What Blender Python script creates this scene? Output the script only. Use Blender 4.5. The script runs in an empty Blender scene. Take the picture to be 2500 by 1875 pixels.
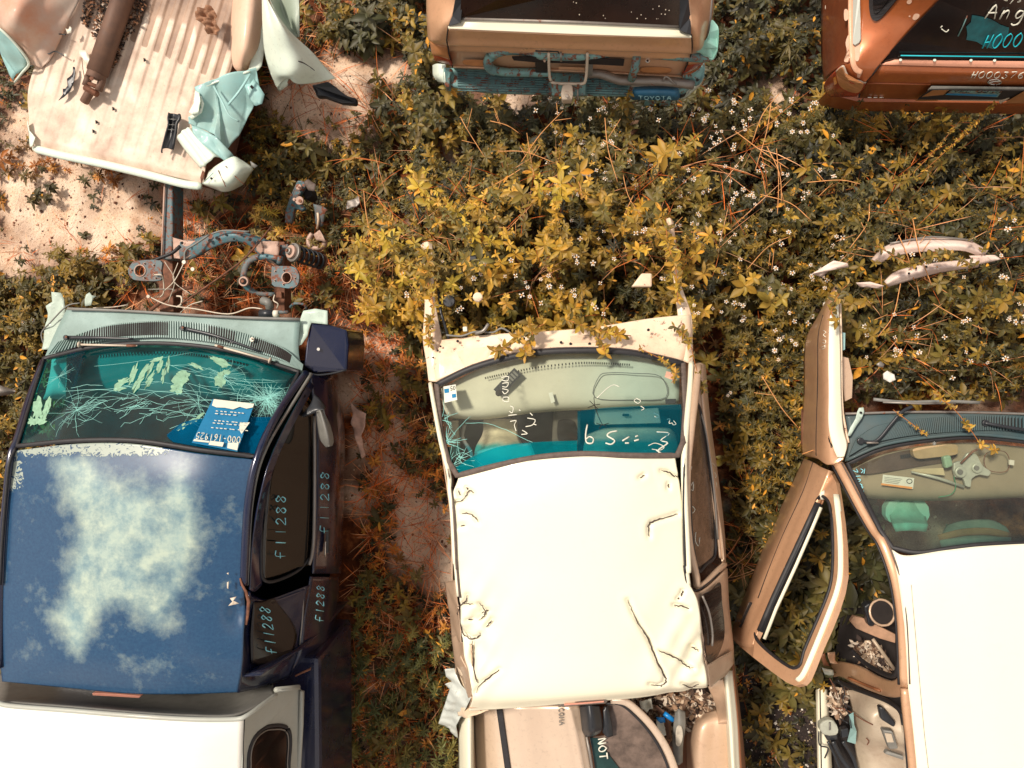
import bpy, bmesh, math, random
import numpy as np
from mathutils import Vector, Matrix, geometry
from math import radians, sin, cos, pi
random.seed(7); RNG = np.random.default_rng(11)
SC = bpy.context.scene
COL = SC.collection

# ------------------------------------------------------------------ camera
FPX = 1785.0                     # focal length in photo pixels (2500 wide)
HC = 5.1                         # drone height
cam_d = bpy.data.cameras.new("drone_camera"); cam = bpy.data.objects.new("drone_camera", cam_d); COL.objects.link(cam)
cam_d.sensor_width = 36.0; cam_d.lens = 36.0 * FPX / 2500.0; cam_d.clip_start = 0.05; cam_d.clip_end = 600
TX = math.atan((1380 - 1250) / FPX); TY = math.atan((937.5 - 880) / FPX)
cam.location = (0, 0, HC); cam.rotation_mode = 'XYZ'
cam.rotation_euler = (-TY, TX, 0)
SC.camera = cam
CM = Matrix.LocRotScale(Vector((0, 0, HC)), cam.rotation_euler.copy(), None)
CI = CM.inverted()
# ------------------------------------------------------------------ world, sun, exposure
SUN_EL, SUN_AZ = radians(58), radians(-52)     # azimuth measured from +Y (top of the photo), negative = left
w = bpy.data.worlds.new("World"); SC.world = w; w.use_nodes = True
nt = w.node_tree; nt.nodes.clear()
wo = nt.nodes.new('ShaderNodeOutputWorld'); bg = nt.nodes.new('ShaderNodeBackground')
sky = nt.nodes.new('ShaderNodeTexSky'); sky.sky_type = 'NISHITA'; sky.sun_disc = False
sky.sun_elevation = SUN_EL; sky.sun_rotation = SUN_AZ; sky.air_density = 1.2; sky.dust_density = 2.5; sky.ozone_density = 1.0
tc = nt.nodes.new('ShaderNodeTexCoord'); cn = nt.nodes.new('ShaderNodeTexNoise'); cn.inputs['Scale'].default_value = 2.6
cn.inputs['Detail'].default_value = 7; cn.inputs['Roughness'].default_value = .55
cr = nt.nodes.new('ShaderNodeValToRGB'); cr.color_ramp.elements[0].position = .42; cr.color_ramp.elements[1].position = .62
mx = nt.nodes.new('ShaderNodeMix'); mx.data_type = 'RGBA'
nt.links.new(tc.outputs['Generated'], cn.inputs['Vector']); nt.links.new(cn.outputs['Fac'], cr.inputs['Fac'])
nt.links.new(cr.outputs['Color'], mx.inputs[0]); nt.links.new(sky.outputs[0], mx.inputs[6]); mx.inputs[7].default_value = (13.5, 11.6, 9.4, 1)
nt.links.new(mx.outputs[2], bg.inputs['Color']); bg.inputs['Strength'].default_value = .066
nt.links.new(bg.outputs[0], wo.inputs['Surface'])
sd = bpy.data.lights.new("sun", 'SUN'); sd.energy = 3.0; sd.angle = radians(7); sd.color = (1, .9, .78)
so = bpy.data.objects.new("sun", sd); COL.objects.link(so)
sdir = Vector((sin(SUN_AZ) * cos(SUN_EL), cos(SUN_AZ) * cos(SUN_EL), sin(SUN_EL)))
so.rotation_euler = sdir.to_track_quat('Z', 'Y').to_euler(); so.location = sdir * 20
SC.view_settings.view_transform = 'Standard'; SC.view_settings.look = 'None'
SC.view_settings.exposure = 0.42; SC.view_settings.gamma = 1
SC.render.engine = 'CYCLES'; SC.cycles.max_bounces = 6; SC.cycles.transparent_max_bounces = 12
SC.cycles.diffuse_bounces = 3; SC.cycles.glossy_bounces = 3; SC.cycles.caustics_reflective = False; SC.cycles.caustics_refractive = False

# ------------------------------------------------------------------ survey helpers: photo pixel + real height -> place in the yard
FR = dict(P=(0, 0, 1.0), Q=(0, 0, 1.1302), F1=(0, 0, .42194), F2=(900, 0, .42194), F3=(1700, 0, .42194), F4=(0, 650, .40687), F5=(0, 1200, .40687),
          F6=(950, 700, .42194), F7=(950, 1300, .40687), F8=(1700, 600, .42194), G1=(1700, 1200, .40692), G2=(280, 400, .27125),
          G3=(0, 0, .24108), G4=(400, 0, .30139), G5=(1030, 0, .18083), G6=(1400, 0, .18083), G7=(2000, 0, .22604))
RM = CM.to_3x3()
def at(fr, x, y, z):
    ox, oy, s = FR[fr]; px = ox + x * s; py = oy + y * s
    d = RM @ Vector(((px - 1250) / FPX, -(py - 937.5) / FPX, -1.0))
    t = (HC - z) / -d.z
    return Vector((d.x * t, d.y * t, z))
def A(fr, pts, z=None, dz=0):
    return [at(fr, p[0], p[1], (p[2] if len(p) > 2 else z) + dz) for p in pts]
def px_of(v):
    c = CI @ Vector(v); return (1250 + FPX * c.x / -c.z, 937.5 - FPX * c.y / -c.z)

# ------------------------------------------------------------------ scene graph helpers
def link(o, parent=None):
    COL.objects.link(o)
    if parent is not None:
        o.parent = parent; o.matrix_parent_inverse = Matrix.Translation(-parent.location)
    return o
def tag(o, label, cat=None, group=None, kind=None):
    if label: o['label'] = label
    if cat: o['category'] = cat
    if group: o['group'] = group
    if kind: o['kind'] = kind
    return o
def thing(name, label, cat, loc, group=None):
    o = bpy.data.objects.new(name, None); o.location = loc; o.empty_display_size = .1; COL.objects.link(o)
    return tag(o, label, cat, group)
def mesh(name, V, Fc, mat, parent=None, smooth=True, thick=0, bevel=0, sub=0, off=-1, auto=None):
    me = bpy.data.meshes.new(name); me.from_pydata([tuple(v) for v in V], [], Fc); me.update()
    if smooth: me.polygons.foreach_set('use_smooth', [True] * len(me.polygons))
    if mat: me.materials.append(mat)
    o = bpy.data.objects.new(name, me); link(o, parent)
    if sub:
        m = o.modifiers.new('s', 'SUBSURF'); m.levels = sub; m.render_levels = sub
    if thick:
        m = o.modifiers.new('t', 'SOLIDIFY'); m.thickness = thick; m.offset = off
    if bevel:
        m = o.modifiers.new('b', 'BEVEL'); m.width = bevel; m.segments = 2; m.limit_method = 'ANGLE'
    return o
class MB:
    def __init__(s): s.V = []; s.F = []
    def add(s, V, F):
        n = len(s.V); s.V += [Vector(v) for v in V]; s.F += [tuple(i + n for i in f) for f in F]; return s
    def build(s, name, mat, parent=None, **k): return mesh(name, s.V, s.F, mat, parent, **k)
def cr_pts(P, n):
    """Catmull-Rom through P, n samples per span"""
    P = [Vector(p) for p in P]
    if len(P) < 3 or n <= 1:
        out = []
        for i in range(len(P) - 1):
            for k in range(n): out.append(P[i].lerp(P[i + 1], k / n))
        return out + [P[-1]]
    Q = [P[0] * 2 - P[1]] + P + [P[-1] * 2 - P[-2]]; out = []
    for i in range(1, len(Q) - 2):
        for k in range(n):
            t = k / n; a, b, c, d = Q[i - 1], Q[i], Q[i + 1], Q[i + 2]
            out.append(.5 * ((2 * b) + (c - a) * t + (2 * a - 5 * b + 4 * c - d) * t * t + (3 * b - a - 3 * c + d) * t ** 3))
    out.append(P[-1]); return out
def cr_closed(P, n):
    P = [Vector(p) for p in P]; N = len(P); out = []
    for i in range(N):
        a, b, c, d = P[i - 1], P[i], P[(i + 1) % N], P[(i + 2) % N]
        for k in range(n):
            t = k / n
            out.append(.5 * ((2 * b) + (c - a) * t + (2 * a - 5 * b + 4 * c - d) * t * t + (3 * b - a - 3 * c + d) * t ** 3))
    return out
def gridsurf(rows, nu=6, nv=6, warp=None):
    """rows of control points (equal length) -> V,F of a smooth sheet"""
    R = [cr_pts(r, nu) for r in rows]; C = [cr_pts([r[i] for r in R], nv) for i in range(len(R[0]))]
    nx = len(C); ny = len(C[0]); V = []; F = []
    for j in range(ny):
        for i in range(nx):
            v = C[i][j].copy()
            if warp: v = warp(v, i / (nx - 1), j / (ny - 1))
            V.append(v)
    for j in range(ny - 1):
        for i in range(nx - 1):
            F.append((j * nx + i, (j + 1) * nx + i, (j + 1) * nx + i + 1, j * nx + i + 1))
    return V, F
def up(V, F):
    """orient a sheet so its mean normal faces +Z"""
    n = 0
    for f in F[:: max(1, len(F) // 50)]: n += geometry.normal([V[i] for i in f[:3]]).z
    return F if n >= 0 else [tuple(reversed(f)) for f in F]
def sheet(name, rows, mat, parent=None, nu=6, nv=6, thick=.006, warp=None, **k):
    V, F = gridsurf(rows, nu, nv, warp); return mesh(name, V, up(V, F), mat, parent, thick=thick, **k)
def plate(name, outer, mat, parent=None, holes=(), thick=.004, smooth=False, into=None, **k):
    """flat or gently warped plate from an outline, with holes"""
    loops = [[Vector(p) for p in outer]] + [[Vector(p) for p in h] for h in holes]
    flat = [p for l in loops for p in l]
    n = Vector((0, 0, 0))
    for i, p in enumerate(loops[0]): n += p.cross(loops[0][(i + 1) % len(loops[0])])
    n.normalize()
    q = n.rotation_difference(Vector((0, 0, 1)))
    tri = geometry.tessellate_polygon([[(q @ p).to_2d().to_3d() for p in l] for l in loops])
    F = [tuple(t) for t in tri]
    F = [f for f in F if len(set(f)) == 3]
    if into is not None: into.add(flat, F); return None
    # extruded rim
    V = flat; nn = geometry.normal([V[i] for i in F[0]])
    if F and nn.dot(n if n.z >= 0 else -n) < 0: F = [tuple(reversed(f)) for f in F]
    return mesh(name, V, F, mat, parent, smooth=smooth, thick=thick, **k)
def tube_vf(path, r, n=8, closed=False, flat=1.0, caps=True):
    P = [Vector(p) for p in path]; m = len(P); R = r if hasattr(r, '__len__') else [r] * m
    V = []; F = []; prev = None
    for i, p in enumerate(P):
        if closed: t = P[(i + 1) % m] - P[i - 1]
        else: t = P[min(i + 1, m - 1)] - P[max(i - 1, 0)]
        if t.length < 1e-9: t = Vector((1, 0, 0))
        t.normalize(); ref = Vector((0, 0, 1)) if abs(t.z) < .92 else Vector((0, 1, 0))
        if prev is not None and abs(t.z) >= .6: ref = prev
        s = t.cross(ref).normalized(); u = s.cross(t).normalized(); prev = u
        for k in range(n):
            a = 2 * pi * k / n + pi / n
            V.append(p + s * cos(a) * R[i] + u * sin(a) * R[i] * flat)
    for i in range(m if closed else m - 1):
        for k in range(n):
            a = i * n + k; b = i * n + (k + 1) % n; c = ((i + 1) % m) * n + (k + 1) % n; d = ((i + 1) % m) * n + k
            F.append((a, b, c, d))
    if not closed and caps: F += [tuple(range(n - 1, -1, -1)), tuple((m - 1) * n + k for k in range(n))]
    return V, F
def tube(name, path, r, mat, parent=None, n=8, closed=False, flat=1.0, sm=0, **k):
    if sm: path = cr_closed(path, sm) if closed else cr_pts(path, sm)
    V, F = tube_vf(path, r, n, closed, flat); return mesh(name, V, F, mat, parent, **k)
def box_vf(c, s, rot=None):
    V = [Vector(((i & 1) - .5, (i >> 1 & 1) - .5, (i >> 2 & 1) - .5)) for i in range(8)]
    V = [Vector((v.x * s[0], v.y * s[1], v.z * s[2])) for v in V]
    if rot is not None: V = [rot @ v for v in V]
    V = [v + Vector(c) for v in V]
    return V, [(0, 2, 3, 1), (4, 5, 7, 6), (0, 1, 5, 4), (2, 6, 7, 3), (0, 4, 6, 2), (1, 3, 7, 5)]
def prism_vf(top, dz):
    n = len(top); V = [Vector(p) for p in top] + [Vector(p) - Vector((0, 0, dz)) for p in top]
    a = sum((top[i][0] * top[(i + 1) % n][1] - top[(i + 1) % n][0] * top[i][1]) for i in range(n))
    F = [tuple(range(n)), tuple(range(2 * n - 1, n - 1, -1))] + [(i, n + i, n + (i + 1) % n, (i + 1) % n) for i in range(n)]
    if a < 0: F = [tuple(reversed(f)) for f in F]
    return V, F
def prism(name, top, dz, mat, parent=None, bevel=.006, **k):
    V, F = prism_vf(top, dz); return mesh(name, V, F, mat, parent, smooth=False, bevel=bevel, **k)
def disc_vf(c, r, h, n=20, axis=Vector((0, 0, 1))):
    q = Vector((0, 0, 1)).rotation_difference(axis); V = []
    for k in range(2):
        for i in range(n): V.append(Vector(c) + q @ Vector((r * cos(2 * pi * i / n), r * sin(2 * pi * i / n), h * k)))
    return V, [tuple(range(n - 1, -1, -1)), tuple(range(n, 2 * n))] + [(i, (i + 1) % n, n + (i + 1) % n, n + i) for i in range(n)]
def ring_pts(c, rx, ry, n=24, a0=0): return [Vector((c[0] + rx * cos(a0 + 2 * pi * i / n), c[1] + ry * sin(a0 + 2 * pi * i / n), c[2])) for i in range(n)]
def inset(loop, d):
    n = len(loop); c = sum((Vector(p) for p in loop), Vector()) / n; out = []
    for p in loop:
        v = c - Vector(p); out.append(Vector(p) + v.normalized() * min(d, v.length * .5))
    return out

# ------------------------------------------------------------------ materials
def s2l(c): c = c / 255; return c / 12.92 if c <= .04045 else ((c + .055) / 1.055) ** 2.4
def rgb(r, g, b, k=1.0): return (min(1, s2l(r) * k), min(1, s2l(g) * k), min(1, s2l(b) * k), 1)
def newmat(name):
    m = bpy.data.materials.new(name); m.use_nodes = True; n = m.node_tree.nodes; return m, n, m.node_tree.links, n['Principled BSDF']
def noise(n, l, sc, det=5, ro=.6, co=None, dist=0):
    t = n.new('ShaderNodeTexNoise'); t.inputs['Scale'].default_value = sc; t.inputs['Detail'].default_value = det; t.inputs['Roughness'].default_value = ro
    t.inputs['Distortion'].default_value = dist
    if co is not None: l.new(co, t.inputs['Vector'])
    return t
def ramp(n, l, src, stops):
    r = n.new('ShaderNodeValToRGB'); e = r.color_ramp.elements
    e[0].position, e[0].color = stops[0]; e[1].position, e[1].color = stops[-1]
    for p, c in stops[1:-1]:
        x = e.new(p); x.color = c
    l.new(src, r.inputs['Fac']); return r
BW0, BW1 = (0, 0, 0, 1), (1, 1, 1, 1)
def mixc(n, l, fac, a, b, mode='MIX'):
    m = n.new('ShaderNodeMix'); m.data_type = 'RGBA'; m.blend_type = mode
    for i, v in ((0, fac), (6, a), (7, b)):
        if isinstance(v, (float, int)): m.inputs[i].default_value = v
        elif isinstance(v, tuple): m.inputs[i].default_value = v
        else: l.new(v, m.inputs[i])
    return m.outputs[2]
def paint(name, col, metal=0.0, rough=.35, coat=.3, dirt=.35, dirtcol=rgb(120, 84, 60), rust=0.0, bump=.02, scale=1.0, spots=.5):
    """weathered painted metal: dust film, fine grime, chips of rust"""
    m, n, l, b = newmat(name)
    co = n.new('ShaderNodeTexCoord').outputs['Object']
    big = noise(n, l, 2.2 * scale, 6, .65, co); fine = noise(n, l, 38 * scale, 5, .7, co)
    f1 = ramp(n, l, big.outputs['Fac'], [(.42, BW0), (.72, (dirt, dirt, dirt, 1))])
    c = mixc(n, l, f1.outputs['Color'], col, dirtcol)
    f2 = ramp(n, l, fine.outputs['Fac'], [(.55, BW0), (.75, (spots * .5, spots * .5, spots * .5, 1))])
    c = mixc(n, l, f2.outputs['Color'], c, tuple(v * .45 for v in dirtcol[:3]) + (1,))
    rr = ramp(n, l, big.outputs['Fac'], [(.3, (rough * .8,) * 3 + (1,)), (.75, (min(1, rough + .28),) * 3 + (1,))])
    if rust > 0:
        rn = noise(n, l, 9 * scale, 8, .72, co, .4)
        f3 = ramp(n, l, rn.outputs['Fac'], [(1 - rust - .02, BW0), (1 - rust + .03, BW1)])
        rc = ramp(n, l, fine.outputs['Fac'], [(.3, rgb(70, 38, 26)), (.7, rgb(150, 82, 50))])
        c = mixc(n, l, f3.outputs['Color'], c, rc.outputs['Color'])
        inv = n.new('ShaderNodeMath'); inv.operation = 'MULTIPLY_ADD'; l.new(f3.outputs['Color'], inv.inputs[0]); inv.inputs[1].default_value = -metal; inv.inputs[2].default_value = metal
        l.new(inv.outputs[0], b.inputs['Metallic'])
    else: b.inputs['Metallic'].default_value = metal
    l.new(c, b.inputs['Base Color']); l.new(rr.outputs['Color'], b.inputs['Roughness'])
    b.inputs['Coat Weight'].default_value = coat; b.inputs['Coat Roughness'].default_value = .12
    if bump:
        bp = n.new('ShaderNodeBump'); bp.inputs['Strength'].default_value = bump * 10; bp.inputs['Distance'].default_value = .004
        l.new(noise(n, l, 14 * scale, 5, .55, co).outputs['Fac'], bp.inputs['Height']); l.new(bp.outputs[0], b.inputs['Normal'])
    return m
def glass(name, tint=(.6, .85, .82), refl=.12, rough=.03, dust=.12, dustcol=rgb(170, 175, 160), attr=False):
    m, n, l, b = newmat(name); n.remove(b)
    out = [x for x in n if x.type == 'OUTPUT_MATERIAL'][0]
    co = n.new('ShaderNodeTexCoord').outputs['Object']
    tr = n.new('ShaderNodeBsdfTransparent'); tr.inputs[0].default_value = tint + (1,)
    if attr:
        at_ = n.new('ShaderNodeAttribute'); at_.attribute_name = 'tint'; l.new(at_.outputs['Color'], tr.inputs[0])
    gl = n.new('ShaderNodeBsdfGlossy'); gl.inputs['Roughness'].default_value = rough; gl.inputs['Color'].default_value = (1, 1, 1, 1)
    df = n.new('ShaderNodeBsdfDiffuse'); df.inputs[0].default_value = dustcol
    fr_ = n.new('ShaderNodeLayerWeight'); fr_.inputs['Blend'].default_value = .25
    fm = n.new('ShaderNodeMath'); fm.operation = 'MULTIPLY_ADD'; l.new(fr_.outputs['Fresnel'], fm.inputs[0]); fm.inputs[1].default_value = .8; fm.inputs[2].default_value = refl * .4
    m1 = n.new('ShaderNodeMixShader'); l.new(fm.outputs[0], m1.inputs[0]); l.new(tr.outputs[0], m1.inputs[1]); l.new(gl.outputs[0], m1.inputs[2])
    nz = noise(n, l, 3.0, 8, .75, co); r = ramp(n, l, nz.outputs['Fac'], [(.35, (dust * .35,) * 3 + (1,)), (.75, (dust * 1.7,) * 3 + (1,))])
    m2 = n.new('ShaderNodeMixShader'); l.new(r.outputs['Color'], m2.inputs[0]); l.new(m1.outputs[0], m2.inputs[1]); l.new(df.outputs[0], m2.inputs[2])
    l.new(m2.outputs[0], out.inputs['Surface']); return m
def plain(name, col, rough=.6, metal=0, var=.25, scale=20, bump=.3, spec=.5):
    m, n, l, b = newmat(name); co = n.new('ShaderNodeTexCoord').outputs['Object']
    nz = noise(n, l, scale, 6, .65, co)
    a = tuple(max(0, v * (1 - var)) for v in col[:3]) + (1,); c = tuple(min(1, v * (1 + var)) for v in col[:3]) + (1,)
    l.new(ramp(n, l, nz.outputs['Fac'], [(.3, a), (.7, c)]).outputs['Color'], b.inputs['Base Color'])
    b.inputs['Roughness'].default_value = rough; b.inputs['Metallic'].default_value = metal; b.inputs['Specular IOR Level'].default_value = spec
    if bump:
        bp = n.new('ShaderNodeBump'); bp.inputs['Strength'].default_value = bump; bp.inputs['Distance'].default_value = .003
        l.new(nz.outputs['Fac'], bp.inputs['Height']); l.new(bp.outputs[0], b.inputs['Normal'])
    return m
def vcol(name, rough=.6, attr='col', trans=0, bump=0):
    m, n, l, b = newmat(name); a = n.new('ShaderNodeAttribute'); a.attribute_name = attr
    l.new(a.outputs['Color'], b.inputs['Base Color']); b.inputs['Roughness'].default_value = rough; b.inputs['Specular IOR Level'].default_value = .35
    if trans:
        t = n.new('ShaderNodeBsdfTranslucent'); l.new(a.outputs['Color'], t.inputs[0]); mm = n.new('ShaderNodeMixShader'); mm.inputs[0].default_value = trans
        out = [x for x in n if x.type == 'OUTPUT_MATERIAL'][0]
        l.new(b.outputs[0], mm.inputs[1]); l.new(t.outputs[0], mm.inputs[2]); l.new(mm.outputs[0], out.inputs['Surface'])
    return m

M = {}
M['rubber'] = plain('black rubber', rgb(38, 36, 38), .55, 0, .3, 30, .2)
M['black'] = plain('black plastic', rgb(40, 42, 46), .35, 0, .2, 24, .1)
M['greyplast'] = plain('grey plastic', rgb(120, 118, 112), .5, 0, .15, 18, .15)
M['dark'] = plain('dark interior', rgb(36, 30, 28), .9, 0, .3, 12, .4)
M['white_p'] = plain('white plastic', rgb(225, 218, 200), .45, 0, .08, 14, .1)
M['rust'] = plain('rusty steel', rgb(120, 78, 58), .8, .2, .5, 26, .7)
M['steel'] = paint('worn steel', rgb(150, 145, 138), .6, .45, 0, .5, rgb(110, 80, 60), .36)
M['chrome'] = plain('dull chrome', rgb(215, 210, 200), .22, .9, .1, 12, .05)
M['marker'] = plain('paint marker', rgb(225, 222, 205), .6, 0, .05, 40, 0)
M['marker_blue'] = plain('pale blue paint marker', rgb(150, 225, 235), .6, 0, .05, 40, 0)
M['marker_teal'] = plain('teal paint marker', rgb(30, 190, 205), .6, 0, .05, 40, 0)
M['paper'] = plain('paper', rgb(222, 222, 205), .8, 0, .06, 9, .1)
M['bluepaper'] = plain('blue printed card', rgb(25, 120, 165), .6, 0, .1, 9, .1)

# ------------------------------------------------------------------ handwriting
GL = {'0': [[(.5, 1), (.1, .75), (.1, .25), (.5, 0), (.85, .3), (.85, .75), (.5, 1)]],
      '1': [[(.5, 1), (.5, 0)]], '2': [[(.1, .8), (.4, 1), (.8, .8), (.6, .45), (.1, 0), (.9, .05)]],
      '3': [[(.15, .95), (.8, .95), (.45, .6), (.85, .3), (.5, 0), (.1, .12)]],
      '5': [[(.85, 1), (.2, .95), (.2, .55), (.7, .6), (.8, .2), (.4, 0), (.1, .1)]],
      '6': [[(.8, 1), (.3, .7), (.12, .3), (.4, 0), (.8, .2), (.6, .5), (.18, .4)]],
      '7': [[(.1, .95), (.9, 1), (.5, .4), (.35, 0)]],
      '8': [[(.75, .85), (.4, 1), (.2, .75), (.75, .3), (.5, 0), (.2, .25), (.8, .75), (.75, .85)]],
      '9': [[(.8, .7), (.4, .5), (.2, .8), (.5, 1), (.8, .8), (.7, .3), (.6, 0)]], '4': [[(.3, 1), (.1, .4), (.9, .45)], [(.7, .9), (.65, 0)]],
      'F': [[(.2, 0), (.2, 1), (.9, 1)], [(.0, .5), (.7, .55)]], 'H': [[(.2, 0), (.35, 1)], [(.75, 0), (.95, 1)], [(.2, .5), (.9, .5)]],
      'A': [[(0, 0), (.5, 1), (.85, 0)], [(.1, .38), (.85, .42)]], 'n': [[(.1, 0), (.2, .6)], [(.15, .35), (.5, .6), (.7, .5), (.75, 0)]],
      'g': [[(.8, .55), (.4, .6), (.15, .3), (.4, .05), (.75, .3), (.8, .55), (.75, -.2), (.4, -.45), (.1, -.35)]],
      'e': [[(.15, .3), (.7, .35), (.55, .6), (.15, .35), (.3, .02), (.75, .1)]], '-': [[(.15, .5), (.8, .5)]], '/': [[(0, -.1), (.8, 1.1)]],
      'N': [[(.1, 0), (.15, 1), (.8, 0), (.85, 1)]], 'O': [[(.5, 1), (.1, .7), (.1, .3), (.5, 0), (.9, .3), (.9, .7), (.5, 1)]],
      'T': [[(0, 1), (1, 1)], [(.5, 1), (.5, 0)]], 'Y': [[(0, 1), (.5, .5), (1, 1)], [(.5, .5), (.5, 0)]],
      'C': [[(.9, .85), (.5, 1), (.1, .6), (.15, .2), (.5, 0), (.9, .15)]], 'M': [[(.05, 0), (.15, 1), (.5, .3), (.85, 1), (.95, 0)]],
      'R': [[(.1, 0), (.1, 1), (.7, .9), (.7, .6), (.1, .5), (.85, 0)]], 'S': [[(.85, .9), (.4, 1), (.15, .75), (.8, .35), (.5, 0), (.1, .1)]],
      'I': [[(.5, 1), (.5, 0)]], 'E': [[(.9, 1), (.1, 1), (.1, 0), (.9, 0)], [(.1, .5), (.7, .5)]], 'L': [[(.1, 1), (.1, 0), (.9, 0)]],
      'D': [[(.1, 0), (.1, 1), (.6, .95), (.9, .5), (.6, .05), (.1, 0)]], ' ': []}
def writing(name, s, O, U, V_, mat, parent, r=.0022, lift=.003, gap=1.25, soft=3, jit=.04, label=None):
    """hand-lettered strokes: O = start of baseline, U = vector of the whole line, V_ = letter height vector"""
    O, U, V_ = Vector(O), Vector(U), Vector(V_); N = U.cross(V_).normalized()
    if N.z < 0: N = -N
    mb = MB(); n = len(s); rd = random.Random(sum(map(ord, s)))
    for i, ch in enumerate(s):
        for st in GL.get(ch, []):
            P = [O + U * ((i + (x + rd.uniform(-jit, jit)) / gap) / n) + V_ * (y + rd.uniform(-jit, jit)) + N * lift for x, y in st]
            if soft > 1 and len(P) > 2: P = cr_pts(P, soft)
            mb.add(*tube_vf(P, [r * rd.uniform(.75, 1.3) for _ in P], 5, flat=.4))
    o = mb.build(name, mat, parent)
    if label: o['label'] = label
    return o
def writing3(name, s, a, b, h, mat, parent, **k):
    """a start, b end of baseline, h top of the first letter (world points)"""
    return writing(name, s, a, b - a, h - a, mat, parent, **k)
# ================================================================== GROUND AND VEGETATION
def poly_in(poly, X, Y):
    """vectorised point in polygon"""
    X = np.asarray(X); Y = np.asarray(Y); ins = np.zeros(X.shape, bool); n = len(poly)
    for i in range(n):
        x1, y1 = poly[i]; x2, y2 = poly[(i + 1) % n]
        c = ((y1 > Y) != (y2 > Y)) & (X < (x2 - x1) * (Y - y1) / (y2 - y1 + 1e-12) + x1); ins ^= c
    return ins
def wpoly(pts, z=.1): return [tuple(at('P', x, y, z).xy) for x, y in pts]
def sm_noise(X, Y, s, seed=0):
    r = np.random.default_rng(seed); out = np.zeros_like(X)
    for k in range(14):
        a = r.uniform(0, 2 * pi); f = s * r.uniform(.5, 2.2); out += np.sin(f * (X * cos(a) + Y * sin(a)) + r.uniform(0, 6.28)) / 14 ** .5
    return out
# bare dirt patches (photo pixel, radius px)
DIRT = [(900, 1080, 60), (870, 960, 60), (1010, 1340, 90), (880, 1230, 60), (930, 860, 60), (960, 1160, 80), (120, 520, 190), (260, 560, 150), (30, 440, 150), (300, 470, 150), (430, 520, 110), (480, 450, 70), (20, 620, 90), (760, 240, 110), (860, 250, 120), (1100, 390, 60), (1040, 1300, 110),
        (1000, 1250, 90), (1090, 1400, 70), (960, 1060, 70), (1900, 240, 70), (1930, 280, 60), (840, 190, 90), (700, 230, 80), (1260, 245, 50), (950, 180, 60), (60, 300, 60), (940, 940, 60), (1100, 370, 50), (990, 1180, 70), (1560, 620, 10)]
def dirtness(X, Y):
    d = np.zeros_like(X)
    for px, py, r in DIRT:
        c = at('P', px, py, .03); R = r / 360.0
        d = np.maximum(d, 1.25 - np.hypot(X - c.x, Y - c.y) / R)
    return np.clip(d + .22 * sm_noise(X, Y, 7, 3) + .12 * sm_noise(X, Y, 23, 4), 0, 1)
def gheight(X, Y): return .018 * sm_noise(X, Y, 3, 1) + .009 * sm_noise(X, Y, 14, 2)
def build_ground():
    V = []; F = []
    xs = np.concatenate([[-80, -30, -12, -7], np.linspace(-5.6, 5.6, 300), [7, 12, 30, 80]]); ys = np.concatenate([[-80, -30, -12, -6], np.linspace(-4.4, 4.4, 240), [6, 12, 30, 80]])
    X, Y = np.meshgrid(xs, ys); Z = gheight(X, Y) + .004 * RNG.standard_normal(X.shape) * (np.abs(X) < 5.6); D = dirtness(X, Y)
    nx, ny = len(xs), len(ys); V = np.stack([X, Y, Z], -1).reshape(-1, 3)
    i = np.arange(nx * ny).reshape(ny, nx); Fq = np.stack([i[:-1, :-1], i[:-1, 1:], i[1:, 1:], i[1:, :-1]], -1).reshape(-1, 4)
    me = bpy.data.meshes.new('ground'); me.vertices.add(len(V)); me.vertices.foreach_set('co', V.ravel())
    me.loops.add(Fq.size); me.loops.foreach_set('vertex_index', Fq.ravel().astype(np.int32)); me.polygons.add(len(Fq))
    me.polygons.foreach_set('loop_start', np.arange(0, Fq.size, 4, dtype=np.int32)); me.update(calc_edges=True)
    me.polygons.foreach_set('use_smooth', np.ones(len(Fq), bool))
    a = me.attributes.new('dirt', 'FLOAT', 'POINT'); a.data.foreach_set('value', D.ravel().astype(np.float32))
    m, n, l, b = newmat('yard soil'); at_ = n.new('ShaderNodeAttribute'); at_.attribute_name = 'dirt'; co = n.new('ShaderNodeTexCoord').outputs['Object']
    n1 = noise(n, l, 6, 8, .7, co); n2 = noise(n, l, 60, 6, .7, co); n3 = noise(n, l, 1.6, 4, .5, co)
    pale = ramp(n, l, n1.outputs['Fac'], [(.28, rgb(220, 166, 130)), (.42, rgb(244, 208, 176)), (.65, rgb(252, 230, 206))])
    soil = ramp(n, l, n1.outputs['Fac'], [(.3, rgb(38, 24, 18)), (.52, rgb(104, 54, 28)), (.75, rgb(206, 122, 70))])
    c = mixc(n, l, at_.outputs['Fac'], soil.outputs['Color'], pale.outputs['Color'])
    sp = ramp(n, l, n2.outputs['Fac'], [(.56, BW0), (.66, (.7, .7, .7, 1))]); c = mixc(n, l, sp.outputs['Color'], c, rgb(90, 52, 34))
    l.new(c, b.inputs['Base Color']); b.inputs['Roughness'].default_value = .95; b.inputs['Specular IOR Level'].default_value = .15
    bp = n.new('ShaderNodeBump'); bp.inputs['Strength'].default_value = .8; bp.inputs['Distance'].default_value = .02; l.new(n2.outputs['Fac'], bp.inputs['Height']); l.new(bp.outputs[0], b.inputs['Normal'])
    me.materials.append(m); o = bpy.data.objects.new('ground', me); link(o); tag(o, None, None, None, 'structure')
build_ground()

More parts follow.
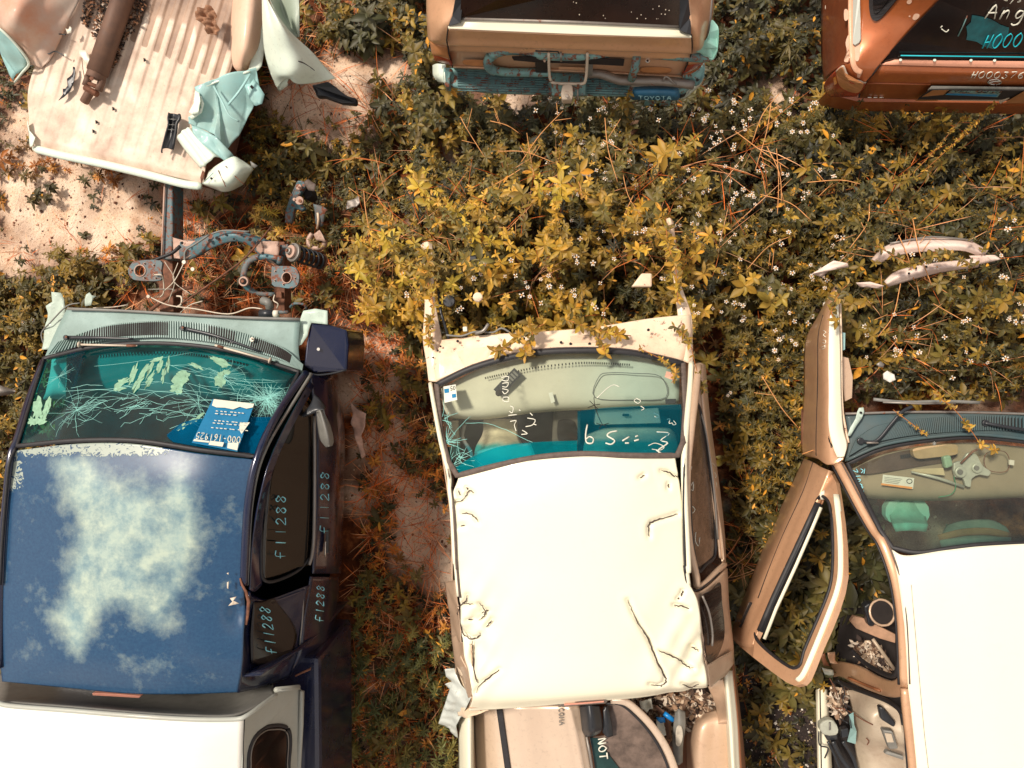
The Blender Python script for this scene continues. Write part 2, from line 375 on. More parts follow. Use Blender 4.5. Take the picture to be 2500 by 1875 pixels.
def fast_mesh(name, V, Q, mat, col=None, parent=None, tri=None):
    """V (n,3), Q quads (m,4) -> object; col (n,3) stored as point colour"""
    me = bpy.data.meshes.new(name); V = np.asarray(V, np.float32); Q = np.asarray(Q, np.int32)
    me.vertices.add(len(V)); me.vertices.foreach_set('co', V.ravel()); k = Q.shape[1]
    me.loops.add(Q.size); me.loops.foreach_set('vertex_index', Q.ravel()); me.polygons.add(len(Q))
    me.polygons.foreach_set('loop_start', np.arange(0, Q.size, k, dtype=np.int32)); me.update(calc_edges=True)
    if col is not None:
        a = me.attributes.new('col', 'FLOAT_COLOR', 'POINT'); c = np.ones((len(V), 4), np.float32); c[:, :3] = col; a.data.foreach_set('color', c.ravel())
    me.materials.append(mat); o = bpy.data.objects.new(name, me); link(o, parent); return o
# leaf template: spine along +x, 3 across, 4 stations; folded and drooping
LU = np.array([0, .22, .55, .82, 1.0]); LWd = np.array([.05, .75, 1.0, .55, .0])
def leaf_arrays(B, az, pitch, L, W, droop, roll=None):
    """vectorised leaves -> V,Q"""
    n = len(L); st = len(LU); V = np.zeros((n, st, 3, 3), np.float32)
    ca, sa = np.cos(az), np.sin(az)
    for j in range(st):
        u = LU[j]; ang = pitch - droop * u
        r = L * u * np.cos(pitch - droop * u * .5); h = L * u * np.sin(pitch - droop * u * .5)
        for k, sgn in enumerate((-1, 0, 1)):
            wv = W * LWd[j] * .5 * sgn; lift = abs(sgn) * W * LWd[j] * .22
            if roll is not None: lift = lift + wv * np.sin(roll)
            V[:, j, k, 0] = B[:, 0] + r * ca - wv * sa; V[:, j, k, 1] = B[:, 1] + r * sa + wv * ca; V[:, j, k, 2] = B[:, 2] + h + lift
    idx = (np.arange(n) * st * 3)[:, None]; q = []
    for j in range(st - 1):
        for k in range(2): q.append([j * 3 + k, (j + 1) * 3 + k, (j + 1) * 3 + k + 1, j * 3 + k + 1])
    Q = (idx[:, :, None] + np.array(q)[None]).reshape(-1, 4)
    return V.reshape(-1, 3), Q
def leaf_cols(c, n):
    """c (n,3) per leaf -> per vertex, midrib paler"""
    C = np.repeat(c[:, None, :], 15, 1).reshape(n, 5, 3, 3).copy(); C[:, :, 1, :] *= 1.18; C[:, 4] *= .9
    return C.reshape(-1, 3)
def lin(r, g, b): return np.array([s2l(r), s2l(g), s2l(b)])
PAL = dict(gold=[lin(170, 128, 42), lin(156, 118, 40), lin(140, 108, 40), lin(178, 134, 52), lin(118, 94, 38), lin(168, 136, 46), lin(100, 86, 38)],
           olive=[lin(112, 92, 38), lin(96, 82, 36), lin(132, 106, 40), lin(82, 72, 34), lin(150, 116, 42)],
           dark=[lin(78, 70, 38), lin(64, 60, 34), lin(92, 80, 40), lin(52, 48, 30)],
           rusty=[lin(206, 118, 44), lin(176, 106, 44), lin(140, 96, 44), lin(120, 98, 48), lin(216, 142, 60), lin(98, 86, 44)],
           fern=[lin(100, 96, 48), lin(84, 86, 48), lin(124, 108, 50), lin(110, 96, 40)])
PALN = {k: np.array(v) for k, v in PAL.items()}
M['leaf'] = vcol('leaf', .5, trans=.1); M['straw'] = vcol('straw', .7, trans=.1); M['petal'] = vcol('petal', .6, trans=.15)
# keep-out footprints (photo pixels, read at z) so nothing grows through bodywork
KEEP = []
def keep(pts, z): KEEP.append(wpoly(pts, z))
keep([(260, 740), (735, 735), (850, 800), (840, 1500), (800, 2100), (260, 2100)], .35)
keep([(1040, 820), (1690, 820), (1790, 1100), (1800, 1980), (1120, 1980), (1075, 1200)], .35)
keep([(2075, 980), (2700, 980), (2700, 2100), (2035, 2100), (2035, 1660), (2230, 1500)], .35)
keep([(1060, -300), (1750, -300), (1735, 190), (1070, 190)], .35)
keep([(2030, -300), (2700, -300), (2700, 215), (2050, 200)], .35)
keep([(90, -200), (620, -200), (600, 120), (560, 400), (500, 420), (90, 330)], .25)
def blocked(X, Y):
    b = np.zeros(X.shape, bool)
    for k in KEEP: b |= poly_in(k, X, Y)
    return b
LV = {}
def stash(key, V, Q, C):
    L = LV.setdefault(key, [[], [], [], 0]); L[0].append(V); L[1].append(Q + L[3]); L[2].append(C); L[3] += len(V)
def flush(key, name, mat, parent=None):
    L = LV.pop(key, None)
    if L: return fast_mesh(name, np.concatenate(L[0]), np.concatenate(L[1]), mat, np.concatenate(L[2]), parent)
def rosettes(key, X, Y, H, S, pal, whorl=6, nodes=3, lw=.36, bright=1.0, seed=0, hjit=.25, lean=.25):
    """upright weeds seen as leaf stars: each plant a few whorls of lance leaves up a leaning stem"""
    r = np.random.default_rng(seed); n = len(X)
    if n == 0: return
    pal = PALN[pal]; ci = r.integers(0, len(pal), n); G = gheight(X, Y); la = r.uniform(0, 2 * pi, n); lm = r.uniform(0, lean, n) * H
    rot = r.uniform(0, 2 * pi, n); hh = H * r.uniform(1 - hjit, 1 + hjit, n)
    for nd in range(nodes):
        f = 1 - nd * .28 / max(1, nodes - 1) * (1.6 if nodes > 1 else 1)
        for k in range(whorl - (0 if nd else 1)):
            bx = X + np.cos(la) * lm * f; by = Y + np.sin(la) * lm * f; bz = G + hh * f
            L = S * r.uniform(.55, 1.15, n) * (.62 if nd == 0 else 1.0 + .12 * nd)
            az = rot + nd * .55 + 2 * pi * k / whorl + r.uniform(-.3, .3, n)
            pitch = r.uniform(.1, .75, n) if nd == 0 else r.uniform(-.15, .45, n)
            V, Q = leaf_arrays(np.stack([bx, by, bz], 1), az, pitch, L, L * lw * r.uniform(.8, 1.2, n), r.uniform(.2, .9, n), r.uniform(-.5, .5, n))
            c = pal[ci] * (r.uniform(.7, 1.3, n)[:, None]) * bright
            c[:, 0] *= r.uniform(.86, 1.04, n)
            yel = r.random(n) < .02; c[yel] = lin(214, 150, 50)
            stash(key, V, Q, leaf_cols(c, n))
    # stems as thin leaves
    V, Q = leaf_arrays(np.stack([X, Y, G], 1), la, np.arctan2(hh, np.maximum(lm, 1e-3)), np.hypot(hh, lm), np.full(n, .006), np.zeros(n))
    stash(key, V, Q, leaf_cols(np.tile(lin(120, 96, 50), (n, 1)), n))
def scatter(poly, dens, z=.2, seed=0, dirt_max=.45, nscale=5, nthr=-9, mask=True):
    P = wpoly(poly, z); a = np.array(P); x0, y0 = a.min(0); x1, y1 = a.max(0); r = np.random.default_rng(seed)
    n = int((x1 - x0) * (y1 - y0) * dens); X = r.uniform(x0, x1, n); Y = r.uniform(y0, y1, n)
    k = poly_in(P, X, Y)
    if mask: k &= ~blocked(X, Y)
    k &= (dirtness(X, Y) < dirt_max + r.uniform(-.25, .25, n)); k &= sm_noise(X, Y, nscale, seed + 50) > nthr + r.uniform(-.4, .4, n)
    return X[k], Y[k]
def patch_weeds(poly, dens, H, S, pal, z=.2, seed=0, whorl=6, nodes=3, lw=.36, bright=1, dirt_max=.45, nthr=-9, key='weeds', mask=True, nscale=5):
    X, Y = scatter(poly, dens, z, seed, dirt_max, nscale, nthr, mask); r = np.random.default_rng(seed + 5)
    h = r.uniform(H[0], H[1], len(X)) * (1 + .25 * sm_noise(X, Y, 3, 9)); s = S * np.clip(np.exp(r.normal(-.04, .34, len(X))), .5, 1.5)
    rosettes(key, X, Y, h, s, pal, whorl, nodes, lw, bright, seed + 9)
    return X, Y
ALL = [(-120, -120), (2620, -120), (2620, 2000), (-120, 2000)]
patch_weeds([(-900, -900), (3400, -900), (3400, 2700), (-900, 2700)], 45, (.05, .3), .07, 'olive', .1, 49, 6, 2, .36, .9, .35)
patch_weeds(ALL, 260, (.02, .10), .032, 'dark', .05, 1, 5, 2, .42, .9, .5)
patch_weeds(ALL, 120, (.03, .14), .038, 'rusty', .05, 2, 5, 2, .36, .7, .42, nthr=.1)
# dark band above the engine bays, below the two wagons
patch_weeds([(960, -60), (1010, 230), (1040, 560), (2620, 560), (2620, -60)], 210, (.12, .4), .052, 'dark', .2, 3, 6, 3, .40, 1.0, .35)
patch_weeds([(1000, 270), (1040, 560), (2620, 600), (2620, 250)], 190, (.22, .5), .047, 'olive', .3, 4, 6, 3, .36, .85, .5, nthr=-.3)
patch_weeds([(1250, 300), (1250, 480), (1720, 520), (1760, 330)], 70, (.35, .6), .07, 'olive', .4, 5, 6, 3, .34, 1.25, .8)
# golden tall growth over and around the middle engine bay
patch_weeds([(830, 600), (930, 520), (1100, 450), (1330, 450), (1700, 510), (1740, 760), (1690, 850), (1600, 815), (1400, 835), (1180, 820), (1060, 830), (870, 760)],
            210, (.5, .98), .055, 'gold', .7, 6, 6, 3, .38, 1.22, 9, key='weeds', mask=False, nthr=-.9)
patch_weeds([(860, 540), (1100, 380), (1800, 420), (1760, 800), (1650, 815), (1060, 830), (880, 780)], 180, (.25, .6), .050, 'olive', .5, 7, 6, 3, .36, 1.0, 9, mask=False)
patch_weeds([(880, 600), (1060, 560), (1100, 700), (1060, 800), (900, 740)], 60, (.3, .75), .06, 'gold', .5, 8, 6, 3, .34, 1.05, 9)
# between middle truck and right car
patch_weeds([(1740, 480), (2080, 480), (2060, 900), (1960, 1250), (1830, 1500), (1790, 1200)], 260, (.12, .4), .044, 'olive', .2, 9, 6, 3, .34, .8, .6)
patch_weeds([(1760, 700), (2050, 800), (2000, 1150), (1800, 1200)], 240, (.1, .3), .034, 'dark', .2, 10, 7, 3, .3, 1.35, .7)
# over the right engine bay
patch_weeds([(2060, 560), (2620, 560), (2620, 960), (2090, 960)], 170, (.45, .85), .050, 'olive', .6, 11, 6, 3, .42, .85, 9, mask=False, nthr=-.6)
patch_weeds([(2050, 500), (2620, 560), (2620, 960), (2090, 960)], 150, (.3, .6), .05, 'dark', .4, 12, 6, 3, .36, 1.1, 9, mask=False)
# big dark leaves seen through the open door
patch_weeds([(1840, 1230), (2110, 1230), (2230, 1500), (2080, 1620), (2000, 1740), (1830, 1640), (1780, 1560)], 130, (.14, .4), .10, 'dark', .25, 13, 7, 3, .34, 1.25, 9, mask=False, key='weeds')
patch_weeds([(1860, 1260), (2100, 1260), (2040, 1640), (1860, 1600)], 34, (.35, .5), .10, 'olive', .3, 14, 7, 2, .34, 1.05, 9, mask=False, key='weeds')
# strip between the blue truck and the middle truck
patch_weeds([(830, 780), (1080, 800), (1110, 1900), (830, 1900)], 170, (.03, .16), .036, 'rusty', .1, 15, 5, 3, .26, 1.0, .7)
patch_weeds([(820, 1400), (1110, 1450), (1120, 1900), (800, 1900)], 300, (.08, .28), .036, 'fern', .15, 16, 7, 4, .2, 1.15, 9, nthr=-.5)
patch_weeds([(950, 1000), (1090, 1050), (1100, 1260), (940, 1240)], 120, (.05, .2), .042, 'olive', .1, 17, 5, 3, .4, .8, .6)
# small-leaf carpet right of the cut bed and orange herbs
patch_weeds([(620, 270), (1080, 270), (1050, 640), (860, 620), (600, 470)], 620, (.03, .12), .026, 'olive', .08, 18, 5, 3, .42, .85, .55)
patch_weeds([(560, 380), (880, 430), (880, 700), (560, 560)], 140, (.08, .3), .045, 'olive', .2, 19, 6, 3, .26, .95, .8, nthr=-.2)
patch_weeds([(600, 470), (760, 470), (740, 600), (600, 560)], 160, (.15, .32), .04, 'rusty', .25, 20, 6, 3, .2, 1.35, 9)
patch_weeds([(640, -80), (1050, -80), (1040, 200), (880, 300), (650, 180)], 110, (.1, .32), .075, 'dark', .15, 21, 6, 3, .42, 1.05, .6, nthr=-.1)
patch_weeds([(1000, 30), (1060, 30), (1080, 240), (1180, 330), (1050, 340), (960, 230)], 110, (.3, .5), .07, 'olive', .3, 22, 6, 3, .42, .95, 9)
# left margin
patch_weeds([(-120, 660), (240, 700), (240, 1300), (-120, 1300)], 150, (.08, .35), .05, 'olive', .15, 48, 6, 3, .36, .9, 9)
patch_weeds([(-120, 640), (340, 600), (330, 740), (120, 740), (80, 980), (-120, 1200)], 190, (.06, .35), .05, 'olive', .15, 23, 6, 3, .36, .8, .6)
patch_weeds([(-120, 100), (100, 150), (110, 480), (-120, 500)], 200, (.02, .12), .05, 'rusty', .08, 24, 5, 2, .34, .55, .9, nthr=-.2)
patch_weeds([(40, 350), (330, 350), (300, 440), (200, 450), (60, 430)], 150, (.03, .16), .042, 'rusty', .08, 25, 6, 3, .3, .62, 9, nthr=-.1)
patch_weeds([(170, 600), (280, 600), (330, 700), (200, 720)], 110, (.05, .2), .038, 'rusty', .1, 26, 6, 3, .32, .85, 9, nthr=.0)
patch_weeds([(830, 1050), (900, 900), (1060, 860), (1000, 1000)], 90, (.05, .2), .04, 'gold', .1, 27, 5, 3, .3, .8, .9)
patch_weeds([(1830, 1560), (2010, 1620), (2000, 1900), (1830, 1900)], 60, (.06, .2), .05, 'dark', .1, 28, 6, 2, .34, .9, 9, nthr=.2)
# finer species mixed through: narrow- and small-leaved; dark ones paint the shade in gaps
patch_weeds([(960, 200), (1040, 560), (2620, 600), (2620, 230)], 150, (.15, .4), .030, 'dark', .3, 40, 6, 4, .24, .9, .5, nthr=-.2)
patch_weeds([(860, 560), (1100, 400), (1800, 420), (1760, 790), (1060, 820)], 120, (.4, .8), .032, 'dark', .6, 41, 6, 4, .24, .95, 9, mask=False, nthr=-.2)
patch_weeds([(2060, 520), (2620, 520), (2620, 950), (2090, 950)], 160, (.3, .7), .030, 'dark', .5, 42, 6, 4, .28, .85, 9, mask=False, nthr=-.2)
patch_weeds([(1740, 480), (2080, 480), (2060, 900), (1900, 1350), (1790, 1300)], 200, (.1, .4), .028, 'olive', .2, 43, 7, 4, .22, .85, .7)
patch_weeds([(1030, 640), (1060, 560), (1110, 640), (1080, 740), (1030, 760)], 700, (1.0, 1.14), .045, 'gold', .9, 44, 6, 3, .36, .95, 9, mask=False)
patch_weeds([(1600, 560), (1690, 540), (1700, 740), (1620, 740)], 420, (.98, 1.12), .045, 'gold', .9, 45, 6, 3, .36, .9, 9, mask=False)
patch_weeds([(1130, 760), (1640, 740), (1650, 810), (1130, 830)], 90, (.95, 1.12), .05, 'gold', 1.0, 46, 6, 3, .38, 1.0, 9, mask=False, nthr=-.2)
patch_weeds([(830, 800), (1080, 820), (1110, 1500), (840, 1500)], 110, (.03, .2), .036, 'rusty', .1, 47, 6, 3, .3, 1.0, .8, nthr=-.1)
o = flush('weeds', 'leafy_weeds', M['leaf']); tag(o, 'dense olive and golden leafy weeds covering the yard between the wrecks', 'weeds', None, 'stuff')

# ---- grasses and dry stalks: arching blades
def blades(key, X, Y, n_each, L, pal, seed, pitch=(.3, 1.3), W=.004, z0=0.0, bright=1.0):
    r = np.random.default_rng(seed); X = np.repeat(X, n_each); Y = np.repeat(Y, n_each); n = len(X)
    X = X + r.normal(0, .012, n); Y = Y + r.normal(0, .012, n); pal = PALN[pal] if isinstance(pal, str) else np.array(pal)
    LL = r.uniform(L[0], L[1], n)
    V, Q = leaf_arrays(np.stack([X, Y, gheight(X, Y) + z0], 1), r.uniform(0, 2 * pi, n), r.uniform(pitch[0], pitch[1], n), LL, W * r.uniform(.6, 1.4, n), r.uniform(.1, 1.5, n))
    stash(key, V, Q, leaf_cols(pal[r.integers(0, len(pal), n)] * r.uniform(.6, 1.3, n)[:, None] * bright, n))
STR = [lin(214, 150, 104), lin(206, 116, 60), lin(230, 172, 126), lin(176, 88, 36), lin(222, 112, 46)]
GRN = [lin(104, 84, 42), lin(88, 76, 40), lin(150, 92, 40)]
def grass_patch(poly, dens, n_each, L, pal, seed, **k):
    dm = k.pop('dirt_max', .8); nthr = k.pop('nthr', -9); X, Y = scatter(poly, dens, .1, seed, dm, 6, nthr); blades('grass', X, Y, n_each, L, pal, seed + 1, **k)
grass_patch(ALL, 22, 6, (.06, .22), STR, 101, nthr=-.2)
grass_patch([(900, 420), (1750, 420), (1700, 800), (900, 780)], 16, 5, (.12, .35), STR, 112, z0=.55, W=.003, dirt_max=9)
grass_patch([(2060, 500), (2600, 500), (2600, 950), (2060, 950)], 20, 5, (.12, .35), STR, 113, z0=.5, W=.003, dirt_max=9)
grass_patch([(650, -80), (1040, -80), (1020, 260), (820, 330), (660, 200)], 70, 14, (.12, .4), STR, 102, nthr=-.2, dirt_max=.95)
grass_patch([(700, 560), (1060, 800), (1090, 1900), (820, 1900)], 140, 10, (.06, .26), STR, 103, dirt_max=1.1, bright=1.25)
grass_patch([(300, 560), (860, 560), (850, 760), (300, 760)], 70, 10, (.1, .4), STR[2:], 104, dirt_max=1.5, bright=.85)
grass_patch([(560, 300), (900, 300), (900, 700), (560, 500)], 60, 8, (.08, .25), GRN, 105)
grass_patch([(420, 470), (520, 470), (560, 560), (440, 560)], 120, 14, (.1, .26), STR[3:], 106, dirt_max=1.5)
grass_patch([(1840, 480), (2060, 460), (2000, 1300), (1850, 1400)], 30, 6, (.1, .35), STR, 107, bright=.7)
grass_patch([(20, 700), (330, 600), (300, 760), (20, 900)], 40, 8, (.1, .3), STR[1:], 108, dirt_max=1.3, bright=.8)
grass_patch([(1020, 240), (1260, 300), (1240, 500), (1060, 480)], 30, 9, (.12, .4), STR[:3], 109, dirt_max=1.3)
grass_patch([(1150, 330), (2600, 330), (2600, 560), (1200, 620)], 10, 5, (.15, .5), STR, 110, z0=.22, W=.0035)
grass_patch([(1780, 1150), (1960, 1250), (1880, 1400), (1790, 1420)], 60, 5, (.15, .35), STR[:3], 111, z0=.2, W=.003)
o = flush('grass', 'dry_grass', M['straw']); tag(o, 'thin dry orange and straw coloured grass stalks among the weeds', 'dry grass', None, 'stuff')
def long_stems():
    mb = MB(); r = random.Random(5)
    spots = [((1360, 330, .5), (1160, 280, .1)), ((2300, 720, .8), (2350, 800, .4)), ((1860, 250, .4), (1870, 420, .1)), ((1130, 300, .45), (1180, 430, .15))]
    for k in range(46):
        cx, cy = r.choice([(2290, 740), (1850, 420), (1200, 330), (1960, 1090), (1900, 560), (1330, 420), (1560, 520), (2080, 470), (1500, 360), (2200, 650), (960, 620), (880, 1080), (1880, 1380)]); cx += r.gauss(0, 45); cy += r.gauss(0, 45)
        a = r.uniform(0, 6.28); h = r.uniform(.45, .8) if cx > 1500 or cy < 700 else r.uniform(.15, .3); p = at('P', cx, cy, h)
        L = r.uniform(.15, .42); e = p + Vector((cos(a) * L, sin(a) * L, r.uniform(-.06, .05))); mid = (p + e) / 2 + Vector((r.gauss(0, .02), r.gauss(0, .02), r.uniform(0, .04)))
        mb.add(*tube_vf(cr_pts([p, mid, e], 4), [.0028] * 9, 4))
        for q in range(2):
            s = p.lerp(e, r.uniform(.3, .9)); b = a + r.choice([-.8, .8]); mb.add(*tube_vf([s, s + Vector((cos(b), sin(b), .1)) * r.uniform(.05, .13)], .002, 4))
    o = mb.build('dry_stalks', plain('dry stalk', rgb(214, 150, 92), .8, 0, .3, 20, 0)); tag(o, 'long branching dry stalks lying across the weeds', 'dry stalks', None, 'stuff')
long_stems()
# ---- little white flowers
def flowers():
    r = np.random.default_rng(31); pts = []
    def zone(poly, n, h):
        a = np.array(poly); k = 0
        while k < n:
            x, y = r.uniform(a.min(0), a.max(0))
            if poly_in(poly, np.array([x]), np.array([y]))[0]:
                m = r.integers(1, 4); k += m; hh = r.uniform(*h)
                for _ in range(m): pts.append((x + r.normal(0, 15), y + r.normal(0, 15), hh + r.uniform(-.03, .03)))
    zone([(1330, 220), (2000, 240), (2050, 420), (1880, 620), (1300, 560), (1260, 300)], 190, (.38, .62))
    zone([(900, 520), (1050, 620), (1690, 560), (1700, 820), (1500, 800), (1000, 760)], 45, (.8, 1.0))
    zone([(1720, 560), (2100, 560), (2060, 900), (1740, 1000)], 60, (.3, .5)); zone([(2050, 600), (2500, 500), (2500, 950), (2100, 900)], 40, (.7, .9))
    zone([(0, 850), (120, 700), (80, 1000), (0, 1050)], 7, (.2, .3))
    V = []; Q = []; C = []; nn = 0
    for (x, y, h) in pts:
        c = np.array(at('P', x, y, h)); R = r.uniform(.009, .016); t = r.uniform(-.4, .4, 2)
        m = r.integers(4, 7); a0 = r.uniform(0, 6.28)
        for k in range(m):
            a = a0 + 2 * pi * k / m + r.uniform(-.2, .2); d = np.array([cos(a), sin(a), 0]); p = np.array([-sin(a), cos(a), 0]); z = np.array([0, 0, 1.0])
            rr = r.uniform(.5, 1.2); tilt = (d[0] * t[0] + d[1] * t[1]) * z
            for q in (c + d * R * .2, c + (d + tilt) * R * .8 - p * R * .33, c + (d + tilt) * R * 1.2, c + (d + tilt) * R * .8 + p * R * .33): V.append(q); C.append(lin(235, 222, 205))
            Q.append([nn, nn + 1, nn + 2, nn + 3]); nn += 4
        for k in range(1):
            for q in ((-1, -1), (1, -1), (1, 1), (-1, 1)): V.append(c + np.array([q[0] * R * .25, q[1] * R * .25, .003])); C.append(lin(226, 150, 50))
            Q.append([nn, nn + 1, nn + 2, nn + 3]); nn += 4
        g = c - np.array([r.uniform(-.05, .05), r.uniform(-.05, .05), .2]); s = .0016
        for q in (c + [s, 0, -.001], c - [s, 0, .001], g - [s, 0, 0], g + [s, 0, 0]): V.append(q); C.append(lin(130, 100, 50))
        Q.append([nn, nn + 1, nn + 2, nn + 3]); nn += 4
    o = fast_mesh('white_flowers', V, Q, M['petal'], np.array(C)); tag(o, 'tiny white daisy-like flowers dotted over the weeds', 'flowers', None, 'stuff')
flowers()
# ---- pebbles on the dirt, broken glass on the dark patch
def pebbles(name, poly, dens, R, cols, seed, label, cat, dirt=True, zz=0):
    P = wpoly(poly, 0); a = np.array(P); r = np.random.default_rng(seed); x0, y0 = a.min(0); x1, y1 = a.max(0); n = int((x1 - x0) * (y1 - y0) * dens)
    X = r.uniform(x0, x1, n); Y = r.uniform(y0, y1, n); k = poly_in(P, X, Y)
    if dirt: k &= dirtness(X, Y) > r.uniform(.1, .8, n)
    X, Y = X[k], Y[k]; n = len(X); G = gheight(X, Y); rad = R[0] + (R[1] - R[0]) * r.random(n) ** 4
    base = np.array([[-1, -1, 0], [1, -1, 0], [1, 1, 0], [-1, 1, 0], [-.6, -.6, .8], [.6, -.6, .8], [.6, .6, .8], [-.6, .6, .8]]) ; q = np.array([[4, 5, 6, 7], [0, 1, 5, 4], [1, 2, 6, 5], [2, 3, 7, 6], [3, 0, 4, 7]])
    V = base[None] * rad[:, None, None] * r.uniform(.6, 1.3, (n, 8, 3)); an = r.uniform(0, 6.28, n)[:, None]
    x = V[:, :, 0] * np.cos(an) - V[:, :, 1] * np.sin(an); y = V[:, :, 0] * np.sin(an) + V[:, :, 1] * np.cos(an)
    V[:, :, 0] = x + X[:, None]; V[:, :, 1] = y + Y[:, None]; V[:, :, 2] += G[:, None] + zz - .001
    Q = (np.arange(n)[:, None, None] * 8 + q[None]).reshape(-1, 4); c = np.array(cols)[r.integers(0, len(cols), n)] * r.uniform(.7, 1.2, n)[:, None]
    o = fast_mesh(name, V.reshape(-1, 3), Q, vcol(name + ' mat', .7), np.repeat(c, 8, 0)); tag(o, label, cat, None, 'stuff')
pebbles('gravel', ALL, 800, (.0025, .011), [lin(120, 74, 52), lin(196, 150, 120), lin(90, 56, 44), lin(226, 196, 166)], 41, 'small pebbles scattered over the bare pinkish dirt', 'gravel')
def dark_patch():
    pts = cr_closed([at('P', x, y, .026) for x, y in [(1825, 1610), (1920, 1560), (2030, 1620), (2060, 1900), (1815, 1900)]], 5)
    o = plate('asphalt_patch', pts, plain('wet black soil', rgb(48, 38, 34), .9, 0, .5, 30, 1), thick=.02); tag(o, None, None, None, 'structure')
dark_patch()
pebbles('broken_glass', [(1825, 1620), (2020, 1620), (2030, 1900), (1810, 1900)], 2600, (.003, .009), [lin(225, 215, 200), lin(150, 130, 110), lin(70, 56, 50), lin(90, 70, 60), lin(50, 40, 36)], 42, 'white crumbs of broken glass on the black patch of ground', 'broken glass', False, .026)
# ================================================================== BLUE EXTENDED-CAB PICKUP
def attr_paint(o, name, fn):
    me = o.data; a = me.attributes.new(name, 'FLOAT', 'POINT')
    xy = np.array([px_of(v.co) for v in me.vertices]); a.data.foreach_set('value', np.clip(fn(xy[:, 0], xy[:, 1]), 0, 1).astype(np.float32))
def sstep(a, b, x): t = np.clip((x - a) / (b - a), 0, 1); return t * t * (3 - 2 * t)
M['navy'] = paint('navy paint', rgb(16, 26, 58), .25, .16, .8, .12, rgb(90, 80, 70), 0, .004, spots=.15)
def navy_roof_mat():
    m, n, l, b = newmat('blue roof paint with cloud reflection'); co = n.new('ShaderNodeTexCoord').outputs['Object']
    f = n.new('ShaderNodeAttribute'); f.attribute_name = 'cloud_sheen'; p = n.new('ShaderNodeAttribute'); p.attribute_name = 'peel'
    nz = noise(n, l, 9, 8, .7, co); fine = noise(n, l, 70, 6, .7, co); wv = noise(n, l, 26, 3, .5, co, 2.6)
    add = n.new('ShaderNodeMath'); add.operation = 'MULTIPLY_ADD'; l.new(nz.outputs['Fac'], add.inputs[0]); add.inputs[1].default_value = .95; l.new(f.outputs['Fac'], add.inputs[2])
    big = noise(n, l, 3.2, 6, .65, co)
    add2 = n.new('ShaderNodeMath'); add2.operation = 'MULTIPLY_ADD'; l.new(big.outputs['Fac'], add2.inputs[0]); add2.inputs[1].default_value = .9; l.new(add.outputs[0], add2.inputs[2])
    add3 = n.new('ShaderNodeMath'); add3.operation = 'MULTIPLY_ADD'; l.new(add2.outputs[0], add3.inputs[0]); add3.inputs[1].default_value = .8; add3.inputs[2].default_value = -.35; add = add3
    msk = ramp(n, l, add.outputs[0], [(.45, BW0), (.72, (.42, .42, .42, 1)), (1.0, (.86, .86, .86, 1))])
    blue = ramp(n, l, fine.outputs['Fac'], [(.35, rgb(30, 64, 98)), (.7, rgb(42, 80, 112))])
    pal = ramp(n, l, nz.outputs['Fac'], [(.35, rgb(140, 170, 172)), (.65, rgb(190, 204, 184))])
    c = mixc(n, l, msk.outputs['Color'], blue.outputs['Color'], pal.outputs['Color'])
    pm = n.new('ShaderNodeMath'); pm.operation = 'MULTIPLY_ADD'; l.new(p.outputs['Fac'], pm.inputs[0]); pm.inputs[1].default_value = 1.0; l.new(wv.outputs['Fac'], pm.inputs[2])
    pk = ramp(n, l, pm.outputs[0], [(1.16, BW0), (1.19, BW1), (1.3, BW1)]); pk.color_ramp.elements[0].position = .76; 
    # ramp input is 0..1: bring the sum down
    half = n.new('ShaderNodeMath'); half.operation = 'MULTIPLY'; l.new(pm.outputs[0], half.inputs[0]); half.inputs[1].default_value = .5
    e = pk.color_ramp.elements; e[0].position = .595; e[1].position = .61; e[2].position = .7; l.new(half.outputs[0], pk.inputs['Fac'])
    c = mixc(n, l, pk.outputs['Color'], c, rgb(160, 170, 158)); l.new(c, b.inputs['Base Color'])
    b.inputs['Roughness'].default_value = .32; b.inputs['Coat Weight'].default_value = .35; b.inputs['Coat Roughness'].default_value = .1
    bp = n.new('ShaderNodeBump'); bp.inputs['Strength'].default_value = .5; bp.inputs['Distance'].default_value = .002; l.new(pk.outputs['Color'], bp.inputs['Height']); l.new(bp.outputs[0], b.inputs['Normal'])
    return m
bt = thing('blue_pickup', 'dark blue extended-cab pickup with cracked windshield and pale cloud reflection painted on its roof', 'pickup truck', at('P', 330, 1300, 0))
roof_rows = [A('F4', [(80, 1108, 1.55), (450, 1066, 1.59), (800, 1066, 1.61), (1200, 1124, 1.60), (1520, 1160, 1.55)]),
             A('F4', [(45, 1350, 1.57), (420, 1340, 1.63), (800, 1340, 1.64), (1170, 1345, 1.63), (1490, 1350, 1.57)]),
             A('F5', [(20, 300, 1.57), (400, 300, 1.63), (760, 300, 1.65), (1110, 300, 1.63), (1460, 300, 1.57)]),
             A('F5', [(6, 680, 1.57), (400, 680, 1.63), (760, 680, 1.65), (1110, 680, 1.62), (1462, 690, 1.555)]),
             A('F5', [(0, 1000, 1.56), (400, 1000, 1.62), (760, 1000, 1.63), (1110, 1000, 1.62), (1455, 1010, 1.56)]),
             A('F5', [(12, 1140, 1.55), (400, 1178, 1.59), (760, 1212, 1.60), (1110, 1216, 1.59), (1425, 1205, 1.54)])]
def dent(v, u, t):
    x, y = px_of(v); d = math.hypot((x - 575) / 22, (y - 1495) / 34); v.z -= .022 * math.exp(-d * d); return v
bt_roof = sheet('roof', roof_rows, navy_roof_mat(), bt, 26, 26, .012, dent)
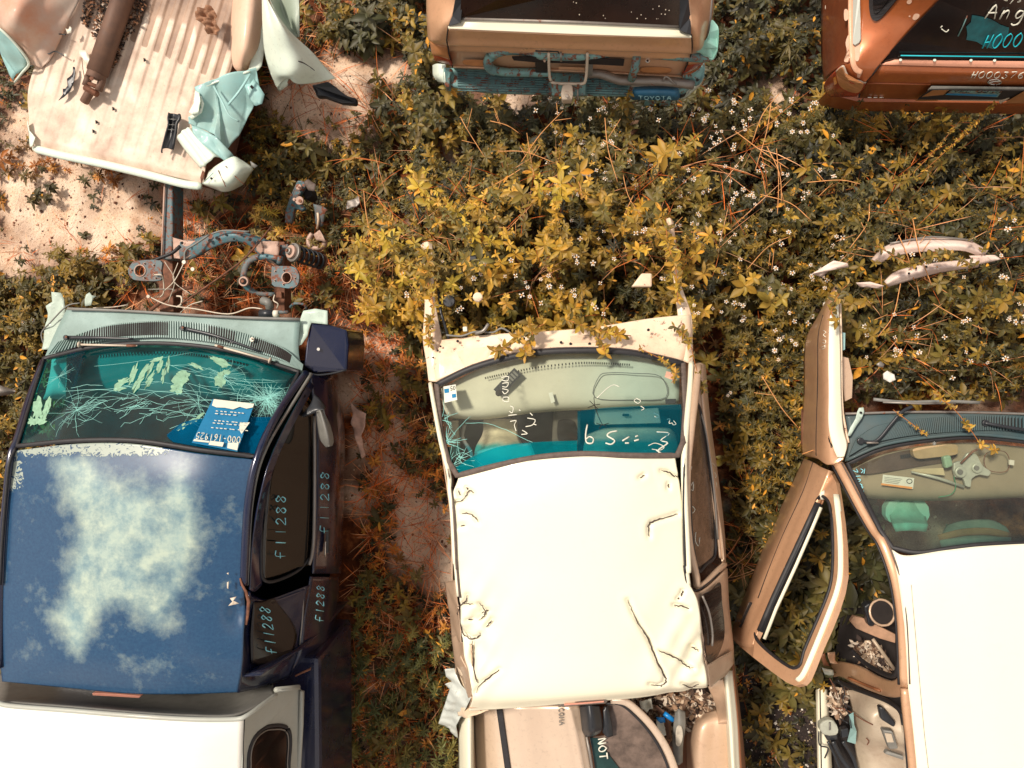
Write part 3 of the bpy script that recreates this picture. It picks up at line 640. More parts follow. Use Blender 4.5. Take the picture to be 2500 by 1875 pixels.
def cloud_sheen_fn(x, y):  # pale cloud-shaped sky reflection, put into the roof colour
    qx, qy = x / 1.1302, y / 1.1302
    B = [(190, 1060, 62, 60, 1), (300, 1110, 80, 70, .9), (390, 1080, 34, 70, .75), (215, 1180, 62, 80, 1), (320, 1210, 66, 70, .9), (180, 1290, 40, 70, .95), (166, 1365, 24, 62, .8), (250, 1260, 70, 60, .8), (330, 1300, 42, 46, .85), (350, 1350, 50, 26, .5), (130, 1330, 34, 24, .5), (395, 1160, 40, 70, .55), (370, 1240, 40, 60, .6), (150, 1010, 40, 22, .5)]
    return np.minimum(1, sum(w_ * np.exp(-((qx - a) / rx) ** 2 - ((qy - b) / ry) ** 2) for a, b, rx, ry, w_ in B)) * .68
def peel_fn(x, y):
    a = (1 - sstep(1100, 1145, y)) * (1 - sstep(380, 470, x)); b = (1 - sstep(30, 110, x)) * (1 - sstep(1180, 1230, y)); return np.maximum(a, b) * .8
attr_paint(bt_roof, 'cloud_sheen', cloud_sheen_fn); attr_paint(bt_roof, 'peel', peel_fn)
# windshield
ws_rows = [A('F4', [(268, 552, 1.07), (600, 480, 1.10), (1000, 464, 1.11), (1400, 512, 1.10), (1795, 632, 1.06)]),
           A('F4', [(195, 790, 1.30), (540, 730, 1.34), (950, 720, 1.355), (1360, 780, 1.34), (1690, 850, 1.30)]),
           A('F4', [(108, 1078, 1.54), (450, 1046, 1.58), (820, 1046, 1.60), (1210, 1102, 1.59), (1545, 1140, 1.54)])]
_c = [cr_pts(r, 12) for r in ws_rows]; _g = [cr_pts([r[i] for r in _c], 12) for i in range(len(_c[0]))]
def wsurf(u, v):
    """u 0..1 left to right, v 0..1 base to top"""
    i = min(len(_g) - 2, max(0, int(u * (len(_g) - 1)))); j = min(23, max(0, int(v * 24))); fu = u * (len(_g) - 1) - i; fv = v * 24 - j
    return _g[i][j].lerp(_g[i + 1][j], fu).lerp(_g[i][j + 1].lerp(_g[i + 1][j + 1], fu), fv)
def set_tint(o, fn):
    me = o.data; a = me.attributes.new('tint', 'FLOAT_COLOR', 'POINT'); out = []
    for v in me.vertices: out += list(fn(*px_of(v.co))) + [1]
    a.data.foreach_set('color', out)
M['glass_ws'] = glass('tinted windshield', refl=.05, dust=.05, attr=True)
M['glass_blue'] = glass('teal tinted windshield', refl=.06, dust=.10, dustcol=rgb(14, 116, 124), attr=True)
bt_ws = sheet('windshield', ws_rows, M['glass_blue'], bt, 12, 12, 0)
def t1(x, y):
    k = float(sstep(1030, 1060, np.array(y - 30 * sin(x / 300)))); b = np.array([.02, .28, .5]); a = np.array([.06, .50, .54]); return a * (1 - k) + b * k
set_tint(bt_ws, t1)
M['crack'] = plain('cracked glass edges', rgb(150, 215, 205), .5, 0, .1, 30, 0)
def cracks():
    mb = MB(); r = random.Random(3)
    def line(pts, w): mb.add(*tube_vf([wsurf(min(.99, max(.01, u)), min(.99, max(.01, v))) + Vector((0, 0, .003)) for u, v in pts], w, 4, flat=.4))
    def burst(u0, v0, n, R, w, rings=3):
        for k in range(n):
            a = r.uniform(0, 6.28); L = R * r.uniform(.3, 1); p = [(u0, v0)]; da = r.gauss(0, .22)
            for s in range(1, 7): p.append((u0 + cos(a + da * s / 6) * L * s / 6 * .8 + r.gauss(0, .002), v0 + sin(a + da * s / 6) * L * s / 6 * 1.5 + r.gauss(0, .004)))
            line(p, w * r.uniform(.5, 1))
        for k in range(rings):
            a = r.uniform(0, 6.28); L = R * r.uniform(.15, .8); line([(u0 + cos(a + q * .28) * L * .8, v0 + sin(a + q * .28) * L * 1.5) for q in range(r.randint(3, 7))], w * .7)
    burst(.22, .72, 30, .2, .0009, 10); burst(.1, .3, 14, .12, .0008, 0); burst(.92, .45, 90, .2, .0011, 30); burst(.93, .4, 50, .12, .0012, 20); burst(.66, .62, 24, .2, .0009, 3); burst(.72, .3, 26, .16, .0009, 4)
    for k in range(26):   # long sweeping cracks
        u0 = r.uniform(.1, .75); v0 = r.uniform(.25, .75); L = r.uniform(.12, .4); s = r.uniform(-.5, .25); c = r.uniform(-.35, .35)
        line([(u0 + L * q / 8, v0 + s * L * q / 8 + c * (q / 8) * (1 - q / 8) + r.gauss(0, .003)) for q in range(9)], .0011 * r.uniform(.6, 1.2))
    for k in range(30):   # jagged lightning lines in the lower half
        u, v = r.uniform(.3, .9), r.uniform(.6, .75); p = [(u, v)]
        for q in range(6): u -= r.uniform(0, .03); v += r.uniform(-.03, .05); p.append((u, v))
        line(p, .0012)
    return mb.build('cracks', M['crack'], bt_ws)
cracks()
def flakes():
    """dried peeling film on the glass"""
    mb = MB(); r = random.Random(8)
    def flake(fx, fy, lx, ly, ang, n=18):
        c = Vector((fx, fy)); pts = []
        for i in range(n):
            a = 2 * pi * i / n; k = r.uniform(.6, 1.25); x = cos(a) * lx * k; y = sin(a) * ly * k
            pts.append((fx + x * cos(ang) - y * sin(ang), fy + x * sin(ang) + y * cos(ang)))
        W = []
        for x, y in pts:
            # windshield u,v from the photo frame by search on the sheet
            W.append(uvfind(x, y) + Vector((0, 0, .004)))
        n0 = len(mb.V); cc = sum(W, Vector()) / n; mb.V += W + [cc]; mb.F += [(n0 + i, n0 + (i + 1) % n, n0 + n) for i in range(n)]
    table = [(px_of(wsurf(i / 60, j / 40)), wsurf(i / 60, j / 40)) for i in range(61) for j in range(41)]
    def uvfind(x, y):
        X, Y = x * .40687, 650 + y * .40687; q = sorted(table, key=lambda t: (t[0][0] - X) ** 2 + (t[0][1] - Y) ** 2)[:3]; z = sum(t[1].z for t in q) / 3
        return at('P', X, Y, z)
    for (x, y, lx, ly, a) in [(735, 695, 62, 22, -.6), (720, 735, 40, 14, -.2), (800, 650, 70, 16, -1.2), (830, 700, 85, 20, -1.0), (860, 640, 80, 16, -1.0), (905, 610, 70, 12, -1.1), (900, 680, 60, 16, -1.1), (960, 600, 60, 15, -1.3), (985, 650, 55, 12, -1.4), (1010, 590, 50, 10, -1.5), (940, 560, 40, 12, -.4),
                              (1080, 690, 40, 55, .5), (1060, 740, 40, 26, .1), (1105, 650, 45, 30, .3), (1330, 580, 60, 24, .4), (1300, 560, 50, 14, .3), (1320, 680, 34, 44, .2), (1350, 640, 40, 20, -.5), (230, 850, 30, 70, .25), (270, 880, 22, 60, .35), (290, 830, 18, 50, .3), (195, 930, 24, 30, .2), (240, 930, 40, 22, -.2), (1200, 900, 30, 12, -.8), (1160, 930, 34, 14, -.4), (1100, 960, 40, 14, -.5), (1180, 600, 50, 12, .4)]:
        flake(x, y, lx, ly, a)
    mb.build('peeling_film', plain('dried film', rgb(140, 180, 150), .7, 0, .2, 40, .3), bt_ws); return uvfind
uvf = flakes()
card = [uvf(x, y) + Vector((0, 0, .007)) for x, y in [(1283, 800), (1530, 826), (1505, 905), (1200, 905)]]
c0 = A('F4', [(1283, 796, 1.375), (1532, 824, 1.36), (1430, 1110, 1.585), (1158, 1056, 1.60)])
for p in c0: p.z += .012
cardo = plate('paper_tag', c0, M['bluepaper'], bt_ws, thick=.002)
def on_card(x, y):   # F4 frame -> point on the card plane
    n = (c0[1] - c0[0]).cross(c0[3] - c0[0]).normalized(); a = at('F4', x, y, 1.4); d = a - Vector((0, 0, HC)); t = (c0[0] - Vector((0, 0, HC))).dot(n) / d.dot(n)
    q = Vector((0, 0, HC)) + d * t; return q + (n if n.z > 0 else -n) * .004
def card_bits():
    mb = MB(); r = random.Random(4)
    def quad(pts): n = len(mb.V); mb.V += [on_card(*p) for p in pts]; mb.F.append(tuple(range(n, n + len(pts))))
    quad([(1284, 800), (1526, 828), (1518, 850), (1480, 858), (1440, 846), (1400, 862), (1350, 852), (1300, 850), (1272, 838)])
    for yy, n in ((868, 7), (884, 5), (925, 8), (940, 8), (968, 9)):
        for k in range(n):
            x = 1300 + k * 26 + r.uniform(-6, 6) - (yy - 868) * .3; quad([(x, yy + k * 2.2), (x + r.uniform(9, 20), yy + 2 + k * 2.2), (x + 14, yy + 7 + k * 2.2), (x - 2, yy + 5 + k * 2.2)])
    quad([(1262, 1050), (1345, 1060), (1336, 1086), (1252, 1074)]); quad([(1165, 1040), (1258, 1052), (1255, 1062), (1160, 1052)]); quad([(1440, 940), (1500, 940), (1450, 1010), (1436, 985)]); quad([(1368, 1062), (1434, 1062), (1424, 1108), (1364, 1094)])
    mb.build('print', M['paper'], cardo)
card_bits()
writing3('serial_number', '000-161925', on_card(1446, 1030), on_card(1176, 1000), on_card(1440, 1068), M['paper'], cardo, r=.0026, lift=.002)
# frames round the glass
ring = [p + Vector((0, 0, .006)) for p in cr_pts(ws_rows[0], 8) + cr_pts([r[-1] for r in ws_rows], 8)[1:-1] + list(reversed(cr_pts(ws_rows[2], 8))) + list(reversed(cr_pts([r[0] for r in ws_rows], 8)))[1:-1]]
tube('windshield_seal', ring, .013, M['rubber'], bt, 8, True, .6)
# dashboard, seat and floor inside the cab
M['dash'] = plain('grey dashboard', rgb(190, 212, 200), .8, 0, .12, 8, .3)
dash = sheet('dashboard', [A('F4', [(310, 560, 1.00), (650, 500, 1.02), (1000, 488, 1.02), (1400, 530, 1.02), (1760, 650, .98)]), A('F4', [(300, 640, 1.02), (650, 600, 1.05), (1000, 590, 1.05), (1400, 620, 1.05), (1720, 700, 1.0)]),
                         A('F4', [(270, 770, .98), (640, 765, 1.0), (1000, 778, 1.0), (1350, 795, 1.0), (1690, 800, .97)]), A('F4', [(260, 800, .7), (640, 790, .7), (1000, 800, .7), (1350, 810, .7), (1670, 820, .7)])], M['dash'], bt, 8, 8, .01)
def slots(name, path, n, w, h, mat, parent, sk=0):
    P = cr_pts(path, 12); mb = MB(); m = len(P) - 1
    for k in range(n):
        f = (k + .5) / n * m; i = min(m - 1, int(f)); p = P[i].lerp(P[i + 1], f - i); t = (P[i + 1] - P[i]).normalized(); u = Vector((-t.y, t.x, 0)).normalized()
        a, b = t * w * .5, u * h * .5; mb.add([p - a - b, p + a - b, p + a + b, p - a + b], [(0, 1, 2, 3)])
    return mb.build(name, mat, parent, smooth=False)
slots('defrost_vent', A('F4', [(580, 542, 1.05), (800, 522, 1.062), (1050, 520, 1.066), (1250, 542, 1.063), (1490, 592, 1.04)]), 52, .0085, .014, M['dark'], dash)
for nm, x0, x1 in (('seat', 330, 850), ('seat', 980, 1500)):
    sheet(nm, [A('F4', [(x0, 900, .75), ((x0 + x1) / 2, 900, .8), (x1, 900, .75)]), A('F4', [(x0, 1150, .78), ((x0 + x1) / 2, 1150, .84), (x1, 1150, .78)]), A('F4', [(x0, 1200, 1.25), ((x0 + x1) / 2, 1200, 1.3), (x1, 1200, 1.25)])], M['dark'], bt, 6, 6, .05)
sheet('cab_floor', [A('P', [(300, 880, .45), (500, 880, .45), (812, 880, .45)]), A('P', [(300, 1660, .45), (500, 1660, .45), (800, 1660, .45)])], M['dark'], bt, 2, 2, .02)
# cowl with vent grille
M['cowl'] = paint('grey green primer', rgb(136, 162, 156), 0, .45, .15, .35, rgb(104, 104, 92), .2, .02, 1.6)
cowl = sheet('cowl_panel', [A('F4', [(400, 258, 1.05), (750, 266, 1.06), (1100, 284, 1.065), (1450, 304, 1.06), (1800, 322, 1.04)]), A('F4', [(330, 400, 1.06), (700, 350, 1.085), (1050, 350, 1.09), (1450, 420, 1.085), (1790, 500, 1.05)]),
                          A('F4', [(262, 560, 1.06), (600, 488, 1.09), (1000, 470, 1.10), (1400, 520, 1.09), (1815, 645, 1.05)])], M['cowl'], bt, 10, 6, .012)
oarc = A('F4', [(345, 455, 1.10), (600, 365, 1.10), (800, 335, 1.11), (1000, 328, 1.11), (1250, 348, 1.11), (1500, 412, 1.10), (1700, 490, 1.09), (1820, 590, 1.07)])
iarc = A('F4', [(285, 530, 1.09), (600, 452, 1.11), (800, 432, 1.12), (1000, 428, 1.12), (1250, 452, 1.12), (1480, 500, 1.11), (1680, 560, 1.10), (1815, 625, 1.075)])
po, pi_ = cr_pts(oarc, 14), cr_pts(iarc, 14)
mb = MB(); mbd = MB()
nr = 118
for k in range(nr):
    f = (k + .5) / nr * (len(po) - 1); i = min(len(po) - 2, int(f)); a = po[i].lerp(po[i + 1], f - i); b = pi_[i].lerp(pi_[i + 1], f - i); t = (po[i + 1] - po[i]).normalized() * .0035
    a = a + Vector((0, 0, .006)); b = b + Vector((0, 0, .006))
    mb.add([a - t, a + t, b + t, b - t, a - t - Vector((0, 0, .012)), a + t - Vector((0, 0, .012)), b + t - Vector((0, 0, .012)), b - t - Vector((0, 0, .012))], [(0, 1, 2, 3), (0, 4, 5, 1), (1, 5, 6, 2), (2, 6, 7, 3), (3, 7, 4, 0)])
    u = k / nr
    if .08 < u < .43 or .56 < u < .66 or .72 < u < .90:
        t2 = t * 1.3; d = Vector((0, 0, .0)); a2 = a.lerp(b, .08); b2 = a.lerp(b, .86); off = (po[i + 1] - po[i]).normalized() * .0075; zz = Vector((0, 0, .0015))
        mbd.add([a2 - t2 + off + zz, a2 + t2 + off + zz, b2 + t2 + off + zz, b2 - t2 + off + zz], [(0, 1, 2, 3)])
gr = mb.build('vent_grille', M['cowl'], cowl, smooth=False); mbd.build('vent_slots', M['dark'], gr, smooth=False)
tube('hood_seal_strip', A('F4', [(405, 255, 1.075), (750, 268, 1.08), (1100, 290, 1.085), (1450, 308, 1.08), (1800, 318, 1.06)]), .009, M['greyplast'], bt, 6, flat=.6, sm=4)
V, F = disc_vf(at('F4', 1515, 440, 1.125), .013, .01, 20); o = mesh('washer_cap', V, F, M['white_p'], bt, smooth=False, bevel=.003)
V, F = disc_vf(at('F4', 1515, 437, 1.136), .004, .008, 10); mesh('centre_stud', V, F, M['rust'], o)
# wipers: dark arms pivoting at the cowl, pale pulled-up linkage arms over the glass edge
for (piv, mid, tip, p2) in (((400, 428, 1.12), (600, 430, 1.14), (800, 436, 1.13), None), ((1098, 372, 1.13), (1300, 420, 1.145), (1560, 512, 1.13), None)):
    w_ = tube('wiper_arm', A('F4', [piv, mid, tip]), [.013 - .0005 * i for i in range(13)], M['black'], bt, 6, flat=.5, sm=6)
    V, F = disc_vf(at('F4', *piv), .015, .012, 16); mesh('pivot', V, F, M['black'], w_, smooth=False, bevel=.003)
    V, F = disc_vf(at('F4', piv[0], piv[1] - 4, piv[2] + .013), .006, .006, 8); mesh('pivot_nut', V, F, M['rust'], w_, smooth=False)
M['bone'] = paint('stained white metal', rgb(214, 200, 180), .1, .5, 0, .3, rgb(140, 90, 66), .32)
for (a, b, e) in (((478, 470, 1.12), (825, 478, 1.12), 1), ((1290, 474, 1.13), (1620, 566, 1.11), 0)):
    pa, pb = at('F4', *a), at('F4', *b); o = tube('wiper_blade', [pa, pa.lerp(pb, .5), pb], .0062, M['bone'], bt, 8)
    c = pa if e else pb
    d = (pb - pa).normalized(); V, F = disc_vf(c - d * .004, .017, .008, 18, d); mesh('grommet', V, F, M['bone'], o)
    tube('collar', [pa.lerp(pb, .82 if e else .05), pa.lerp(pb, .98 if e else .16)], .0085, M['rust'], o, 8)
# left inner wing upright and right wing remains
M['mint'] = paint('chalky mint paint', rgb(186, 204, 190), 0, .55, .1, .35, rgb(130, 110, 90), .22)
def crumple(name, outline, mat, parent, amp=.012, n=5, thick=.003, seed=0, fn=None, sub=5, el=.03, fs=1.8):
    """torn sheet-metal scrap: outline (world pts) filled, subdivided and crumpled"""
    o = plate(name, outline, mat, None, thick=0)
    me = o.data; bm = bmesh.new(); bm.from_mesh(me); bmesh.ops.triangulate(bm, faces=bm.faces)
    for _ in range(sub): 
        long = [e for e in bm.edges if e.calc_length() > el]
        if long: bmesh.ops.subdivide_edges(bm, edges=long, cuts=1); bmesh.ops.triangulate(bm, faces=[f for f in bm.faces if len(f.verts) > 3])
    r = random.Random(seed); W = [(r.uniform(0, 6.28), r.uniform(6, 26) * fs, r.uniform(0, 6.28)) for _ in range(n)]
    for v in bm.verts:
        h = sum(abs(sin((v.co.x * cos(a) + v.co.y * sin(a)) * f + p)) * amp / (1 + f * .04 / fs) for a, f, p in W) / n * 2
        v.co.z += h
        if fn: v.co.z += fn(v.co)
    bm.to_mesh(me); bm.free(); me.polygons.foreach_set('use_smooth', [True] * len(me.polygons))
    if parent is not None: o.parent = parent; o.matrix_parent_inverse = Matrix.Translation(-parent.location)
    m = o.modifiers.new('t', 'SOLIDIFY'); m.thickness = thick; m.offset = -1
    if mat and not me.materials: me.materials.append(mat)
    return o
crumple('inner_wing', A('F4', [(318, 155, .98), (372, 160, .98), (392, 200, .98), (405, 260, .98), (400, 330, .98), (385, 430, 1.0), (300, 500, 1.0), (262, 500, 1.0), (285, 340, .98), (300, 280, .98), (288, 240, .98), (322, 215, .98)]), M['mint'], bt, .02, seed=2)
crumple('inner_wing', A('F4', [(1825, 268, 1.0), (1900, 256, 1.0), (1968, 268, 1.0), (1970, 350, 1.0), (1870, 340, 1.0), (1850, 420, 1.0), (1815, 470, 1.02), (1790, 480, 1.02), (1785, 380, 1.0)]), M['mint'], bt, .02, seed=3)
fd = prism('front_fender', A('F4', [(1862, 338, 1.0), (1960, 345, 1.0), (2082, 382, .97), (2092, 470, .96), (2080, 630, .95), (1880, 640, 1.0), (1822, 600, 1.03), (1838, 450, 1.01)]), .35, M['navy'], bt, .012)
V, F = disc_vf(at('F4', 1913, 498, 1.004), .009, .008, 14); mesh('bolt', V, F, M['chrome'], fd, smooth=False)
tube('fender_joint', A('F4', [(1850, 640, 1.03), (1900, 652, 1.02), (1980, 645, 1.0), (2080, 622, .98)]), .006, M['black'], fd, 6, sm=4)
# pillars and door frame
tube('pillar', A('F4', [(1835, 640, 1.08), (1720, 800, 1.27), (1625, 960, 1.44), (1565, 1090, 1.53), (1520, 1230, 1.565), (1492, 1400, 1.575)]) + A('F5', [(1478, 200, 1.575), (1468, 400, 1.57), (1462, 560, 1.56)]), .020, M['navy'], bt, 10, sm=5)
tube('drip_rail', A('F4', [(1868, 645, 1.08), (1752, 830, 1.27), (1655, 985, 1.42), (1590, 1110, 1.51), (1545, 1240, 1.545), (1515, 1400, 1.555)]) + A('F5', [(1500, 200, 1.555), (1490, 400, 1.55), (1482, 560, 1.54)]), .0085, M['greyplast'], bt, 8, sm=5)
tube('drip_rail', A('F4', [(1850, 690, 1.08), (1690, 930, 1.38), (1600, 1080, 1.49), (1535, 1230, 1.56)]), .005, M['steel'], bt, 6, sm=5)
tube('pillar', A('F4', [(262, 570, 1.08), (180, 790, 1.28), (105, 1040, 1.50), (70, 1130, 1.55), (48, 1300, 1.565)]) + A('F5', [(18, 300, 1.565), (4, 700, 1.565), (0, 1050, 1.56)]), .020, M['navy'], bt, 10, sm=5)
tube('drip_rail', A('F4', [(95, 1090, 1.55), (58, 1180, 1.585), (38, 1350, 1.59)]) + A('F5', [(14, 300, 1.59), (0, 560, 1.59)]), .008, M['rubber'], bt, 8, sm=5)
tube('roof_tear', A('F5', [(1440, 520, 1.585), (1452, 560, 1.585), (1475, 600, 1.58), (1492, 660, 1.57), (1486, 740, 1.57), (1478, 800, 1.57)]), [.005, .006, .008, .01, .008, .005], M['rust'], bt, 6, flat=.4)
crumple('paint_chip', A('F5', [(1380, 640, 1.60), (1420, 630, 1.60), (1400, 655, 1.60), (1435, 672, 1.60), (1370, 686, 1.60), (1395, 660, 1.60)]), M['bone'], bt_roof, .002)
crumple('paint_chip', A('F5', [(1360, 490, 1.615), (1372, 486, 1.615), (1370, 500, 1.615)]), M['bone'], bt_roof, .001); crumple('paint_chip', A('F5', [(1362, 545, 1.612), (1372, 540, 1.612), (1370, 585, 1.612), (1362, 580, 1.612)]), M['bone'], bt_roof, .001)
# door skins (real body sides, right and left)
door = sheet('door', [A('P', [(753, 915, 1.07), (800, 915, .85), (818, 915, .55), (822, 915, .32)]), A('P', [(770, 1050, 1.10), (815, 1050, .84), (832, 1050, .55), (838, 1050, .32)]),
                      A('P', [(769, 1240, 1.10), (814, 1240, .84), (830, 1240, .55), (836, 1240, .32)]), A('P', [(760, 1400, 1.10), (806, 1400, .84), (824, 1400, .55), (830, 1400, .32)])], M['navy'], bt, 8, 8, .01)
sheet('quarter_panel', [A('P', [(759, 1408, 1.10), (805, 1408, .84), (823, 1408, .55), (829, 1408, .32)]), A('P', [(742, 1500, 1.11), (797, 1500, .84), (817, 1500, .55), (824, 1500, .32)]),
                        A('P', [(728, 1600, 1.12), (788, 1590, .84), (808, 1590, .55), (815, 1590, .32)]), A('P', [(690, 1660, 1.12), (768, 1625, .84), (790, 1625, .55), (800, 1625, .32)])], M['navy'], bt, 8, 8, .01)
sheet('quarter_panel', [A('F5', [(1500, 600, 1.53), (1560, 640, 1.40), (1640, 640, 1.3), (1860, 560, 1.10)]), A('F5', [(1462, 830, 1.55), (1500, 830, 1.45), (1660, 830, 1.28), (1810, 830, 1.12)]),
                        A('F5', [(1455, 1020, 1.55), (1520, 1030, 1.42), (1660, 1010, 1.28), (1790, 960, 1.12)]), A('F5', [(1430, 1208, 1.54), (1530, 1185, 1.4), (1640, 1150, 1.26), (1740, 1110, 1.12)])], M['navy'], bt, 8, 8, .008)
sheet('door_frame', [A('F4', [(1855, 690, 1.11), (1870, 700, 1.10), (1885, 720, 1.09)]), A('F4', [(1650, 1090, 1.47), (1665, 1105, 1.455), (1680, 1120, 1.44)]), A('F4', [(1560, 1400, 1.55), (1580, 1400, 1.5), (1600, 1400, 1.44)]),
                     A('F5', [(1515, 330, 1.55), (1540, 330, 1.50), (1572, 330, 1.43)]), A('F5', [(1500, 590, 1.54), (1530, 600, 1.5), (1575, 560, 1.43)])], M['navy'], bt, 6, 8, .008)
M['sideglass'] = glass('dark side glass', (.16, .13, .12), .1, .04, .03, rgb(120, 110, 100))
sg = sheet('door_window', [A('F4', [(1830, 770, 1.18), (1860, 800, 1.13), (1880, 850, 1.11)]), A('F4', [(1640, 1180, 1.43), (1760, 1180, 1.27), (1880, 1180, 1.11)]), A('F4', [(1590, 1500, 1.43), (1730, 1500, 1.27), (1872, 1500, 1.11)]),
                        A('F5', [(1575, 420, 1.43), (1720, 420, 1.27), (1855, 420, 1.11)]), A('F5', [(1585, 530, 1.42), (1660, 510, 1.33), (1830, 440, 1.13)])], M['sideglass'], bt, 6, 6, .004)
qg = sheet('quarter_window', [A('F5', [(1525, 665, 1.46), (1600, 650, 1.36), (1650, 640, 1.31)]), A('F5', [(1508, 860, 1.46), (1640, 860, 1.32), (1780, 830, 1.16)]), A('F5', [(1512, 1030, 1.45), (1620, 1040, 1.34), (1750, 1000, 1.20)])], plain('black glass', rgb(30, 24, 24), .12, 0, .1, 10, 0), bt, 8, 8, .004)
for k_ in range(3): qg.location.z += .002
tube('belt_strip', A('F4', [(1885, 900, 1.125), (1888, 1180, 1.125), (1884, 1590, 1.125)]) + A('F5', [(1872, 380, 1.125), (1855, 440, 1.13)]), .010, M['steel'], bt, 6, flat=.7, sm=4)
tube('window_seal', A('F4', [(1800, 860, 1.2), (1720, 1010, 1.34), (1640, 1180, 1.45), (1590, 1400, 1.45)]) + A('F5', [(1568, 200, 1.44), (1566, 420, 1.44), (1575, 520, 1.43), (1640, 540, 1.36), (1780, 480, 1.18), (1860, 400, 1.11)]), .009, M['rubber'], sg, 6, sm=4)
tube('body_crease', A('F5', [(1822, 585, 1.125), (1815, 750, 1.125), (1798, 920, 1.13)]), .005, M['steel'], bt, 6, sm=3)
hd = prism('door_handle', A('F5', [(1958, 225, 1.0), (1976, 228, .99), (1972, 370, .99), (1950, 372, 1.0), (1950, 300, 1.0)]), .03, M['black'], bt, .006)
tube('lever', A('F5', [(1953, 300, 1.006), (1951, 390, 1.006)]), .004, M['chrome'], hd, 6)
# mirrors
mir = sheet('side_mirror', [A('F4', [(1898, 870, 1.20), (1920, 862, 1.24), (1948, 880, 1.2)]), A('F4', [(1905, 960, 1.18), (1945, 950, 1.25), (1985, 960, 1.18)]), A('F4', [(1920, 1040, 1.18), (1965, 1030, 1.24), (2004, 1040, 1.17)]), A('F4', [(1955, 1088, 1.18), (1975, 1082, 1.2), (1995, 1078, 1.17)])], M['greyplast'], bt, 6, 6, .03)
sheet('mirror_base', [A('F4', [(1800, 905, 1.2), (1860, 830, 1.18), (1885, 765, 1.14)]), A('F4', [(1860, 890, 1.2), (1900, 850, 1.2), (1925, 800, 1.15)]), A('F4', [(1900, 880, 1.19), (1940, 860, 1.2), (1960, 850, 1.16)])], M['black'], mir, 5, 5, .02)
sheet('side_mirror', [A('P', [(-60, 935, 1.2), (-10, 938, 1.24), (20, 946, 1.2)]), A('P', [(-60, 955, 1.2), (-5, 956, 1.25), (38, 955, 1.2)]), A('P', [(-60, 972, 1.2), (-10, 968, 1.22), (22, 964, 1.2)])], M['steel'], bt, 5, 5, .03)
# left side, mostly outside the picture
wx = lambda X, Y, z: Vector((X, Y, z))
sheet('quarter_panel', [[wx(-2.74, .1, 1.08), wx(-2.88, .1, 1.06), wx(-2.92, .1, .8), wx(-2.92, .1, .32)], [wx(-2.74, -.9, 1.54), wx(-2.88, -.9, 1.1), wx(-2.93, -.9, .8), wx(-2.92, -.9, .32)], [wx(-2.74, -1.62, 1.54), wx(-2.88, -1.62, 1.1), wx(-2.93, -1.62, .8), wx(-2.92, -1.62, .32)]], M['navy'], bt, 6, 6, .01)
# back of the cab, brake light, cargo bed under the canopy
sheet('cab_back', [[wx(-2.73, -1.60, 1.53), wx(-2.1, -1.64, 1.56), wx(-1.55, -1.61, 1.52)], [wx(-2.8, -1.62, 1.0), wx(-2.1, -1.66, 1.0), wx(-1.45, -1.62, 1.0)], [wx(-2.8, -1.62, .35), wx(-2.1, -1.66, .35), wx(-1.45, -1.62, .35)]], M['navy'], bt, 6, 6, .01)
prism('brake_light', A('F5', [(552, 1210, 1.572), (700, 1216, 1.575), (845, 1228, 1.572), (835, 1240, 1.56), (700, 1232, 1.56), (555, 1224, 1.56)]), .03, plain('pink lens', rgb(215, 150, 130), .3, 0, .1, 20, 0), bt, .003)
prism('cargo_bed', [wx(-2.95, -1.70, 1.06), wx(-1.40, -1.70, 1.06), wx(-1.40, -3.6, 1.06), wx(-2.95, -3.6, 1.06)], .65, M['navy'], bt, .03)
tube('edge_scrape', A('F5', [(1770, 1108, 1.13), (1800, 1092, 1.12), (1860, 1066, 1.1), (1866, 1056, 1.1)]), [.004, .006, .007, .003], M['rust'], bt, 6)
# writing
for nm, s, O, E, H_ in (('number', 'F11288', (1688, 396, 1.322), (1690, 8, 1.322), (1632, 396, 1.39)), ('number', 'F11288', (1945, 246, .985), (1948, -130, .985), (1898, 246, 1.075)), ('number', 'F1288', (1915, 778, 1.02), (1922, 556, 1.02), (1872, 770, 1.10))):
    writing3(nm, s, at('F5', *O), at('F5', *E), at('F5', *H_), M['marker_blue'], bt, r=.0034, lift=.026)
writing3('number', 'F11288', at('F5', 1650, 975, 1.325), at('F5', 1605, 690, 1.345), at('F5', 1590, 965, 1.405), M['marker_blue'], qg, r=.0034, lift=.012)

# ------------------------------------------------------------------ exposed front frame of the blue pickup
M['frame'] = paint('rusty blue chassis steel', rgb(70, 108, 116), .1, .55, 0, .6, rgb(150, 110, 92), .47, .03, 3)
M['framep'] = paint('pink primed steel', rgb(196, 164, 146), .1, .6, 0, .5, rgb(120, 80, 66), .4, .03, 2.5)
ff = prism('frame_rail', A('G2', [(452, 80, .52), (520, 80, .52), (522, 600, .52), (515, 860, .52), (420, 860, .52), (430, 600, .52)]), .14, M['frame'], bt, .008); ff['label'] = 'rusty straight chassis rail running forward under the cut bed'
tube('rail_flange', A('G2', [(455, 80, .535), (433, 600, .535), (424, 850, .535)]), .006, M['framep'], ff, 6)
arc_o = [(590, 690, .62), (700, 680, .62), (860, 630, .66), (1070, 590, .68), (1250, 640, .66), (1400, 690, .62), (1480, 705, .6)]
arc_i = [(590, 880, .62), (680, 860, .62), (830, 780, .66), (1060, 700, .68), (1220, 740, .66), (1330, 850, .62), (1480, 920, .6)]
xm = sheet('crossmember', [cr_pts(A('G2', arc_o), 1), cr_pts([a.lerp(b, .5) + Vector((0, 0, .015)) for a, b in zip(A('G2', arc_o), A('G2', arc_i))], 1), cr_pts(A('G2', arc_i), 1)], M['frame'], bt, 5, 4, .05)
mb = MB()
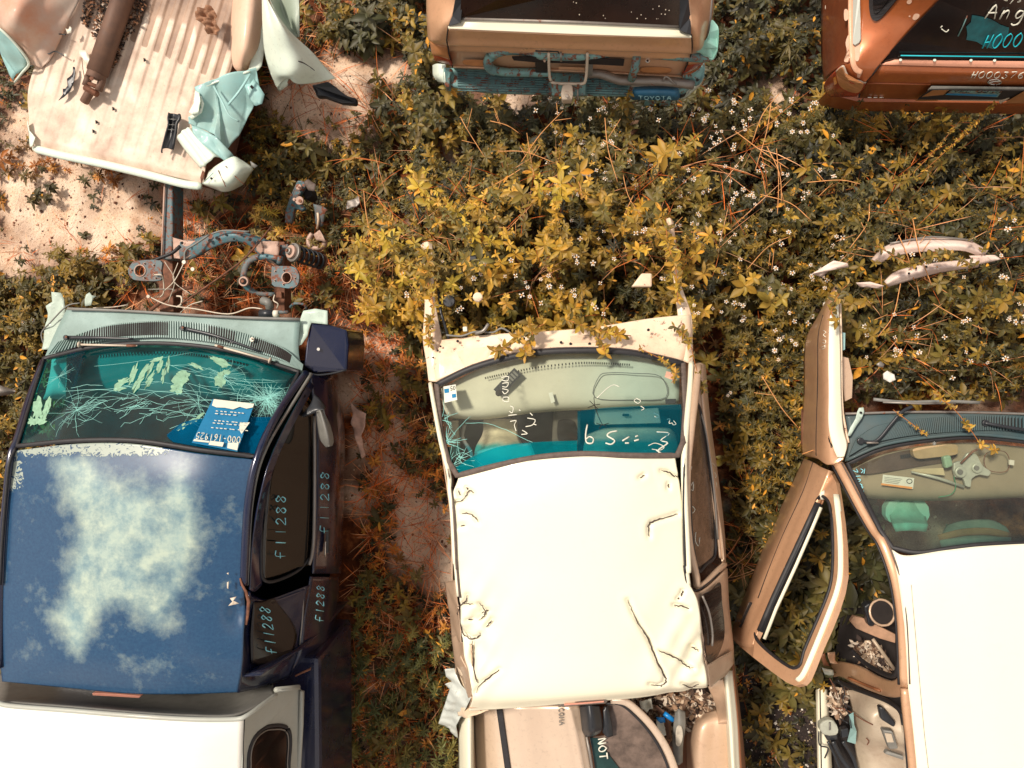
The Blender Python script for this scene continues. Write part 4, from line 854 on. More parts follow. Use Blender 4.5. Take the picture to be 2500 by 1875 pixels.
for x, y, r_ in [(607, 712, 14), (857, 692, 17), (920, 668, 16), (1003, 638, 11), (1074, 676, 10), (1143, 642, 11), (1220, 682, 16), (1292, 708, 16), (1333, 805, 13)]:
    mb.add(*disc_vf(at('G2', x, y, .70), r_ * .27125 / 400, .002, 14))
mb.build('holes', M['dark'], xm, smooth=False)
crumple('bracket', A('G2', [(1280, 700, .66), (1480, 700, .64), (1478, 830, .64), (1400, 860, .62), (1470, 915, .6), (1380, 880, .6), (1280, 780, .64)]), M['framep'], xm, .01)
crumple('bracket', A('G2', [(530, 665, .6), (620, 690, .62), (800, 700, .62), (800, 740, .62), (700, 820, .62), (640, 860, .62), (540, 850, .6)]), M['framep'], xm, .015)
def mount(pts, hole, bolts, z):
    loop = cr_closed(A('G2', pts, z), 3); h = ring_pts(at('G2', hole[0], hole[1], z), hole[2] * .27125 / 385, hole[3] * .27125 / 385, 22)
    o = plate('spring_mount', loop, M['frame'], bt, [h], thick=.02, bevel=.003); tube('hole_rim', [p + Vector((0, 0, .002)) for p in h], .004, M['framep'], o, 6, True)
    mb = MB(); mb2 = MB()
    for x, y in bolts:
        mb2.add(*disc_vf(at('G2', x, y, z + .001), .0065, .003, 12)); mb.add(*disc_vf(at('G2', x, y, z + .004), .0042, .003, 12))
    mb2.build('bolt_rings', M['framep'], o, smooth=False); mb.build('bolt_holes', M['dark'], o, smooth=False); return o
mount([(410, 870), (200, 872), (140, 910), (120, 970), (150, 1030), (220, 1050), (410, 1048), (418, 960)], (230, 962, 50, 50), [(270, 898), (153, 957), (268, 1025), (352, 912), (352, 997), (370, 1028)], .72)
mount([(1412, 940), (1430, 925), (1560, 920), (1630, 940), (1660, 1010), (1645, 1090), (1590, 1120), (1500, 1112), (1415, 1085)], (1550, 1025, 42, 46), [(1524, 960), (1624, 1030), (1520, 1086), (1446, 966), (1444, 1050)], .74)
ca = tube('control_arm', A('G2', [(1480, 850, .66), (1330, 835, .66), (1230, 860, .66), (1175, 930, .66), (1160, 1040, .66), (1190, 1110, .62), (1290, 1165, .60), (1440, 1175, .58)]), [.018] * 3 + [.020] * 20 + [.014] * 6, M['frame'], bt, 8, flat=.6, sm=4)
for x, y, z in ((1170, 1060, .67),):
    for r_, h_, mm in ((.031, .02, 'framep'), (.019, .03, 'dark'), (.011, .036, 'rust')):
        V, F = disc_vf(at('G2', x, y, z), r_, h_, 20); mesh('bushing', V, F, M[mm], ca, smooth=False, bevel=.003)
tube('pivot_tube', A('G2', [(1490, 830, .66), (1480, 900, .66)]), .016, M['frame'], ca, 8); prism('bracket', A('G2', [(1452, 1150, .6), (1500, 1150, .6), (1505, 1210, .6), (1450, 1205, .6)]), .05, M['rust'], ca)
# coil-over strut, lying outward
sa, sb = at('G2', 1600, 795, .62), at('G2', 1860, 880, .42)
ax = (sb - sa).normalized(); q = Vector((0, 0, 1)).rotation_difference(ax)
cs = tube('coil_spring', [sa.lerp(sb, t / 160) + q @ Vector((cos(t * 2 * pi * 6 / 160), sin(t * 2 * pi * 6 / 160), 0)) * .047 for t in range(161)], .0085, M['black'], bt, 8)
tube('strut_body', [sa, sb], .022, M['rust'], cs, 12)
for c, r_, h_, mm in ((sa - ax * .0, .060, .018, 'steel'), (sa - ax * .02, .042, .02, 'framep'), (sa - ax * .04, .022, .022, 'steel'), (sa - ax * .05, .010, .02, 'rust'), (sb, .05, .012, 'rust')):
    V, F = disc_vf(c, r_, h_, 24, ax); mesh('strut_cap', V, F, M[mm], cs, smooth=False, bevel=.003)
prism('bracket', A('G2', [(1480, 730, .58), (1560, 720, .58), (1560, 830, .58), (1480, 830, .58)]), .06, M['frame'], bt)
# lower second rail, hoses and wires in the empty engine bay
prism('frame_rail', A('G2', [(395, 860, .46), (520, 860, .46), (530, 1330, .46), (400, 1330, .46)]), .12, M['rust'], bt); prism('frame_rail', A('G2', [(1430, 700, .46), (1530, 700, .46), (1530, 1330, .46), (1430, 1330, .46)]), .12, M['rust'], bt)
def wires():
    r = random.Random(2)
    hs = [([(590, 740, .68), (520, 800, .7), (400, 850, .7), (360, 870, .7)], .011, 'rubber'), ([(320, 1320, .5), (450, 1220, .55), (560, 1140, .6), (700, 1110, .58)], .012, 'rust'), ([(1415, 560, .6), (1190, 830, .74), (960, 1010, .76), (600, 1260, .8)], .0055, 'rust'),
          ([(310, 1195, .9), (480, 1270, .92), (720, 1305, .92), (1020, 1352, .92), (1210, 1298, .92), (1330, 1306, .92)], .004, 'bone'), ([(590, 1340, .85), (680, 1270, .88), (790, 1235, .9)], .003, 'bone'),
          ([(850, 640, .71), (730, 720, .72), (640, 780, .72), (630, 860, .72), (640, 900, .72)], .006, 'greyplast'), ([(870, 630, .72), (990, 600, .72), (1210, 610, .72)], .005, 'greyplast'), ([(560, 1190, .7), (600, 1200, .72), (600, 1260, .72), (560, 1290, .7)], .006, 'bone'),
          ([(355, 1000, .74), (420, 1000, .75), (440, 1060, .7), (440, 1160, .68), (410, 1200, .66)], .004, 'bone'), ([(300, 1130, .7), (520, 1128, .7), (530, 1150, .7)], .003, 'steel'), ([(450, 880, .75), (540, 1050, .72), (480, 1250, .68)], .0025, 'bone'), ([(570, 890, .74), (530, 1050, .72), (690, 1180, .7)], .0025, 'bone'),
          ([(630, 880, .74), (540, 1050, .76), (450, 1140, .74)], .003, 'bone'), ([(1440, 1180, .8), (1430, 1230, .82), (1470, 1260, .82), (1460, 1300, .8)], .004, 'bone'), ([(1580, 1290, .8), (1620, 1258, .86), (1700, 1265, .86), (1725, 1300, .84)], .008, 'frame'),
          ([(120, 1270, .4), (60, 1280, .4), (0, 1285, .4)], .003, 'bone'), ([(1830, 940, .4), (1850, 1010, .3), (1925, 1170, .2), (1920, 1330, .15)], .003, 'rust')]
    for p, r_, mm in hs: tube('hose' if r_ > .005 else 'cable', A('G2', p), r_, M[mm], bt, 6, sm=5)
    for x, y, r_ in ((632, 886, .012), (312, 1195, .010), (710, 950, .012)):
        V, F = disc_vf(at('G2', x, y, .9 if y > 1100 else .74), r_, .014, 10); mesh('connector', V, F, M['bone'], bt, smooth=False)
    bo = tube('bellows_boot', A('G2', [(1330, 1230, .8), (1380, 1250, .82), (1400, 1300, .8)]), [.022 + .005 * (k % 2) for k in range(17)], M['greyplast'], bt, 12, sm=8)
    mc = tube('master_cylinder', A('G2', [(1310, 1350, .95), (1430, 1350, .95)]), .026, M['black'], bt, 14); tube('reservoir', A('G2', [(1430, 1350, .95), (1475, 1352, .95)]), .022, M['white_p'], mc, 12); tube('outlet', A('G2', [(1475, 1335, .95), (1560, 1335, .95)]), .010, M['frame'], mc, 8)
wires()
prism('firewall', A('F4', [(400, 262, 1.02), (1100, 292, 1.03), (1800, 326, 1.02), (1800, 345, 1.02), (1100, 310, 1.03), (400, 280, 1.02)]), .6, M['cowl'], bt)
# mint latch sitting on the cowl ledge
crumple('hood_latch', A('F4', [(530, 172, 1.05), (548, 158, 1.05), (560, 176, 1.05), (586, 180, 1.05), (565, 196, 1.05), (556, 236, 1.05), (516, 240, 1.05), (520, 200, 1.05)]), M['mint'], bt, .02)
tube('cable', A('F4', [(262, 470, 1.0), (250, 400, 1.0), (300, 340, 1.02), (400, 240, 1.04), (480, 220, 1.04)]), .004, M['greyplast'], bt, 6, sm=5)
tube('cable', A('F4', [(560, 250, 1.0), (680, 245, 1.0), (760, 232, 1.0)]), .003, M['bone'], bt, 6, sm=5)

# ------------------------------------------------------------------ white canopy on the bed
M['white'] = paint('sun-bleached white gelcoat', (.86, .84, .76, 1), 0, .5, .2, .1, rgb(190, 150, 120), 0, .006, .7, spots=.1)
M['offwhite'] = paint('grey white trim paint', rgb(176, 178, 168), 0, .4, .2, .25, rgb(140, 120, 100), 0, .01, spots=.3)
cn_ = thing('truck_canopy', 'white fibreglass canopy with a rounded side window, fitted on the bed of the blue pickup', 'truck canopy', at('P', 330, 1800, 1.06))
sheet('canopy_roof', [A('F5', [(-60, 1280, 1.60), (400, 1305, 1.66), (800, 1340, 1.68), (1150, 1362, 1.66), (1462, 1355, 1.62)]), A('F5', [(-80, 1500, 1.62), (400, 1500, 1.69), (800, 1500, 1.70), (1150, 1500, 1.69), (1458, 1500, 1.62)]),
                     A('F5', [(-100, 1800, 1.62), (400, 1800, 1.69), (800, 1800, 1.71), (1150, 1800, 1.69), (1450, 1800, 1.62)]), A('F5', [(-100, 2300, 1.62), (400, 2300, 1.69), (800, 2300, 1.71), (1150, 2300, 1.69), (1440, 2300, 1.62)])], M['white'], cn_, 8, 8, .01)
win_o = [(1490, 1700), (1495, 1560), (1530, 1470), (1590, 1415), (1650, 1400), (1710, 1405), (1740, 1440), (1745, 1520), (1735, 1640), (1725, 1900), (1480, 1900)]
def canopy_side_z(x): return 1.62 - (x - 1465) / (1800 - 1465) * .50
side_loop = [(1470, 1358), (1560, 1290), (1650, 1225), (1660, 1185), (1790, 1170), (1812, 1195), (1805, 1400), (1790, 1650), (1780, 2300), (1445, 2300)]
hole = [at('F5', x, y, canopy_side_z(x)) for x, y in win_o]
plate('canopy_side', [at('F5', x, y, canopy_side_z(x)) for x, y in side_loop], M['offwhite'], cn_, [cr_closed(hole, 3)], thick=.012)
o = tube('side_window', cr_closed([h + Vector((0, 0, .006)) for h in hole], 3), .010, M['rubber'], cn_, 8, True)
plate('pane', [h - Vector((0, 0, .02)) for h in hole], plain('black tinted pane', rgb(30, 24, 22), .1, 0, .1, 10, 0), o, thick=.003)
tube('inner_trim', cr_closed([h + Vector((0, 0, .002)) for h in inset(hole, .022)], 3), .004, M['steel'], o, 6, True)
tube('seam', A('F5', [(1467, 1358, 1.628), (1462, 1500, 1.628), (1452, 1900, 1.628)]), .003, M['dark'], cn_, 4)
fw = sheet('front_wall', [A('F5', [(-40, 1268, 1.60), (400, 1300, 1.655), (800, 1335, 1.675), (1150, 1355, 1.655), (1400, 1352, 1.62), (1560, 1285, 1.5), (1650, 1222, 1.37)]), A('F5', [(-20, 1220, 1.45), (400, 1255, 1.45), (800, 1290, 1.45), (1150, 1305, 1.45), (1400, 1300, 1.42), (1540, 1240, 1.38), (1640, 1195, 1.32)]),
                       A('F5', [(0, 1100, 1.1), (400, 1140, 1.1), (800, 1160, 1.1), (1150, 1170, 1.1), (1400, 1160, 1.1), (1540, 1140, 1.1), (1640, 1110, 1.1)])], M['greyplast'], cn_, 6, 6, .01)
tube('front_lip', A('F5', [(-20, 1262, 1.63), (60, 1285, 1.64), (400, 1312, 1.675), (800, 1345, 1.69), (1150, 1366, 1.675), (1400, 1366, 1.64), (1480, 1345, 1.62), (1570, 1282, 1.52), (1655, 1220, 1.39)]), .012, M['offwhite'], cn_, 8, sm=5)
tube('canopy_edge', A('F5', [(1655, 1190, 1.37), (1790, 1174, 1.15), (1812, 1200, 1.13), (1806, 1400, 1.13), (1792, 1650, 1.13), (1780, 2300, 1.13)]), .014, M['offwhite'], cn_, 8, sm=1)
# ================================================================== helpers for projecting marks onto built sheets
class Surf:
    """a built sheet that marks and small parts can be laid on"""
    def __init__(s, rows, n=14):
        V, _ = gridsurf(rows, n, n); s.z = np.array([v.z for v in V]); s.p = np.array([px_of(v) for v in V])
    def zat(s, x, y):
        d = (s.p[:, 0] - x) ** 2 + (s.p[:, 1] - y) ** 2; i = np.argpartition(d, 4)[:4]; w_ = 1 / (d[i] + 1); return float((s.z[i] * w_).sum() / w_.sum())
    def __call__(s, fr, x, y, lift=.003):
        ox, oy, k = FR[fr]; X, Y = ox + x * k, oy + y * k; return at('P', X, Y, s.zat(X, Y) + lift)
def strokes(name, surf, fr, lines, r, mat, parent, lift=.006, jag=0, sm=3, vary=False, seed=0, flat=.5, nv=5):
    mb = MB(); rd = random.Random(seed)
    for ln in lines:
        P = [surf(fr, x, y, lift) for x, y in ln]
        if sm > 1: P = cr_pts(P, sm)
        if jag: P = [p + Vector((rd.gauss(0, jag), rd.gauss(0, jag), 0)) for p in P]
        m = len(P); R = [r * (.25 + rd.uniform(.5, 1.3) * sin(pi * (i + .5) / m) ** .6) if vary else r for i in range(m)]
        mb.add(*tube_vf(P, R, nv, flat=flat))
    return mb.build(name, mat, parent)
# ================================================================== CUT-OFF TRUCK BED, TOP LEFT
ZB = .60
cb = thing('cut_truck_bed', 'cut-off pale truck bed with a ribbed floor and torn mint corner lying on the ground', 'truck bed', at('F1', 650, 400, 0))
def bed_mat():
    m, n, l, b = newmat('stained bed floor'); co = n.new('ShaderNodeTexCoord').outputs['Object']
    s = n.new('ShaderNodeAttribute'); s.attribute_name = 'stain'; n1 = noise(n, l, 5, 8, .65, co); n2 = noise(n, l, 50, 6, .75, co)
    base = ramp(n, l, n1.outputs['Fac'], [(.3, rgb(186, 156, 136)), (.5, rgb(218, 194, 172)), (.68, rgb(236, 220, 202))])
    st = ramp(n, l, n1.outputs['Fac'], [(.35, rgb(120, 92, 74)), (.65, rgb(170, 134, 108))])
    ad = n.new('ShaderNodeMath'); ad.operation = 'MULTIPLY_ADD'; l.new(n1.outputs['Fac'], ad.inputs[0]); ad.inputs[1].default_value = .35; l.new(s.outputs['Fac'], ad.inputs[2])
    k = ramp(n, l, ad.outputs[0], [(.50, BW0), (.60, (.75, .75, .75, 1)), (1, (.9, .9, .9, 1))])
    c = mixc(n, l, k.outputs['Color'], base.outputs['Color'], st.outputs['Color'])
    sp = ramp(n, l, n2.outputs['Fac'], [(.6, BW0), (.72, (.55, .55, .55, 1))]); c = mixc(n, l, sp.outputs['Color'], c, rgb(110, 70, 50))
    l.new(c, b.inputs['Base Color']); b.inputs['Roughness'].default_value = .6
    bp = n.new('ShaderNodeBump'); bp.inputs['Strength'].default_value = .3; bp.inputs['Distance'].default_value = .003; l.new(n2.outputs['Fac'], bp.inputs['Height']); l.new(bp.outputs[0], b.inputs['Normal']); return m
def rib(x, y):    # F1 frame -> 0 valley .. 1 ridge
    s = (x + .31 * y - 878) / 78.0; f = s - math.floor(s); t = abs(f - .5) * 2       # t=1 on the ridge line
    return float(sstep(.38, .72, t))
def bedwarp(v, u, t):
    x, y = px_of(v); x /= .42194; y /= .42194; f = 1 - float(sstep(770, 800, y - (x - 200) * .21 ))
    v.z += .010 * rib(x, y) * f * (1 - .72 * float(sstep(380, 640, y - (x - 600) * .1))) + .01 * sin(x * .004) - .02 * float(sstep(800, 860, y - (x - 200) * .22)); return v
frow = [A('F1', [(545, -160, ZB), (800, -160, ZB), (1100, -160, ZB), (1440, -160, ZB)]), A('F1', [(330, 150, ZB), (640, 160, ZB), (980, 200, ZB), (1380, 250, ZB)]),
        A('F1', [(180, 480, ZB), (520, 520, ZB), (880, 580, ZB), (1250, 640, ZB)]), A('F1', [(172, 700, ZB), (520, 760, ZB), (860, 830, ZB), (1200, 890, ZB)]), A('F1', [(196, 862, ZB), (520, 920, ZB), (860, 990, ZB), (1168, 1060, ZB)])]
bf = sheet('bed_floor', frow, bed_mat(), cb, 70, 24, .006, bedwarp)
def stain_fn(x, y):
    x = x / .42194; y = y / .42194; s = (x + .31 * y - 878) / 78.0; f = s - np.floor(s); t = np.abs(f - .5) * 2; valley = 1 - sstep(.38, .6, t)
    lim = 250 + (x - 790) * .47; above = sstep(-10, 10, lim - y) * sstep(700, 760, x)
    hi = sstep(20, 200, 300 + (x - 790) * .25 - 100 - y) * .5 * sstep(600, 800, x); left = sstep(0, 120, 420 - y + (300 - x) * .6) * .45
    return np.maximum(np.maximum(valley * above * .75, hi), np.maximum(left * .8, np.exp(-((x - 1200) / 90) ** 2 - ((y - 170) / 130) ** 2) * .6))
attr_paint(bf, 'stain', stain_fn)
M['pinkdirt'] = paint('pink dusty mint paint', rgb(206, 184, 166), 0, .5, .1, .95, rgb(206, 140, 108), .12, .01, 1.3, spots=.2)
sheet('wheel_arch', [A('G3', [(-150, -150, .85), (200, -150, .85), (560, -150, .74), (870, -150, .64)]), A('G3', [(-110, 60, .84), (180, 80, .88), (460, 90, .76), (770, 100, .645)]),
                     A('G3', [(-20, 280, .80), (190, 270, .84), (420, 310, .74), (660, 350, .64)]), A('G3', [(130, 450, .70), (250, 470, .71), (390, 520, .67), (510, 600, .635)]), A('G3', [(285, 640, .635), (320, 655, .63), (360, 670, .63), (420, 690, .625)])], M['pinkdirt'], cb, 10, 10, .005, lambda v, u, t: Vector((v.x, v.y, v.z + .018 * abs(sin(u * 9 + t * 5)) * sin(pi * t))))
sheet('wheel_arch', [A('G4', [(560, -60, .61), (620, -60, .76), (720, -60, .78), (815, -60, .70)]), A('G4', [(540, 200, .61), (610, 190, .77), (700, 180, .79), (805, 180, .70)]),
                     A('G4', [(542, 400, .61), (610, 400, .76), (680, 400, .77), (770, 380, .68)]), A('G4', [(560, 530, .61), (610, 540, .68), (660, 530, .69), (730, 480, .66)]), A('G4', [(600, 585, .61), (640, 600, .62), (670, 590, .62), (700, 570, .62)])],
      paint('dusty pink arch', rgb(226, 192, 166), 0, .5, .1, .5, rgb(206, 150, 120), 0, .008), cb, 8, 8, .005)
M['teal'] = paint('chalky teal paint', rgb(152, 196, 194), 0, .5, .1, .4, rgb(160, 150, 124), .2, .008, 1.2, spots=.2)
M['mintw'] = paint('mint white gloss paint', rgb(222, 234, 218), 0, .3, .4, .12, rgb(150, 130, 110), .16, .006)
crumple('arch_flange', A('G4', [(815, -60, .70), (825, 200, .68), (815, 430, .66), (800, 540, .66), (765, 580, .66), (690, 575, .66), (740, 400, .68), (790, 200, .7)]), M['mintw'], cb, .012, seed=4)
crumple('side_panel', A('G4', [(275, 725, .70), (420, 662, .72), (700, 577, .72), (772, 572, .68), (782, 650, .66), (800, 720, .64), (822, 770, .62), (800, 840, .62), (740, 870, .62), (680, 1000, .6), (620, 1120, .58), (548, 1232, .56), (500, 1180, .62), (440, 1110, .66), (360, 1070, .66), (290, 1045, .66), (225, 1015, .68), (215, 960, .70), (296, 900, .70), (312, 840, .70), (292, 770, .70)]), M['teal'], cb, .045, 4, seed=11, el=.014, fs=1.1,
        fn=lambda c: -.04 * math.exp(-((px_of(c)[0] - 505) / 30) ** 2 - ((px_of(c)[1] - 260) / 40) ** 2))
tube('fold', A('G4', [(405, 700, .76), (470, 820, .77), (530, 935, .77), (610, 985, .75)]), .007, M['teal'], cb, 6, flat=.6, sm=4); tube('fold', A('G4', [(520, 850, .77), (610, 740, .78), (700, 600, .76)]), .008, M['teal'], cb, 6, flat=.6, sm=4)
tube('torn_edge', A('G4', [(700, 577, .735), (600, 605, .745), (420, 664, .745), (272, 728, .73), (290, 770, .735), (312, 840, .735), (296, 905, .735), (220, 955, .73)]), [.006, .009, .006, .01, .007, .011, .006, .009, .012, .008, .013, .007, .012, .01, .014], M['mintw'], cb, 6, sm=2, flat=.6)
crumple('torn_lip', A('G4', [(262, 740, .735), (300, 760, .735), (312, 830, .735), (290, 925, .735), (240, 935, .735), (212, 915, .735), (250, 840, .735)]), M['mintw'], cb, .025, seed=5)
crumple('bracket', A('G4', [(730, 640, .70), (790, 720, .70), (822, 770, .69), (800, 845, .69), (745, 860, .70), (700, 800, .71), (660, 700, .71)]), M['teal'], cb, .01, seed=6)
tube('slot_hole', A('G4', [(705, 695, .735), (722, 715, .735)]), .009, M['dark'], cb, 8, flat=.3)
# rolled lip along the front, corner post and lamp corner
tube('front_lip', A('F1', [(192, 858, .595), (360, 900, .60), (600, 950, .60), (850, 1010, .60), (1050, 1062, .60), (1166, 1078, .60)]), [.012] + [.026] * 29 + [.016], M['mintw'], cb, 10, sm=6, flat=.7)
crumple('end_lip', A('F1', [(172, 700, .62), (180, 760, .62), (215, 800, .62), (200, 850, .61), (188, 858, .6), (178, 780, .6), (166, 730, .6)]), M['mintw'], cb, .02, seed=9)
sheet('corner_post', [A('G4', [(105, 1125, .66), (150, 1065, .69), (215, 1035, .68), (270, 1090, .62)]), A('G4', [(180, 1230, .66), (240, 1180, .70), (300, 1140, .69), (350, 1190, .62)]), A('G4', [(300, 1370, .66), (350, 1330, .71), (430, 1270, .70), (520, 1310, .62)])], M['mintw'], cb, 8, 8, .005,
      lambda v, u, t: Vector((v.x, v.y, v.z + .012 * abs(sin(u * 13)))))
crumple('film_edge', A('G4', [(230, 1010, .69), (300, 1045, .69), (360, 1075, .69), (430, 1110, .69), (500, 1185, .68), (555, 1240, .66), (590, 1285, .62), (520, 1320, .66), (440, 1260, .68), (330, 1180, .69), (250, 1090, .69)]), M['teal'], cb, .02, seed=12)
sheet('corner_shell', [A('G4', [(365, 1385, .63), (440, 1330, .72), (560, 1268, .72), (640, 1300, .66)]), A('G4', [(340, 1450, .62), (460, 1430, .75), (590, 1380, .76), (722, 1362, .64)]), A('G4', [(312, 1490, .60), (460, 1500, .72), (580, 1480, .72), (700, 1410, .60)]), A('G4', [(420, 1535, .55), (480, 1555, .62), (550, 1545, .62), (640, 1500, .55)])], M['mintw'], cb, 8, 8, .005)
for ln in ([(440, 1380), (470, 1440), (500, 1510)], [(500, 1345), (570, 1420), (650, 1495)]): tube('rust_seam', [at('G4', x, y, .765 - .0002 * abs(x - 540)) for x, y in ln], .003, M['rust'], cb, 5, sm=4)
tube('panel_crease', A('G4', [(330, 1530 - 60, .68), (400, 1400, .73)]), .003, M['teal'], cb, 5); V, F = disc_vf(at('G4', 388, 1447, .73), .007, .008, 10); mesh('rivet', V, F, M['dark'], cb)
crumple('lamp_scrap', A('G4', [(708, 1310, .66), (740, 1330, .66), (765, 1345, .66), (740, 1365, .66), (712, 1350, .66)]), M['greyplast'], cb, .02)
crumple('rusty_tear', A('G4', [(318, 1380, .62), (335, 1400, .63), (322, 1450, .63), (306, 1495, .61), (300, 1440, .62)]), M['rust'], cb, .01)
crumple('side_scrap', A('G3', [(-40, 260, .80), (60, 340, .78), (190, 480, .72), (292, 635, .66), (270, 700, .62), (190, 760, .58), (150, 830, .52), (110, 760, .52), (60, 640, .55), (0, 500, .6), (-40, 470, .62)]), M['teal'], cb, .02, seed=14)
tube('side_scrap_edge', A('G3', [(-40, 262, .83), (60, 345, .81), (190, 485, .75), (292, 640, .68), (230, 730, .63), (150, 832, .55)]), .008, M['mintw'], cb, 6, sm=3)
crumple('rusty_bracket', A('G3', [(190, 770, .56), (300, 770, .58), (352, 800, .58), (340, 862, .56), (240, 830, .55)]), M['rust'], cb, .012)
prism('bed_underframe', A('F1', [(260, 860, .50), (1150, 1030, .50), (1300, 400, .50), (1400, -160, .50), (420, -160, .50), (240, 420, .50)]), .4, M['rust'], cb)
for x, y in ((655, 628), (558, 705), (540, 758), (836, 345)):
    crumple('rust_spot', A('F1', [(x - 6, y - 10, ZB + .022), (x + 6, y - 6, ZB + .022), (x + 8, y + 8, ZB + .022), (x - 4, y + 12, ZB + .022)]), M['dark'], bf, .002)
# white torn fender hanging off the bed
tf = thing('torn_fender', 'white torn fender sheet with a pointed flap beside the cut-off truck bed', 'fender', at('G4', 1000, 300, 0))
sheet('flap', [A('G4', [(802, -60, .92), (810, -60, .95), (830, -30, .96), (860, 20, .9)]), A('G4', [(806, 200, .86), (870, 200, .94), (960, 210, .96), (1020, 250, .86)]), A('G4', [(822, 420, .76), (930, 420, .86), (1060, 420, .86), (1200, 420, .74)]),
               A('G4', [(870, 600, .66), (960, 600, .78), (1100, 580, .80), (1310, 545, .64)]), A('G4', [(925, 720, .58), (1005, 640, .72), (1110, 690, .70), (1395, 640, .58)])], M['mintw'], tf, 12, 12, .004, lambda v, u, t: Vector((v.x, v.y, v.z + .02 * abs(sin(u * 6 + 1)) * (1 - .3 * t))))
crumple('flap_point', A('G4', [(868, 596, .68), (990, 600, .74), (1040, 622, .73), (1008, 650, .70), (1002, 700, .64), (940, 746, .56), (905, 690, .60)]), M['mintw'], tf, .008, seed=16)
sheet('inner_fold', [A('G4', [(835, -60, .84), (930, -60, .70), (1030, -60, .78), (1092, -60, .80)]), A('G4', [(900, 80, .82), (960, 80, .68), (1040, 80, .78), (1096, 80, .80)]), A('G4', [(960, 190, .82), (1010, 190, .70), (1060, 190, .78), (1098, 190, .78)]), A('G4', [(1060, 300, .80), (1080, 300, .76), (1092, 300, .76), (1102, 300, .75)])],
      paint('mint paint with painted shade', rgb(160, 172, 156), 0, .45, .2, .3, rgb(120, 100, 80), .1), tf, 8, 8, .004)  # greyer mint paints the shading of the downward curve
tube('dark_tear', A('G4', [(1088, 495, .86), (1130, 510, .855), (1180, 540, .84), (1222, 572, .80)]), [.003, .005, .004, .003, .002, .003, .002], M['dark'], tf, 5, sm=2, flat=.4)
crumple('rusty_notch', A('G4', [(1002, 665, .70), (1045, 622, .735), (1052, 645, .72), (1010, 700, .68)]), M['rust'], tf, .004)
bl = prism('black_trim', A('G4', [(1192, 686, .5), (1330, 655, .52), (1400, 712, .5), (1480, 772, .46), (1562, 792, .42), (1560, 848, .40), (1440, 836, .44), (1300, 786, .48), (1236, 786, .48), (1222, 740, .5)]), .05, M['black'], None, .012)
tag(bl, 'curved black plastic trim strip poking out from under the torn white fender', 'plastic trim')
# ---------------- things lying on the ribbed floor
ds = thing('driveshaft', 'brown rusty driveshaft lying across the ribbed bed floor', 'driveshaft', at('G3', 1100, 400, ZB))
M['brown'] = paint('brown oxidised steel', rgb(96, 72, 60), .25, .6, 0, .6, rgb(150, 110, 86), .3, .03, 2)
da, db_ = at('G3', 985, 740, ZB + .085), at('G3', 1330, -260, ZB + .085); dax = (da - db_).normalized()
tube('shaft_tube', [db_, db_.lerp(da, .5), da], .062, M['brown'], ds, 20)
V, F = disc_vf(da - dax * .01, .056, .05, 22, dax); mesh('weld_collar', V, F, M['brown'], ds, bevel=.006)
for x in (-.045, .045):
    side = dax.cross(Vector((0, 0, 1))).normalized(); c = da + dax * .05 + side * x; prism_c = tube_vf([c - dax * .02, c + dax * .05], .022, 8); mesh('yoke_ear', prism_c[0], prism_c[1], M['brown'], ds)
side = dax.cross(Vector((0, 0, 1))).normalized(); V, F = tube_vf([da + dax * .08 - side * .055, da + dax * .08 + side * .055], .014, 10); mesh('cross_joint', V, F, M['rust'], ds)
V, F = disc_vf(at('G3', 932, 795, ZB + .13), .014, .006, 18); mesh('bearing_cap', V, F, M['rust'], ds, bevel=.002)
fa, fb = at('G3', 862, 885, ZB + .09), at('G3', 985, 955, ZB + .07); V, F = tube_vf([fa, fb], .021, 8, flat=1.6); mesh('flange', V, F, M['rust'], ds, bevel=.003)
V, F = tube_vf([at('G3', 915, 925, ZB + .07), at('G3', 850, 1035, ZB + .05)], .026, 14); mesh('stub_shaft', V, F, M['brown'], ds, bevel=.003)
sbk = thing('black_bracket', 'black moulded plastic bracket lying on the bed floor near the torn corner', 'plastic bracket', at('G3', 1720, 1350, ZB))
sheet('bracket_body', [A('G3', [(1712, 1145, .66), (1760, 1150, .645), (1812, 1160, .66)]), A('G3', [(1708, 1230, .665), (1750, 1240, .64), (1800, 1240, .665)]), A('G3', [(1690, 1330, .66), (1735, 1330, .64), (1775, 1335, .66)]), A('G3', [(1665, 1420, .655), (1720, 1420, .64), (1765, 1430, .655)]), A('G3', [(1640, 1510, .65), (1690, 1500, .64), (1735, 1515, .65)])], M['black'], sbk, 6, 8, .006)
tube('rim', A('G3', [(1712, 1142, .675), (1700, 1200, .68), (1705, 1260, .68), (1680, 1350, .675), (1640, 1510, .665), (1640, 1550, .66)]), .005, M['black'], sbk, 6, sm=3)
tube('rim', A('G3', [(1815, 1158, .675), (1820, 1200, .68), (1790, 1250, .68), (1780, 1340, .675), (1745, 1515, .665)]), .009, M['black'], sbk, 6, sm=3)
for y in (1205, 1260, 1310): tube('rib', A('G3', [(1705 - (y - 1205) * .2, y, .665), (1790 - (y - 1205) * .2, y + 6, .665)]), .0035, M['greyplast'], sbk, 5)
o = crumple('plastic_shard', A('G3', [(742, 678, .64), (762, 682, .64), (768, 745, .64), (745, 860, .64), (715, 920, .64), (650, 985, .64), (596, 1020, .64), (640, 960, .64), (640, 900, .64), (665, 900, .64), (690, 870, .64), (682, 800, .64), (730, 760, .64), (745, 730, .64)]), M['black'], None, .006); tag(o, 'jagged dark plastic shard lying left of the driveshaft end', 'plastic shard')
